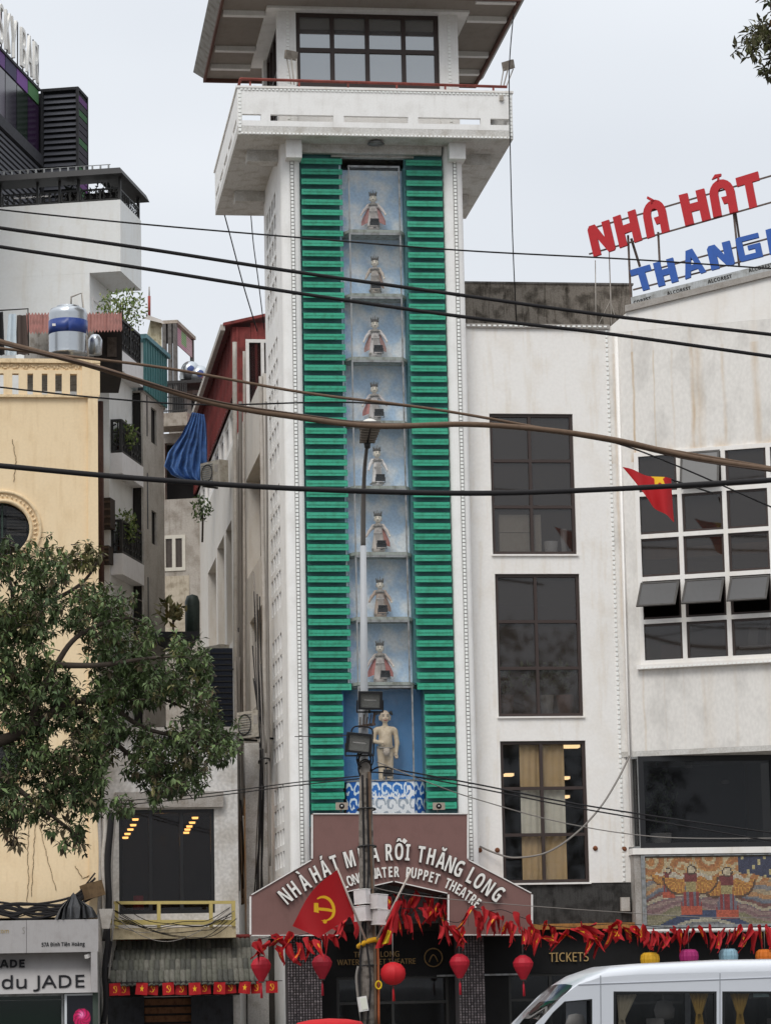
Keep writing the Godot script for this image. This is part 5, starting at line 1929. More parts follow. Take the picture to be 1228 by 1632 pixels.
func side_house():
	var z := -3.0
	var t := thing("side_house", "white two storey house with a wide dark window, yellow railing and tiled awning", "house", "", Vector3(-4.5, 0, -5))
	var x0: float = -6.198
	var x1: float = -3.074
	var yt: float = 8.427
	var r := [-5.812, -3.622, 4.287, 6.667]
	var st := S()
	slab(st, x0, x1, 0.13, yt, z, z - 0.25, [r, [x0 + 0.5, x0 + 2.9, 0.13, 2.4]])
	put(t, "front_wall", st, pm("d6d3d0", "rough", 0.15))
	st = S()
	box(st, x0, x1, yt, yt + 0.12, -9.5, z + 0.2)
	put(t, "roof", st, M.grey)
	st = S()
	box(st, x0, x0 + 0.2, 0.13, yt, -9.3, z - 0.251)
	box(st, x0, x1, 0.13, yt, -9.5, -9.3)
	put(t, "outer_wall", st, M.white)
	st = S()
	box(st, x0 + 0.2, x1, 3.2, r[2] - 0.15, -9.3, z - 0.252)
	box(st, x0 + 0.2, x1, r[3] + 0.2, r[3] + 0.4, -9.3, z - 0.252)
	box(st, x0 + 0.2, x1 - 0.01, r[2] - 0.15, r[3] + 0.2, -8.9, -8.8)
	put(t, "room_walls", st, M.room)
	window(t, [r[0], r[1], r[2], r[3]], z - 0.05, [0.0, 0.33, 0.655, 1.0], [0.0, 1.0], 0.08, M.black, glass("08080a", 0.4))
	st = S()
	box(st, x0 + 0.3, -3.411, 6.704, 7.064, z + 0.002, z + 0.14)
	put(t, "lintel", st, M.grey)
	for q in [Vector3(-5.377, 6.52, -4.2), Vector3(-5.383, 6.449, -5.2), Vector3(-5.405, 6.404, -6.2), Vector3(-5.43, 6.357, -7.2), Vector3(-5.44, 6.322, -8.2), Vector3(-3.981, 6.54, -4.2), Vector3(-3.983, 6.491, -5.2), Vector3(-3.986, 6.462, -6.2), Vector3(-3.968, 6.446, -7.2), Vector3(-3.935, 6.427, -8.2)]:
		st = S(true)
		lathe(st, [Vector2(0, -0.03), Vector2(0.07, -0.025), Vector2(0.08, 0.02), Vector2(0, 0.02)], 10, Transform3D(Basis(), q))
		put(t, "downlight", st, glow("ffb765", 5.0))
	var lg := OmniLight3D.new()
	lg.name = "downlight_glow"
	lg.position = Vector3(-4.635, 6.113, -6.0)
	lg.light_color = Color.html("ffb765")
	lg.light_energy = 0.5
	lg.light_size = 0.1
	lg.shadow_enabled = true
	lg.omni_range = 8
	add_child(lg, true)
	st = S(true)
	lathe(st, [Vector2(0, 0), Vector2(0.13, 0), Vector2(0.11, 0.32), Vector2(0, 0.32)], 12, Transform3D(Basis(), Vector3(-5.35, 4.399, -3.5)))
	put(t, "red_stool", st, M.red)
	# balcony
	var yb: float = 3.947
	st = S()
	box(st, -6.143, -3.228, yb - 0.25, yb, z + 0.002, -2.0)
	put(t, "balcony_slab", st, pm("c9b896", "rough", 0.6))
	var ye := pm("c4b06c", "light", 1.0, 0.6)
	for q in [[Vector3(-6.098, 4.516, -2.0), Vector3(-3.236, 4.486, -2.0), 0.07], [Vector3(-6.1, 4.081, -2.0), Vector3(-3.241, 4.035, -2.0), 0.11]]:
		st = S()
		bar(st, q[0], q[1], 0.06, q[2])
		put(t, "handrail", st, ye)
	for x in [186, 253, 336, 372]:
		st = S()
		var px: float = lerpf(-6.099, -3.266, (x - 173) / 200.0)
		box(st, px - 0.04, px + 0.04, yb, 4.481, -2.05, -1.95)
		put(t, "railing_post", st, ye)
	for k in 8:
		st = S(true)
		var a: Vector3 = Vector3(-6.058, 4.457, -1.95) + Vector3(rng.randf_range(-0.1, 0.3), rng.randf_range(-0.4, 0.1), 0)
		var b: Vector3 = Vector3(-3.26, 4.314, -1.9) + Vector3(rng.randf_range(-0.2, 0.05), rng.randf_range(-0.3, 0.1), 0)
		var m := a.lerp(b, rng.randf_range(0.3, 0.7)) + Vector3(0, -rng.randf_range(0.2, 0.75), rng.randf_range(0.0, 0.1))
		tube(st, smooth_line([a, a.lerp(m, 0.5) + Vector3(0, -0.16, 0), m, m.lerp(b, 0.5) + Vector3(0, -0.14, 0), b], 5), 0.009, 5)
		put(t, "loose_cable", st, M.cable if k % 4 else M.cable_grey)
	# tiled awning: each tile a part
	var a0: Vector3 = Vector3(-5.887, 3.648, -2.8)
	var a1: Vector3 = Vector3(-2.85, 3.667, -2.8)
	var b0: Vector3 = Vector3(-6.142, 2.737, -1.4)
	var b1: Vector3 = Vector3(-2.839, 2.716, -1.4)
	var nx := 27
	var ny := 4
	var keep := org
	org = Vector3.ZERO
	var w := (b1.x - b0.x) / nx
	var slope := b0 - a0
	slope.x = 0
	var ln := slope.length() / ny
	var tile := S(true)
	for i in 6:
		var p := PI * i / 6
		var q := PI * (i + 1) / 6
		var f := w * 0.53
		for e in [0.0, 0.03]:
			var A := Vector3(-cos(p) * f, sin(p) * f * 0.75 + e, 0)
			var B := Vector3(-cos(q) * f, sin(q) * f * 0.75 + e, 0)
			var L := Vector3(0, 0, ln * 1.12)
			if e > 0:
				quad(tile, A + L, B + L, B, A)
			else:
				quad(tile, A, B, B + L, A + L)
		var A2 := Vector3(-cos(p) * f, sin(p) * f * 0.75, ln * 1.12)
		var B2 := Vector3(-cos(q) * f, sin(q) * f * 0.75, ln * 1.12)
		quad(tile, A2, B2, B2 + Vector3(0, 0.03, 0), A2 + Vector3(0, 0.03, 0))
	var tm := mesh_of(tile)
	org = keep
	var tiles := [pm("66665c", "grime", 1.3), pm("565650", "grime", 1.1), pm("75736a", "grime", 1.5)]
	var ang := atan2(slope.y, slope.z)
	for i in nx:
		for j in ny:
			var u := (i + 0.5) / nx
			var v := float(j) / ny
			var p := a0.lerp(a1, u).lerp(b0.lerp(b1, u), v) + Vector3(0, -j * 0.004 + rng.randf_range(-0.006, 0.006), 0)
			var o := put(t, "roof_tile", tm, tiles[rng.randi() % 3], p - org)
			o.rotation.x = -ang + 0.2 + rng.randf_range(-0.015, 0.015)
			o.rotation.y = rng.randf_range(-0.02, 0.02)
	st = S()
	hexa(st, [a0 + Vector3(0, -0.06, 0), b0 + Vector3(0, -0.06, 0), b1 + Vector3(0, -0.06, 0), a1 + Vector3(0, -0.06, 0), a0 + Vector3(0, -0.02, 0), b0 + Vector3(0, -0.02, 0), b1 + Vector3(0, -0.02, 0), a1 + Vector3(0, -0.02, 0)])
	put(t, "awning_board", st, M.dark)
	st = S(true)
	tube(st, [a0 + Vector3(0, 0.05, 0), a1 + Vector3(0, 0.05, 0)], 0.07, 8)
	put(t, "ridge", st, M.rust_red)
	# ground floor under the awning
	st = S()
	box(st, x0 + 0.5, x0 + 2.9, 0.13, 2.4, z - 0.3, z - 0.2)
	put(t, "shutter_door", st, pm("2c2a2a", "grime", 0.8))
	var s0: float = -5.245
	for k in 8:
		st = S()
		box(st, s0, s0 + 1.1, 2.22 - k * 0.19, 2.36 - k * 0.19, z - 0.19, z - 0.14)
		put(t, "shutter_slat", st, pm("7a5236", "grime", 1.0))
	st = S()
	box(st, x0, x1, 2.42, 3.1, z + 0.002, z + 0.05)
	put(t, "dark_board", st, M.dark)  # plain dark board across the wall below the tiles
	for q in [[-6.089, -5.264, 1.812, 2.713], [-4.194, -3.234, 1.772, 2.577]]:
		st = S()
		box(st, q[0], q[1], 0.14, 2.41, z + 0.002, z + 0.06)
		put(t, "dark_panel", st, pm("33343a", "grime", 0.6))


# ---- jewellery shop at the lower left ----------------------------------------------------------
func left_shop():
	var t := thing("jewellery_shop", "grey shop sign box reading du JADE over a glass shopfront, lower left", "shop", "", Vector3(-8.5, 0, -0.8))
	var x1: float = -6.399
	var x0 := x1 - 6.0
	var ya: float = 4.097
	var yb: float = 3.395
	var yc: float = 2.521
	var grey := pm("a9a5a4", "light", 0.5, 0.6)
	for q in [[x0, -7.952 - 0.004], [-7.952 + 0.004, x1]]:
		var st := S()
		box(st, q[0], q[1], yb, ya, -0.9, 0.1)
		put(t, "sign_panel", st, grey)
	var st := S()
	hexa(st, [Vector3(x0, yc, 0.0), Vector3(x1 - 0.02, yc, 0.0), Vector3(x1 - 0.02, yc, -0.9), Vector3(x0, yc, -0.9), Vector3(x0, yb - 0.002, -0.42), Vector3(x1 - 0.02, yb - 0.002, -0.42), Vector3(x1 - 0.02, yb - 0.002, -0.9), Vector3(x0, yb - 0.002, -0.9)])
	put(t, "name_panel", st, grey)
	st = S()
	prism(st, PackedVector2Array([Vector2(0.42, yb - 0.002), Vector2(0.0, yc), Vector2(-0.1, yc), Vector2(-0.1, yb - 0.002)]), 0.0, 0.14, Transform3D(Basis(Vector3(0, 0, -1), Vector3.UP, Vector3(1, 0, 0)), Vector3(x1 - 0.16, 0, 0)))
	put(t, "end_gusset", st, grey)
	var tilt := atan2(0.42, yb - yc)
	var ink := pm("101116", null, 1, 0.9)
	for q in [["JADE", Vector3(-8.295, 3.173, -0.29), 0.18, -0.28, 1.15], ["du JADE", Vector3(-7.591, 2.767, -0.12), 0.29, -0.1, 1.3]]:
		letters(t, q[0], Transform3D(Basis(Vector3.RIGHT, -tilt), q[1] + Vector3(0, 0, 0.03)), q[2], 0.03, ink, q[4], light_font() if q[2] > 0.25 else null)
	letters(t, "57A Đinh Tiên Hoàng", Transform3D(Basis(), Vector3(-7.16, 3.565, 0.105)), 0.085, 0.01, ink, 0.8)
	letters(t, "S", Transform3D(Basis(), Vector3(-8.013, 3.877, 0.105)), 0.14, 0.006, pm("8a8680"), 0.6, light_font())
	letters(t, ".com", Transform3D(Basis(), Vector3(-8.46, 3.871, 0.105)), 0.09, 0.006, pm("a08a58"), 1.0, light_font())
	# glass front and lit picture panel
	st = S()
	box(st, x0, x1, yc, ya, -5.2, -5.0)
	box(st, x1 - 0.12, x1, 0.13, yc - 0.002, -5.0, -0.1)
	box(st, x0, x0 + 0.1, 0.13, yc - 0.002, -5.0, -0.1)
	box(st, x0 + 0.1, x1 - 0.12, yc - 0.12, yc - 0.002, -5.0, -0.9)
	box(st, x0 + 0.1, x1 - 0.12, 0.13, yc - 0.13, -4.9, -4.8)
	put(t, "shell", st, pm("3f4a42", "light", 0.5))
	window(t, [x0 + 0.1, -7.138, 0.13, yc - 0.003], -0.4, [0.0, 0.5, 1.0], [0.0, 1.0], 0.05, M.zinc, glass("23352c", 0.35))
	var px0: float = -7.076
	var px1: float = -6.437
	st = S()
	box(st, px0 - 0.05, px1 + 0.02, 0.5, yc - 0.02, -0.38, -0.16)
	put(t, "picture_case", st, pm("c9ccd0", null, 1, 0.5))
	var im := Image.create(64, 128, false, Image.FORMAT_RGB8)
	for y in 128:
		for x in 64:
			var c := Color(0.05, 0.05, 0.09)
			if y > 46:
				c = Color(0.55, 0.72, 0.8).lerp(Color(0.75, 0.85, 0.9), (y - 46) / 82.0)
			var d := Vector2((x - 32) / 19.0, (y - 32) / 14.0)
			if d.length() < 1.0:
				c = Color(0.72, 0.05, 0.32).lerp(Color(0.98, 0.55, 0.75), clampf(1.2 - Vector2(d.x + 0.05, d.y + 0.35).length() * 2.2, 0, 1))
				if int(atan2(d.y, d.x) * 4 + d.length() * 6 + 20) % 3 == 0:
					c = c.darkened(0.3)
			if Vector2(x - 40, y - 64).length() < 7 or Vector2(x - 50, y - 62).length() < 6:
				c = Color(0.1, 0.45, 0.3)
			im.set_pixel(x, y, c)
	var pm_ := print_mat(im, 0.3)
	pm_.emission_enabled = true
	pm_.emission_texture = pm_.albedo_texture
	pm_.emission = Color.WHITE
	pm_.emission_operator = BaseMaterial3D.EMISSION_OP_MULTIPLY
	pm_.emission_energy_multiplier = 0.12
	st = S()
	quv(st, Vector3(px0, 0.55, -0.155), Vector3(px1, 0.55, -0.155), Vector3(px1, yc - 0.06, -0.155), Vector3(px0, yc - 0.06, -0.155))
	put(t, "gem_picture", st, pm_)
	var cam := thing("security_camera", "small white security camera under the right end of the jewellery sign", "camera", "", Vector3(-6.488, 3.328, -0.1))
	st = S()
	bar(st, Vector3(-6.67, 3.288, 0.05), Vector3(-6.516, 3.355, -0.1), 0.08)
	put(cam, "housing", st, M.trim)
	st = S()
	bar(st, Vector3(-6.53, 3.355, -0.08), Vector3(-6.403, 3.409, -0.2), 0.03)
	put(cam, "arm", st, M.grey)
	# clutter on the sign box
	var c := thing("folded_canopy", "crumpled dark grey canvas canopy lying on top of the jewellery sign box", "canopy", "", Vector3(-6.892, ya, -0.3))
	st = S()
	var apex: Vector3 = Vector3(-6.902, 4.701, -0.3)
	var ring := []
	for k in 17:
		var u := k / 16.0
		var b: Vector3 = Vector3(-7.348, 4.097, 0.05).lerp(Vector3(-6.395, 4.136, 0.05), u) + Vector3(0, 0.0, -0.1 + 0.16 * sin(k * 2.4) + 0.1 * (k % 2))
		ring.append(b)
	for k in 16:
		var a := apex + Vector3((k - 8) * 0.012, -absf(k - 6) * 0.016, 0.0)
		var a2 := apex + Vector3((k - 7) * 0.012, -absf(k - 5) * 0.016, 0.0)
		var m := a.lerp(ring[k], 0.55) + Vector3(0.06 if k > 8 else -0.05, 0.04 if k > 9 else 0.0, 0.1 * (k % 2))
		var m2 := a2.lerp(ring[k + 1], 0.55) + Vector3(0.06 if k > 7 else -0.05, 0.04 if k > 8 else 0.0, 0.1 * ((k + 1) % 2))
		quad(st, m, m2, a2, a)
		quad(st, ring[k], ring[k + 1], m2, m)
	put(c, "canvas", st, pm("4a4b4e", "grime", 1.5))
	var b := thing("wooden_box", "tilted brown box fixed to the yellow wall above the jewellery sign", "box", "", Vector3(-6.454, 4.777, -1.0))
	st = S()
	box(st, -0.18, 0.2, -0.17, 0.17, -0.3, 0.1, Transform3D(Basis(Vector3.BACK, 0.25) * Basis(Vector3.UP, 0.4), Vector3(-6.454, 4.777, -1.0)))
	put(b, "casing", st, pm("6b5438", "grime", 1.2))
	var l := thing("cable_tangle", "tangle of black cables sagging along the foot of the yellow wall", "cables", "", Vector3(-7.975, 4.358, -1.0))
	for k in 12:
		st = S(true)
		var p := [Vector3(-8.802, 4.516, -1.2) + Vector3(0, rng.randf_range(-0.2, 0.1), 0), Vector3(-8.25, 4.366, -1.1) + Vector3(0, rng.randf_range(-0.2, 0.15), 0), Vector3(-7.698, 4.33, -1.1) + Vector3(0, rng.randf_range(-0.2, 0.2), 0), Vector3(-7.075, 4.541, -1.1) + Vector3(0, rng.randf_range(-0.25, 0.1), 0), Vector3(-6.419, 4.923, -1.2) + Vector3(0, rng.randf_range(-0.3, 0.25), 0)]
		tube(st, smooth_line(p, 6), rng.randf_range(0.015, 0.04), 5)
		put(l, "cable", st, M.cable)
	var w := thing("wall_lamp", "grey conical lamp or vent hood fixed right of the jewellery sign", "lamp", "", Vector3(-6.193, 4.153, -0.6))
	org = Vector3.ZERO
	st = S()
	hexa(st, [Vector3(-0.1, -0.25, 0.1), Vector3(0.06, -0.25, 0.1), Vector3(0.06, -0.25, -0.1), Vector3(-0.1, -0.25, -0.1), Vector3(-0.16, 0.18, 0.18), Vector3(0.14, 0.18, 0.18), Vector3(0.14, 0.18, -0.18), Vector3(-0.16, 0.18, -0.18)])
	put(w, "hood", st, M.pipe)
	st = S()
	bar(st, Vector3(0, 0, -0.1), Vector3(0, 0, -0.9), 0.06)
	put(w, "arm", st, M.iron)
	var d := thing("downpipe_bundle", "black pipes and cables running down between yellow house and white house", "pipes", "", Vector3(-6.182, 1.831, -1.2) * Vector3(1, 0, 1))
	for q in [[Vector3(-6.322, 6.58, -1.4), Vector3(-6.271, 1.832, -1.4), 0.05, M.grey], [Vector3(-6.199, 6.573, -1.3), Vector3(-6.196, 3.924, -1.3), 0.06, M.pipe], [Vector3(-6.077, 6.494, -1.2), Vector3(-6.174, 3.645, -1.2), 0.075, M.cable], [Vector3(-5.993, 6.423, -1.2), Vector3(-6.094, 2.817, -1.2), 0.025, M.cable_grey], [Vector3(-6.162, 3.919, -1.1), Vector3(-6.24, 1.833, -1.1), 0.06, M.cable], [Vector3(-6.094, 3.641, -1.1), Vector3(-6.282, 1.833, -1.1), 0.03, M.cable]]:
		st = S(true)
		var a: Vector3 = q[0]
		var e: Vector3 = q[1]
		tube(st, smooth_line(ramp(7, func(v): return a.lerp(e, v) + Vector3(0.03 * sin(v * 9 + a.x * 7), 0, 0)), 4), q[2], 7)
		put(d, "pipe", st, q[3])


# ---- yellow house ------------------------------------------------------------------------------
func ring_face(st, c: Vector2, r0: float, r1: float, z0: float, z1: float, n := 40):
	for k in n:
		var a := Vector2.from_angle(TAU * k / n)
		var b := Vector2.from_angle(TAU * (k + 1) / n)
		var p := [c + a * r0, c + b * r0, c + b * r1, c + a * r1]
		var f := []
		var g := []
		for q in p:
			f.append(Vector3(q.x, q.y, z1))
			g.append(Vector3(q.x, q.y, z0))
		quad(st, f[3], f[2], f[1], f[0])
		quad(st, f[0], f[1], g[1], g[0])
		quad(st, f[2], f[3], g[3], g[2])


func yellow_house():
	var zf := -1.5
	var x1: float = -6.31
	var x0 := x1 - 6.5
	var yb: float = 4.199
	var yt: float = 16.58
	var t := thing("yellow_house", "cream yellow house with round windows and a pierced roof balustrade", "house", "", Vector3(x1 - 3, 0, -5))
	var cs := [Vector2(-8.481, 12.971), Vector2(-8.725, 7.766)]
	var holes := []
	for c in cs:
		holes.append([c.x - 0.9, c.x + 0.9, c.y - 0.9, c.y + 0.9])
	var st := S()
	slab(st, x0, x1, yb, yt - 0.5, zf, zf - 0.3, holes)
	put(t, "front_wall", st, M.cream)
	var r := 0.625
	for c in cs:
		st = S()
		var n := 48
		for k in n:
			var a := Vector2.from_angle(TAU * k / n)
			var b := Vector2.from_angle(TAU * (k + 1) / n)
			var sa: Vector2 = c + a * 0.9 / maxf(absf(a.x), absf(a.y))
			var sb: Vector2 = c + b * 0.9 / maxf(absf(b.x), absf(b.y))
			var pa: Vector2 = c + a * r
			var pb: Vector2 = c + b * r
			quad(st, Vector3(pb.x, pb.y, zf), Vector3(pa.x, pa.y, zf), Vector3(sa.x, sa.y, zf), Vector3(sb.x, sb.y, zf))
			quad(st, Vector3(pa.x, pa.y, zf), Vector3(pb.x, pb.y, zf), Vector3(pb.x, pb.y, zf - 0.3), Vector3(pa.x, pa.y, zf - 0.3))
		put(t, "round_reveal", st, M.cream)
		st = S(true)
		ring_face(st, c, r - 0.01, r + 0.06, zf - 0.05, zf + 0.06)
		ring_face(st, c, r + 0.2, r + 0.27, zf + 0.001, zf + 0.05)
		var rg := put(t, "window_surround", st, M.cream_trim)
		var bumps := []
		for k in 44:
			var a := TAU * k / 44
			bumps.append(Transform3D(Basis(Vector3.BACK, a + 0.5) * Basis.from_scale(Vector3(0.09, 0.05, 0.06) * rng.randf_range(0.7, 1.2)), Vector3(c.x + cos(a) * (r + 0.13), c.y + sin(a) * (r + 0.13), zf + 0.02) - org))
		var keep := org
		org = Vector3.ZERO
		var sp := S(true)
		lathe(sp, [Vector2(0, -0.5), Vector2(0.4, -0.25), Vector2(0.5, 0.1), Vector2(0, 0.5)], 8)
		org = keep
		stuff(rg, "relief", sp, M.cream_trim, bumps)
		st = S()
		slab(st, c.x - 0.64, c.x + 0.64, c.y - 0.64, c.y + 0.64, zf - 0.16, zf - 0.22, [[c.x - 0.6, c.x - 0.02, c.y - 0.6, c.y + 0.6], [c.x + 0.02, c.x + 0.6, c.y - 0.6, c.y + 0.6]])
		var f := put(t, "window", st, pm("2f4038", "light", 1.0))
		st = S()
		box(st, c.x - 0.63, c.x + 0.63, c.y - 0.63, c.y + 0.63, zf - 0.2, zf - 0.19)
		put(f, "pane", st, M.glass)
		for k in 8:
			st = S()
			box(st, c.x + 0.1, c.x + 0.55, c.y - 0.1 + k * 0.075, c.y - 0.05 + k * 0.075, zf - 0.34, zf - 0.31)
			put(f, "shutter_slat", st, M.grey)
	st = S()
	box(st, -6.538, x1, yb, yt - 0.52, zf + 0.002, zf + 0.07)
	put(t, "corner_pilaster", st, M.cream)
	for p in [[Vector3(-7.915, 6.605, -1.49), Vector3(-7.887, 6.044, -1.49), Vector3(-7.915, 5.556, -1.49), Vector3(-7.887, 5.068, -1.49), Vector3(-7.929, 4.512, -1.49)], [Vector3(-7.719, 6.462, -1.49), Vector3(-7.762, 5.903, -1.49), Vector3(-7.79, 5.345, -1.49), Vector3(-7.832, 4.65, -1.49)], [Vector3(-7.664, 6.321, -1.49), Vector3(-7.483, 5.55, -1.49), Vector3(-7.275, 4.78, -1.49)], [Vector3(-6.855, 5.332, -1.49), Vector3(-6.688, 5.05, -1.49), Vector3(-6.436, 5.158, -1.49)], [Vector3(-8.256, 15.047, -1.49), Vector3(-8.17, 14.537, -1.49), Vector3(-8.227, 14.057, -1.49)]]:
		st = S()
		for i in p.size() - 1:
			for k in 6:
				bar(st, p[i].lerp(p[i + 1], k / 6.0) + Vector3(0.012 * sin(k * 4.0 + i), 0, 0), p[i].lerp(p[i + 1], (k + 0.9) / 6.0) + Vector3(0.012 * sin(k * 4.0 + 4.0 + i), 0, 0), 0.012, 0.014)
		put(t, "wall_crack", st, pm("8a7354", "grime", 2.0))
	# balustrade, frieze and coping
	var bx := []
	for q in [[0, 6], [20, 30], [44, 53], [67, 76], [88.5, 99], [112, 123]]:
		var a: float = -8.542 + q[0] * 0.01428
		var b: float = -8.542 + q[1] * 0.01428
		bx.append([a, b, 16.074, 16.574])
	for k in 5:
		bx.append([bx[0][0] - 0.33 * (k + 1), bx[0][0] - 0.33 * (k + 1) + 0.14, bx[0][2], bx[0][3]])
	st = S()
	slab(st, x0, x1 + 0.02, yt - 0.498, yt + 0.08, zf + 0.06, zf - 0.12, bx)
	put(t, "balustrade", st, M.cream)
	st = S()
	box(st, x0, x1 + 0.02, yt + 0.082, yt + 0.24, zf - 0.1, zf + 0.02)
	put(t, "frieze", st, M.cream_trim)
	var rel := []
	for k in 90:
		rel.append(Transform3D(Basis(Vector3.BACK, rng.randf() * TAU) * Basis.from_scale(Vector3(0.1, 0.05, 0.05)), Vector3(x0 + 0.05 + k * 0.07, yt + 0.16 + 0.035 * sin(k * 1.9), zf + 0.03) - org))
	stuff(t, "frieze_relief", unit_ball(), M.cream_trim, rel)
	st = S()
	box(st, x0, x1 + 0.06, yt + 0.242, yt + 0.34, zf - 0.5, zf + 0.1)
	box(st, x0, x1 + 0.04, yt - 0.56, yt - 0.5, zf - 0.1, zf + 0.09)
	put(t, "cornice", st, M.cream_trim)
	st = S()
	box(st, -6.669, x1 + 0.05, yt - 0.498, yt + 0.241, zf - 0.12, zf + 0.085)
	put(t, "end_post", st, M.cream)
	st = S()
	box(st, x1 - 0.2, x1, yb, yt - 0.52, -9, zf - 0.302)
	box(st, x0, x0 + 0.2, yb, yt - 0.52, -9, zf - 0.302)
	box(st, x0, x1, yb, yt - 0.52, -9.2, -9)
	put(t, "outer_wall", st, M.cream)
	st = S()
	box(st, x0, x1, yt - 0.75, yt - 0.521, -8.99, zf - 0.31)
	box(st, x0 + 0.2, x1 - 0.2, yb, yt - 0.76, -3.4, -3.3)
	put(t, "roof_slab", st, M.room)
	# roof things
	var tk := thing("water_tank", "large stainless steel water tank with a blue band on the yellow house roof", "water tank", "", Vector3(-6.944, 17.374, -3.0))
	org = Vector3.ZERO
	var tr: float = 0.456
	var th: float = 1.167
	st = S(true)
	var prof := [Vector2(0, 0), Vector2(tr, 0)]
	for k in 17:
		var v := k / 16.0
		prof.append(Vector2(tr * (1.0 if k % 2 else 0.985), th * (0.02 + 0.83 * v)))
	prof.append_array([Vector2(tr * 0.92, th * 0.92), Vector2(tr * 0.6, th * 0.955), Vector2(tr * 0.6, th * 0.99), Vector2(0, th)])
	lathe(st, prof, 28)
	put(tk, "shell", st, M.steel)
	st = S(true)
	lathe(st, [Vector2(tr * 0.99, th * 0.4), Vector2(tr * 1.01, th * 0.4), Vector2(tr * 1.01, th * 0.68), Vector2(tr * 0.99, th * 0.68)], 28)
	put(tk, "blue_band", st, pm("243e86", "light", 1.0, 0.4))
	st = S()
	box(st, -tr * 0.83, -tr * 0.65, th * 0.52, th * 0.57, tr * 0.72, tr * 0.76)
	put(tk, "white_mark", st, M.trim)
	st = S(true)
	tube(st, [Vector3(tr * 0.15, th, 0.1), Vector3(tr * 0.15, th + 0.2, 0.1), Vector3(tr * 0.7, th + 0.3, 0.1), Vector3(tr * 1.03, -0.1, 0.2)], 0.025, 6)
	put(tk, "pipe", st, M.pipe)
	var t2 := thing("small_water_tank", "small steel water tank lying half behind the large blue banded tank", "water tank", "", Vector3(-6.295, 17.49, -3.5))
	org = Vector3.ZERO
	st = S(true)
	lathe(st, [Vector2(0, 0), Vector2(0.16, 0), Vector2(0.17, 0.35), Vector2(0.1, 0.47), Vector2(0, 0.5)], 20)
	put(t2, "shell", st, M.steel)
	for q in [[-8.658, -8.426, 17.212, 18.245, "161417", "black garment hung on the roof line at the left edge", 0.0], [-8.412, -8.151, 17.214, 18.202, "c3d0da", "pale blue shirt hung on the roof line beside the tank", 0.03], [-8.179, -7.86, 17.227, 18.172, "4b3f3a", "brown garment hung on the roof line, nearest the tank", -0.02]]:
		var g := thing("laundry", q[5], "laundry", "", Vector3((q[0] + q[1]) / 2, q[2], -2.4))
		st = S(true)
		for i in 8:
			for j in 4:
				var v := []
				for e in [[i, j], [i + 1, j], [i + 1, j + 1], [i, j + 1]]:
					var u: float = e[0] / 8.0
					var w: float = e[1] / 4.0
					v.append(Vector3(lerpf(q[0], q[1], 0.5 + (u - 0.5) * (1.0 - 0.35 * w)) + q[6] * w, lerpf(q[2], q[3], w), -2.4 + 0.05 * sin(u * 11 + q[0]) * (1 - w * 0.5)))
				quad(st, v[0], v[1], v[2], v[3])
		var cm := pm(q[4], "light", 1.5)
		cm.cull_mode = BaseMaterial3D.CULL_DISABLED
		put(g, "cloth", st, cm)
	var ln := thing("drying_rack", "thin dark metal drying frame standing on the yellow house roof", "rack", "", Vector3(-7.873, 17.262, -2.6))
	st = S(true)
	tube(st, [Vector3(-7.873, 17.262, -2.6), Vector3(-7.887, 18.374, -2.6), Vector3(-8.834, 18.304, -2.6)], 0.02, 6)
	put(ln, "frame", st, M.iron)


func unit_ball() -> Mesh:
	var keep := org
	org = Vector3.ZERO
	var sp := S(true)
	lathe(sp, [Vector2(0, -0.5), Vector2(0.4, -0.25), Vector2(0.5, 0.1), Vector2(0, 0.5)], 8)
	org = keep
	return mesh_of(sp)


# ---- houses behind -----------------------------------------------------------------------------
func fretwork(parent: Node, x0: float, x1: float, y0: float, y1: float, tr: Transform3D, s: int):
	# wrought scrolls between two rails
	var st := S(true)
	var q := RandomNumberGenerator.new()
	q.seed = s
	var n := int((x1 - x0) / 0.28) + 1
	for k in n:
		var c := Vector2(x0 + (k + 0.5) * (x1 - x0) / n, lerpf(y0, y1, 0.5))
		for h in [-1, 1]:
			var pts := []
			for i in 9:
				var a := i / 8.0 * 4.6
				var r := (0.16 - 0.013 * i) * (y1 - y0)
				pts.append(tr * Vector3(c.x + cos(a * h + 1.6) * r * 1.3, c.y + h * (y1 - y0) * 0.22 + sin(a * h + 1.6) * r, 0))
			tube(st, pts, 0.022, 4, false)
		tube(st, [tr * Vector3(c.x, y0, 0), tr * Vector3(c.x + q.randf_range(-0.1, 0.1), y1, 0)], 0.018, 4, false)
	put(parent, "fretwork", st, M.iron)
	st = S()
	for y in [y0, y1]:
		box(st, x0, x1, y - 0.03, y + 0.03, -0.03, 0.03, tr)
	for k in 3:
		var x := lerpf(x0, x1, k / 2.0)
		box(st, x - 0.03, x + 0.03, y0 + 0.031, y1 - 0.031, -0.03, 0.03, tr)
	put(parent, "rail", st, M.iron)


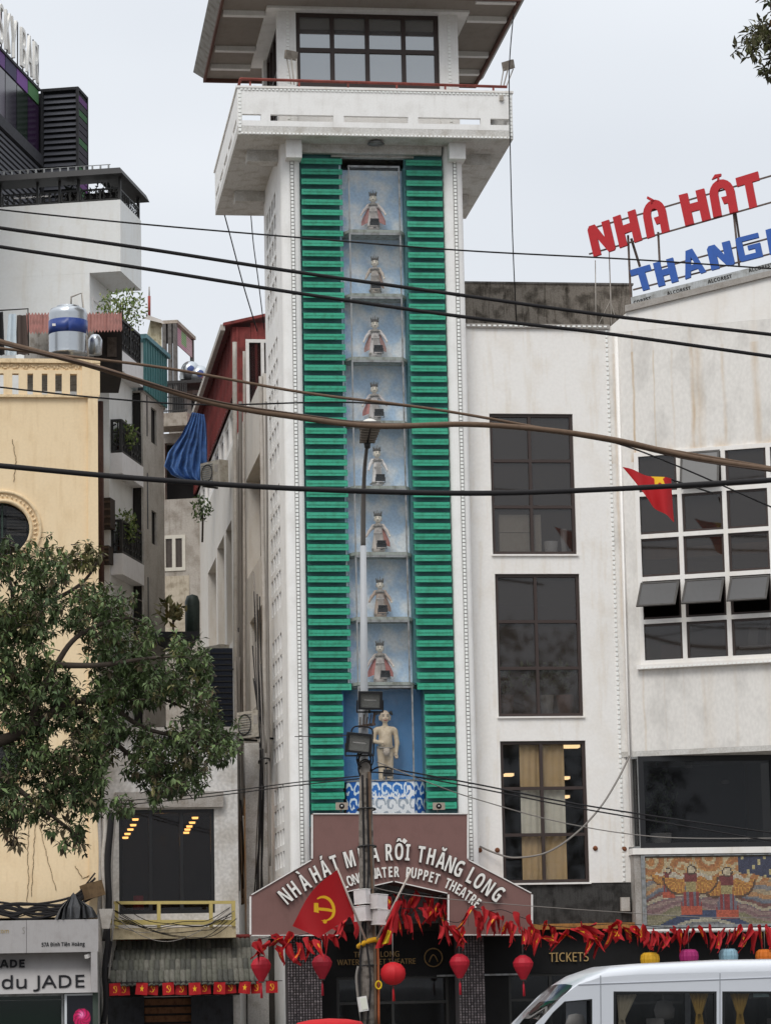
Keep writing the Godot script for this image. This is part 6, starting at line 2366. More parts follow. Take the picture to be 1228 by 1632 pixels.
func back_houses():
	var t := thing("balcony_house", "narrow white house with stacked pointed balconies between yellow and grey houses", "house", "", Vector3(-5.432, 0.0, -9.0))
	t.rotation.y = -0.2967
	org = Vector3.ZERO
	var ul: float = -0.611
	var dz: float = -1.5
	var yt: float = 18.629
	var st := S()
	box(st, ul - 3, -0.05, 0, yt + 1.2, dz - 1.5, dz - 1.2)
	put(t, "rear_wall", st, pm("e4e4e2", "light", 0.3))
	st = S()
	box(st, ul - 3, ul + 0.3, 0, yt, dz - 1.2, 0.1)
	put(t, "side_wall", st, pm("e8e8e6", "light", 0.3))
	st = S()
	for y in [17.68, 15.193, 12.411]:
		box(st, ul + 0.6, -0.25, y - 0.6, y + 0.9, dz - 1.25, dz - 1.15)
	put(t, "dark_door", st, pm("23262e", null, 1, 0.4))
	# balconies: pointed slab, solid parapet, wrought rail
	var levels := [[18.832, 18.303], [16.159, 15.62], [13.559, 13.019]]
	var back := Transform3D(Basis(Vector3.UP, PI / 2), Vector3.ZERO)
	for l in levels:
		st = S()
		box(st, ul + 0.05, 0.0, l[1], l[0], -0.12, 0.0)
		box(st, -0.12, 0.0, l[1], l[0], -2.2, -0.122)
		box(st, ul + 0.05, -0.122, l[1], l[1] + 0.1, -2.2, -0.122)
		var b := put(t, "balcony", st, pm("eceaea", "light", 0.4))
		fretwork(b, ul + 0.1, -0.05, l[0] + 0.05, l[0] + 0.85, Transform3D(Basis(), Vector3(0, 0, -0.06)), 3)
		fretwork(b, 0.05, 2.1, l[0] + 0.05, l[0] + 0.85, Transform3D(Basis(Vector3.UP, PI / 2), Vector3(-0.06, 0, 0)), 4)
		st = S()
		box(st, -0.075, -0.068, l[0] + 0.05, l[0] + 0.85, -2.1, -0.05)
		put(b, "mesh_sheet", st, pm("1f2024", "black", 3.0))
	for q in [[levels[0][0] + 1.3, -1.0, "bushy rooftop plant above the top balcony, beside the red roof", 0.55, 0.5], [levels[1][0] + 0.55, -0.75, "leafy plant on the middle balcony of the narrow white house", 0.38, 0.32], [levels[2][0] + 0.75, -0.75, "leafy plant on the lowest balcony of the narrow white house", 0.4, 0.42]]:
		var at: Vector3 = t.transform * Vector3(-0.25, q[0], q[1])
		var p := thing("balcony_plant", q[2], "plant", "plants on the narrow house balconies", at)
		sprays(p, "foliage", at, Vector3(q[3], q[4], q[3]) * 1.25, 620, 0.13, [Color(0.1, 0.15, 0.03), Color(0.14, 0.19, 0.04), Color(0.08, 0.12, 0.03), Color(0.2, 0.22, 0.08)])
		st = S(true)
		for k in 4:
			tube(st, [at + Vector3(0, -q[4], 0), at + Vector3(rng.randf_range(-0.3, 0.3), 0.1, rng.randf_range(-0.3, 0.3))], 0.02, 5)
		put(p, "stem", st, M.bark)
		st = S(true)
		lathe(st, [Vector2(0, 0), Vector2(0.15, 0), Vector2(0.2, 0.3), Vector2(0, 0.28)], 10, Transform3D(Basis(), at + Vector3(0, -q[4] - 0.3, 0)))
		put(p, "pot", st, pm("7a4a38", "grime", 1.0))
	org = Vector3.ZERO
	for q in [[-0.616, -0.188, 14.157, 14.92], [-0.616, -0.237, 13.255, 13.697]]:
		st = S()
		box(st, q[0], q[1], q[2], q[3], 0.02, 0.5)
		var sh := put(t, "shutter_box", st, pm("3a2f28", "grime", 1.0))
		for k in 4:
			st = S()
			var y: float = lerpf(q[2], q[3], (k + 0.3) / 4.0)
			box(st, q[0] - 0.01, q[1] + 0.01, y, y + 0.05, 0.501, 0.53)
			put(sh, "slat", st, pm("57473b", "grime", 1.0))
	st = S(true)
	tube(st, [t.transform.affine_inverse() * Vector3(-6.056, 17.069, -7.0), t.transform.affine_inverse() * Vector3(-6.049, 11.251, -7.0)], 0.08, 8)
	put(t, "rain_pipe", st, pm("4a2f26", "grime", 1.0))
	# grey tower house to the right, continuing the same flank
	var g := thing("grey_house", "bare grey rendered house with slit windows behind the narrow white house", "house", "", Vector3(-5.432, 0.0, -9.0))
	g.rotation.y = -0.2967
	org = Vector3.ZERO
	var z0: float = -2.269
	var z1: float = -4.552
	var flank := Transform3D(Basis(Vector3.UP, PI / 2), Vector3(-0.02, 0, 0))
	var gy: float = 18.233
	st = S()
	var h1 := [[3.142, 3.768, 17.008, 17.971], [3.133, 3.686, 14.282, 15.181]]
	slab(st, -z0, -z1, 0, gy, 0, -0.06, h1, flank)
	put(g, "flank_wall", st, M.house_grey)
	st = S()
	box(st, -3, -0.3, 0, gy - 0.1, z1, z1 + 0.2)
	box(st, -0.3, -0.1, 0, gy - 0.1, z1 + 0.2, z0)
	put(g, "inner_wall", st, M.dark)
	# teal sheet metal box on top
	var tz1: float = -4.741
	var nn := 9
	for k in nn:
		st = S()
		var a := lerpf(z0, tz1, k / float(nn))
		var b := lerpf(z0, tz1, (k + 1) / float(nn)) + 0.01
		box(st, 0.0, 0.05, gy + 0.001, 19.621, b, a)
		box(st, 0.05, 0.07, gy + 0.001, 19.621, a - 0.06, a - 0.01)
		put(g, "teal_sheet", st, M.teal)
	st = S()
	box(st, -2.5, 0.12, 19.621 + 0.002, 19.706 + 0.03, tz1 - 0.1, z0 + 0.1)
	put(g, "teal_roof", st, pm("6f9aa4", "grime", 0.8))
	st = S()
	box(st, -2.4, -0.001, gy + 0.001, 19.621, tz1, tz1 + 0.04)
	box(st, -2.4, -0.001, gy - 0.05, gy, tz1, z0)
	put(g, "floor", st, M.grey)
	rear_house()
	# rooftop shed and red sheet roof behind the tank
	var s := thing("roof_shed", "dark timber roof shed under a rusty red corrugated roof behind the tank", "shed", "", Vector3(-6.242, 17.649, -6.0))
	var n := 26
	var a0: Vector3 = Vector3(-7.896, 19.055, -6.0)
	var a1: Vector3 = Vector3(-5.558, 19.096, -6.0)
	var b0: Vector3 = Vector3(-7.906, 18.336, -5.0)
	var b1: Vector3 = Vector3(-5.588, 18.421, -5.0)
	for k in 6:
		st = S(true)
		for i in 10:
			var u := (k + i / 10.0) / 6.0
			var v := (k + (i + 1) / 10.0) / 6.0
			var du := Vector3(0, 0.035 * cos(i * PI), 0)
			var dv := Vector3(0, 0.035 * cos((i + 1) * PI), 0)
			quad(st, b0.lerp(b1, u) + du, b0.lerp(b1, v) + dv, a0.lerp(a1, v) + dv, a0.lerp(a1, u) + du)
		var rm := put(s, "roof_sheet", st, M.rust_roof)
	st = S()
	box(st, -6.233, -5.539, 17.6, 18.805, -8.5, -6.2)
	put(s, "shed_wall", st, pm("2b2421", "grime", 0.8))
	st = S()
	box(st, -5.909, -5.678, 18.027, 18.519, -6.198, -6.15)
	put(s, "shutter", st, pm("5a5049", "grime", 1.0))
	st = S()
	box(st, -7.922, -6.226, 17.633, 18.743, -8.5, -6.4)
	put(s, "screen_wall", st, pm("b7b3ad", "grime", 0.6))


func rear_house():
	var t := thing("rear_grey_house", "grey house deep in the alley with a balcony and cream double window", "house", "", Vector3(-3.339, 0.0, -27.0))
	t.rotation.y = -0.2967
	org = Vector3.ZERO
	var y1: float = 20.136
	var w := [-0.074, 0.678, 15.72, 16.861]
	var st := S()
	var ur: float = 1.393
	slab(st, -0.5, ur, 0, y1, 0, -0.25, [w, [0.008 + 0.02, 1.15, 18.015, 19.832]])
	put(t, "front_wall", st, pm("b9b1a8", "grime", 0.25))
	st = S()
	box(st, -0.5, ur, 0, y1, -4, -3.8)
	box(st, -0.4, ur - 0.1, y1 - 3.5, y1 - 0.21, -1.0, -0.9)  # dark sheet added close behind the opening, hides the sky in it
	put(t, "inner_wall", st, M.dark)
	st = S()
	box(st, -0.5, ur, y1 - 0.2, y1, -3.79, -0.26)
	put(t, "roof", st, M.grey)
	window(t, w, 0.03, [0.0, 0.5, 1.0], [0.0, 1.0], 0.11, pm("d9d3c6", "light", 1.0), pm("4b4038", "grime", 1.0, 0.4))
	st = S()
	box(st, -0.127, 0.785, 13.528, 15.558, 0.002, 0.02)
	put(t, "peeling_patch", st, pm("c5b9a6", "grime", 0.5))
	# balcony with iron rail
	var yb: float = 20.599
	st = S()
	box(st, -0.05, 1.003, yb - 0.42, yb, 0.02, 1.0)
	put(t, "balcony_slab", st, pm("aba195", "grime", 0.7))
	var n := 18
	for k in n:
		st = S()
		var x: float = 0.0 + k * (0.965 / (n - 1))
		box(st, x - 0.012, x + 0.012, yb, yb + 0.95, 0.93, 0.96)
		put(t, "baluster", st, M.iron)
	st = S()
	for y in [0.06, 0.5, 0.95]:
		box(st, -0.05, 1.006, yb + y, yb + y + 0.035, 0.92, 0.97)
	put(t, "handrail", st, M.iron)
	st = S()
	box(st, 0.0, 1.169, y1 + 0.02, 21.641, -0.8, -0.7)
	put(t, "upper_wall", st, pm("a8a29c", "grime", 0.4))
	st = S()
	box(st, 0.147, 0.495, yb, yb + 0.9, -0.69, -0.66)
	box(st, 0.761, 0.965, yb, yb + 0.9, -0.69, -0.66)
	put(t, "door", st, M.dark)
	# roof frame with tanks and striped sign screen
	var f := thing("roof_frame", "dark steel roof frame with a pink and green striped screen above the alley", "frame", "", Vector3(-3.339, 0.0, -27.0))
	f.rotation.y = -0.2967
	org = Vector3.ZERO
	var sx: float = 0.393
	var ya: float = 23.657
	var yc: float = 23.083
	var stripes := [pm("c79aa8", "light", 1.0), pm("cfb0b4", "light", 1.0), pm("93b784", "light", 1.0)]
	for k in 8:
		for q in [[0, -0.05, -0.8], [2 if k > 1 else 0, -0.8, -1.5], [1, -1.5, -2.4]]:
			st = S()
			box(st, sx - 0.02, sx + 0.02, lerpf(yc, ya, k / 8.0), lerpf(yc, ya, (k + 0.8) / 8.0), q[2], q[1])
			put(f, "screen_slat", st, stripes[q[0]])
	st = S()
	box(st, -0.038, sx - 0.03, yc, ya + 0.05, -0.1, -0.05)
	put(f, "dark_panel", st, pm("2a2626", "grime", 1.0))
	st = S()
	box(st, -0.038 - 0.1, sx + 0.1, ya + 0.052, ya + 0.16, -2.5, 0.05)
	put(f, "roof_edge", st, pm("b5aa9c", "grime", 1.0))
	for q in [[sx, 0.0], [sx, -2.3], [0.045, 0.0], [0.23, 0.0]]:
		st = S()
		box(st, q[0] - 0.06, q[0] + 0.06, yb + 0.9, ya + 0.05, q[1] - 0.1, q[1] - 0.02 if q[1] < 0 else q[1] + 0.04)
		put(f, "post", st, pm("6d6a67", "grime", 1.0))
	st = S()
	box(st, -0.038, 1.269, 21.722, 21.824, -2.4, 0.1)
	put(f, "platform", st, pm("3c3a3a", "grime", 1.0))
	for q in [[0.67, 22.27, "horizontal steel tank with blue cap on the roof frame, the left of two"], [0.976, 22.11, "horizontal steel tank with blue cap on the roof frame, the right of two"]]:
		var at: Vector3 = f.transform * Vector3(q[0], q[1] - 0.35, -0.8)
		var k := thing("roof_tank", q[2], "water tank", "horizontal tanks on the roof frame", at)
		org = Vector3.ZERO
		var b := Transform3D(Basis(Vector3.RIGHT, PI / 2), Vector3(0, 0.32, -0.45))
		st = S(true)
		lathe(st, [Vector2(0, -0.3), Vector2(0.25, -0.22), Vector2(0.3, -0.1), Vector2(0.3, 0.9), Vector2(0.24, 1.02), Vector2(0.0, 1.08)], 20, b)
		put(k, "shell", st, M.steel)
		st = S(true)
		lathe(st, [Vector2(0.12, 1.07), Vector2(0.08, 1.085), Vector2(0, 1.095)], 16, b)
		put(k, "blue_cap", st, pm("34487f", null, 1, 0.5))
		st = S()
		box(st, -0.3, 0.3, 0.0, 0.06, -0.4, -0.3)
		box(st, -0.3, 0.3, 0.0, 0.06, 0.2, 0.3)
		put(k, "cradle", st, M.iron)
	# hut with antenna
	var h := thing("roof_hut", "small cream roof hut with grey cap and a thin red antenna mast", "hut", "", Vector3(-4.181, 20.582, -16.0))
	st = S()
	box(st, -4.32, -4.002, 20.365, 21.269, -18, -16)
	put(h, "wall", st, pm("c9c0a2", "grime", 0.8))
	st = S()
	hexa(st, [Vector3(-4.509, 21.232, -15.7), Vector3(-3.947, 21.093, -15.7), Vector3(-3.791, 21.722, -18.4), Vector3(-4.372, 21.865, -18.4), Vector3(-4.392, 21.389, -15.9), Vector3(-4.005, 21.248, -15.9), Vector3(-3.875, 21.786, -18.2), Vector3(-4.272, 21.931, -18.2)])
	put(h, "roof", st, M.grey)
	st = S(true)
	tube(st, [Vector3(-4.352, 21.34, -16.0), Vector3(-4.348, 21.957, -16.0)], 0.045, 6)
	put(h, "mast", st, pm("9a4a44", "light", 1.0))
	st = S(true)
	tube(st, [Vector3(-4.348, 21.957, -16.0), Vector3(-4.346, 22.229, -16.0)], 0.02, 5)
	put(h, "mast_tip", st, M.grey)
	# blue tarpaulin
	var tp := thing("tarpaulin", "crumpled blue tarpaulin hanging from the iron balcony in the alley", "tarpaulin", "", Vector3(-2.885, 17.409, -19.5))
	var outl := [[Vector3(-2.941, 19.331, -19.5), Vector3(-2.574, 19.259, -19.5)], [Vector3(-3.053, 19.05, -19.5), Vector3(-2.521, 18.978, -19.5)], [Vector3(-3.277, 18.619, -19.5), Vector3(-2.507, 18.529, -19.5)], [Vector3(-3.648, 18.114, -19.5), Vector3(-2.513, 18.007, -19.5)], [Vector3(-3.779, 17.685, -19.5), Vector3(-2.517, 17.597, -19.5)], [Vector3(-3.58, 17.463, -19.5), Vector3(-2.519, 17.336, -19.5)], [Vector3(-3.215, 17.297, -19.5), Vector3(-2.539, 17.225, -19.5)]]
	st = S(true)
	var rows := []
	for i in 25:
		var f0 := i / 24.0 * (outl.size() - 1)
		var i0 := mini(int(f0), outl.size() - 2)
		var a: Vector3 = outl[i0][0].lerp(outl[i0 + 1][0], f0 - i0)
		var b: Vector3 = outl[i0][1].lerp(outl[i0 + 1][1], f0 - i0)
		var row := []
		for j in 41:
			var u := j / 40.0
			var am := 0.05 + 0.22 * i / 24.0
			var fold := absf(fposmod(u * 6.3 + 0.15 * sin(i * 0.35), 1.0) - 0.5) * 2.0
			row.append(a.lerp(b, u) + Vector3(0, 0, am * fold + 0.08 * sin(u * 23 + i * 0.5) * i / 24.0))
		rows.append(row)
	for i in 24:
		for j in 40:
			quad(st, rows[i + 1][j], rows[i + 1][j + 1], rows[i][j + 1], rows[i][j])
	var tm = M.tarp.duplicate()
	tm.cull_mode = BaseMaterial3D.CULL_DISABLED
	put(tp, "sheet", st, tm)
	var vent := thing("alley_awning", "dark flat awning over the alley behind the tree crown", "awning", "", Vector3(-4.012, 11.668, -12.0))
	st = S()
	box(st, -4.654, -3.4, 11.635, 11.801, -14, -11)
	put(vent, "awning_sheet", st, pm("24252a", "grime", 1.0))
	var gt := thing("green_cistern", "dark green plastic cistern standing in the alley below the cream window", "cistern", "", Vector3(-3.35, 11.944, -14.0))
	org = Vector3.ZERO
	st = S(true)
	lathe(st, [Vector2(0, 0), Vector2(0.2, 0), Vector2(0.2, 1.05), Vector2(0.15, 1.2), Vector2(0, 1.25)], 18)
	put(gt, "shell", st, pm("2f3d38", "grime", 1.0, 0.5))
	for q in [[Vector3(-4.065, 12.319, -11.0), Vector3(0.38, 0.3, 0.3), "brownish leafed potted tree above the dark alley awning", [Color(0.12, 0.1, 0.03), Color(0.16, 0.15, 0.07), Color(0.09, 0.1, 0.03)], 0.3, 70], [Vector3(-3.06, 15.523, -14.0), Vector3(0.28, 0.4, 0.25), "dark creeper hanging below the pale air conditioner in the alley", GREENS, 0.14, 160]]:
		var p := thing("alley_plant", q[2], "plant", "", q[0] + Vector3(0, -0.7, 0))
		sprays(p, "foliage", q[0], q[1], q[5], q[4], q[3])
		st = S(true)
		tube(st, [q[0] + Vector3(0, -0.9, 0), q[0] + Vector3(0.02, -0.3, 0), q[0]], 0.03, 6)
		put(p, "stem", st, M.bark)


# ---- the tall block with the roof bar ----------------------------------------------------------
func sky_bar():
	var t := thing("white_block", "tall plain white block with a black railed roof terrace, upper left", "building", "", Vector3(-4.203, 0.0, -38.0))
	t.rotation.y = -0.2967
	org = Vector3.ZERO
	var y1: float = 30.845
	var zs: float = -3.023
	var yo: float = 28.2
	var us: float = -1.15
	var st := S()
	box(st, -14, 0, yo, y1, zs, 0)
	put(t, "upper_storeys", st, pm("f0f1ef", "white", 0.1))
	st = S()
	box(st, -14, us, 0, yo - 0.002, zs, -0.002)
	put(t, "lower_storeys", st, pm("f0f1ef", "white", 0.1))
	var flank := Transform3D(Basis(Vector3.UP, PI / 2), Vector3(us + 0.03, 0, 0))
	window(t, [0.3, 2.1, 26.741, 27.408], 0.0, [0.0, 0.5, 1.0], [0.0, 1.0], 0.12, M.trim, pm("7b8d96", null, 1, 0.1), flank)
	# terrace rail and canopy
	var yr: float = 31.399
	var us2: Array = [-4.445 - 2.5, -4.444, -3.058, -2.238, -1.537, 0.0]
	for k in 5:
		fretwork(t, us2[k] + 0.05, us2[k + 1] - 0.05, y1 + 0.06, yr - 0.1, Transform3D(Basis(), Vector3(0, 0, -0.1)), 20 + k)
		st = S()
		box(st, us2[k + 1] - 0.08, us2[k + 1] + 0.0, y1 + 0.001, yr + 0.45, -0.16, -0.04)
		put(t, "terrace_post", st, M.iron)
		if k > 2:
			st = S()
			box(st, us2[k] + 0.1, us2[k + 1] - 0.1, y1 + 0.05, y1 + 0.05 + (yr - y1) * [0.5, 0.5, 0.8, 0.7, 0.6][k], -0.6, -0.3)
			put(t, "planter", st, M.dark)
			sprays(t, "planter_foliage", Vector3((us2[k] + us2[k + 1]) / 2, y1 + (yr - y1) * 0.8, -0.45), Vector3((us2[k + 1] - us2[k]) * 0.4, 0.35, 0.2), 60, 0.22, [Color(0.02, 0.025, 0.02)])
	fretwork(t, 0.1, -zs - 0.1, y1 + 0.06, yr - 0.1, Transform3D(Basis(Vector3.UP, PI / 2), Vector3(-0.08, 0, 0)), 31)
	st = S()
	box(st, -0.14, -0.04, y1 + 0.001, yr + 0.45, zs + 0.02, zs + 0.12)
	put(t, "terrace_post", st, M.iron)
	st = S()
	var ov := 0.45
	hexa(st, [Vector3(-14, yr + 0.3, ov), Vector3(ov * 0.4, yr + 0.3, ov), Vector3(ov * 0.4, yr + 0.3, -0.7), Vector3(-14, yr + 0.3, -0.7), Vector3(-14, yr + 0.54, ov - 0.1), Vector3(ov * 0.4 - 0.1, yr + 0.54, ov - 0.1), Vector3(ov * 0.4 - 0.1, yr + 0.54, -0.8), Vector3(-14, yr + 0.54, -0.8)])
	hexa(st, [Vector3(-0.9, yr + 0.3, -0.702), Vector3(ov * 0.4, yr + 0.3, -0.702), Vector3(ov * 0.4, yr + 0.3, zs - 0.6), Vector3(-0.9, yr + 0.3, zs - 0.6), Vector3(-0.9, yr + 0.54, -0.802), Vector3(ov * 0.4 - 0.1, yr + 0.54, -0.802), Vector3(ov * 0.4 - 0.1, yr + 0.54, zs - 0.5), Vector3(-0.9, yr + 0.54, zs - 0.5)])
	put(t, "terrace_canopy", st, pm("1d1a1c", "grime", 0.5, 0.6))
	st = S()
	for k in 40:
		box(st, -0.4 - k * 0.3, -0.34 - k * 0.3, yr + 0.541, yr + 0.7, 0.2, 0.24)
	box(st, -12, -0.3, yr + 0.701, yr + 0.72, 0.2, 0.24)
	put(t, "bird_spikes", st, M.zinc)
	st = S()
	box(st, -4.0, -2.6, yr - 0.25, yr - 0.2, -0.12, -0.09)
	put(t, "light_tube", st, M.trim)
	# louvred plant tower
	var h := thing("louvre_tower", "black louvred rooftop tower with purple and green colour fringing painted on side strips", "tower", "", Vector3(-5.468, 0.0, -46.0))
	h.rotation.y = -0.2967
	org = Vector3.ZERO
	var ht: float = 37.52
	var hb: float = 33.485 - 3.0
	var hl: float = -1.516
	var hz: float = -1.479
	st = S()
	box(st, hl - 0.5, -0.06, hb, ht - 0.05, hz + 0.06, -0.2)
	put(h, "core", st, pm("1b1b20", "grime", 0.6))
	st = S()
	box(st, hl, 0.0, ht - 0.05, ht + 0.06, hz, 0)
	box(st, -0.1, 0.0, hb, ht - 0.051, -0.1, 0.0)
	box(st, hl, hl + 0.1, hb, ht - 0.051, -0.1, 0.0)
	box(st, -0.1, 0.0, hb, ht - 0.051, hz, hz + 0.1)
	put(h, "frame", st, pm("2a2a2e", "grime", 1.0))
	var n := 30
	for k in n:
		var y := lerpf(hb, ht - 0.1, (k + 0.5) / n)
		st = S()
		hexa(st, [Vector3(hl + 0.11, y - 0.1, -0.04), Vector3(-0.11, y - 0.1, -0.04), Vector3(-0.11, y - 0.1, -0.08), Vector3(hl + 0.11, y - 0.1, -0.08), Vector3(hl + 0.11, y + 0.06, -0.14), Vector3(-0.11, y + 0.06, -0.14), Vector3(-0.11, y + 0.06, -0.18), Vector3(hl + 0.11, y + 0.06, -0.18)])
		put(h, "louvre", st, pm("4c4d54", "light", 1.0) if k == 0 else h.get_child(2).material_override)
	var cols := [pm("2b2430"), pm("5d2f6a"), pm("2c5a30"), pm("242428")]  # purple and green imitate lens colour fringing, put into the strip colours
	var q := RandomNumberGenerator.new()
	q.seed = 12
	for k in 24:
		st = S()
		var y := lerpf(hb, ht - 0.2, k / 24.0)
		box(st, -0.05, -0.02, y, lerpf(hb, ht - 0.2, (k + 0.85) / 24.0), hz + 0.12, -0.12)
		put(h, "fringe_strip", st, cols[[3, 1, 0, 2, 3, 2, 1][q.randi() % 7]])
	# the bar pavilion in front of it, with its letters
	var b := thing("bar_pavilion", "dark glazed rooftop bar pavilion with purple panels at the upper left edge", "building", "", Vector3(-6.917, 0.0, -46.443))
	b.rotation.y = -0.2967
	org = Vector3.ZERO
	var far := 14.0
	var ya: float = 37.253
	var yb: float = 35.967
	var yp: float = 37.526
	var y_low: float = 34.844
	st = S()
	box(st, -6, -0.1, y_low - 6, yp, 0.05, far)
	put(b, "core", st, pm("17171b", "grime", 0.5, 0.4))
	for k in 9:
		st = S()
		var z := 0.1 + k * 1.5
		box(st, -0.1, -0.05, yp - 2.6, yp - 0.7, z, z + 1.42)
		put(b, "glass_panel", st, [pm("33203a", null, 1, 0.2), pm("1e2a20", null, 1, 0.2), pm("241c2b", null, 1, 0.2)][k % 3])
		st = S()
		box(st, -0.1, -0.05, yp - 0.6, yp - 0.05, z, z + 1.42)
		put(b, "fascia_panel", st, [pm("6a4a82"), pm("46435c"), pm("7a4f92"), pm("4c7a4c")][(k * 3 + 3) % 4])
	st = S()
	box(st, -0.08, 0.0, yp - 0.04, yp + 0.06, 0.0, far)
	box(st, -0.08, 0.1, yp - 3.1, yp - 2.65, 0.0, far)
	put(b, "band", st, pm("3a3a40", "grime", 0.8))
	for k in 13:
		st = S()
		box(st, -0.09, 0.0, yp - 3.3 - k * 0.22, yp - 3.18 - k * 0.22, 0.1, far)
		put(b, "slat", st, pm("56565c", "light", 1.0))
	var s := thing("bar_letters", "tall white freestanding letters on the edge of the rooftop bar", "sign", "", Vector3(-6.917, 0.0, -46.443))
	s.rotation.y = -0.2967
	org = Vector3.ZERO
	var hgt: float = 1.55
	var txt := "RUSTY SKY BAR"
	var zz := 0.35
	for i in txt.length():
		var c := txt[txt.length() - 1 - i]
		if c == " ":
			zz += 0.35
			continue
		letters(s, c, Transform3D(Basis(Vector3.UP, PI / 2), Vector3(0.0, yp + 0.9, zz + 0.35)), hgt, 0.1, M.letter, 0.6, light_font(), "letter")
		zz += 0.86
	st = S()
	for k in 20:
		box(st, -0.08, -0.04, yp + 0.06, yp + 1.8, 0.1 + k * 0.7, 0.15 + k * 0.7)
	put(s, "supports", st, M.iron)
	var w := thing("bar_end_wall", "pale rendered gable wall below the rooftop bar louvres", "wall", "", Vector3(-6.917, 0.0, -46.443))
	w.rotation.y = -0.2967
	org = Vector3.ZERO
	st = S()
	prism(st, PackedVector2Array([Vector2(-0.5, y_low - 8), Vector2(-6, y_low - 8), Vector2(-6, y_low - 2.5), Vector2(-0.5, y_low - 0.2)]), far + 0.01, far + 0.2)
	put(w, "gable", st, M.wall_white)


# ---- pole, lamps and flags in the street -------------------------------------------------------
func emblem_image(kind: int, w := 96, h := 64) -> Image:
	# plain red cloth with a yellow star (0) or a yellow hammer and sickle (1)
	var im := Image.create(w, h, false, Image.FORMAT_RGB8)
	var red := Color(0.68, 0.035, 0.075)
	var yel := Color(0.93, 0.74, 0.12)
	var c := Vector2(w, h) / 2 if kind < 2 else Vector2(w * 0.73, h * 0.02)
	var star := PackedVector2Array()
	for k in 10:
		star.append(c + Vector2.from_angle(-PI / 2 + k * PI / 5) * h * (0.32 if k % 2 == 0 else 0.125))
	var bar_ := PackedVector2Array()
	var u := Vector2.from_angle(0.8)
	var v := Vector2(-u.y, u.x)
	for q in [[-0.2, -0.03], [0.26, -0.03], [0.26, 0.04], [-0.2, 0.04]]:
		bar_.append(c + (u * q[0] + v * q[1]) * h)
	var head := PackedVector2Array()
	for q in [[-0.27, -0.13], [-0.15, -0.13], [-0.13, 0.1], [-0.27, 0.07]]:
		head.append(c + (u * q[0] + v * q[1]) * h)
	for y in h:
		for x in w:
			var p := Vector2(x + 0.5, y + 0.5)
			var on := false
			if kind != 1:
				on = Geometry2D.is_point_in_polygon(p, star)
			else:
				var d := (p - c) / h
				var r := d.length()
				var a := fposmod(atan2(d.y, d.x) + 1.5, TAU)
				on = a < 4.1 and r < 0.3 and r > 0.3 - 0.085 * sin(clampf(a / 4.1, 0.0, 1.0) * PI * 0.85 + 0.35)
				on = on or Geometry2D.is_point_in_polygon(p, bar_) or Geometry2D.is_point_in_polygon(p, head)
				on = on or (d - Vector2(-0.2, 0.24)).length() < 0.055
			im.set_pixel(x, y, yel if on else red)
	return im


func cloth(rows: Array, uv_flip := false) -> SurfaceTool:
	var st := S(true)
	var n := rows.size()
	var m: int = rows[0].size()
	for i in n - 1:
		for j in m - 1:
			for q in [[0, 0], [1, 1], [0, 1], [0, 0], [1, 0], [1, 1]]:
				st.set_uv(Vector2((j + q[1]) / float(m - 1), (i + q[0]) / float(n - 1)))
				st.add_vertex(rows[i + q[0]][j + q[1]] - org)
	return st


func bilinear(c: Array, n: int, m: int, wave: Callable) -> Array:   # corners: top left, top right, lower right, lower left
	var rows := []
	for i in n:
		var row := []
		for j in m:
			var u := j / float(m - 1)
			var v := i / float(n - 1)
			row.append(c[0].lerp(c[1], u).lerp(c[3].lerp(c[2], u), v) + wave.call(u, v))
		rows.append(row)
	return rows


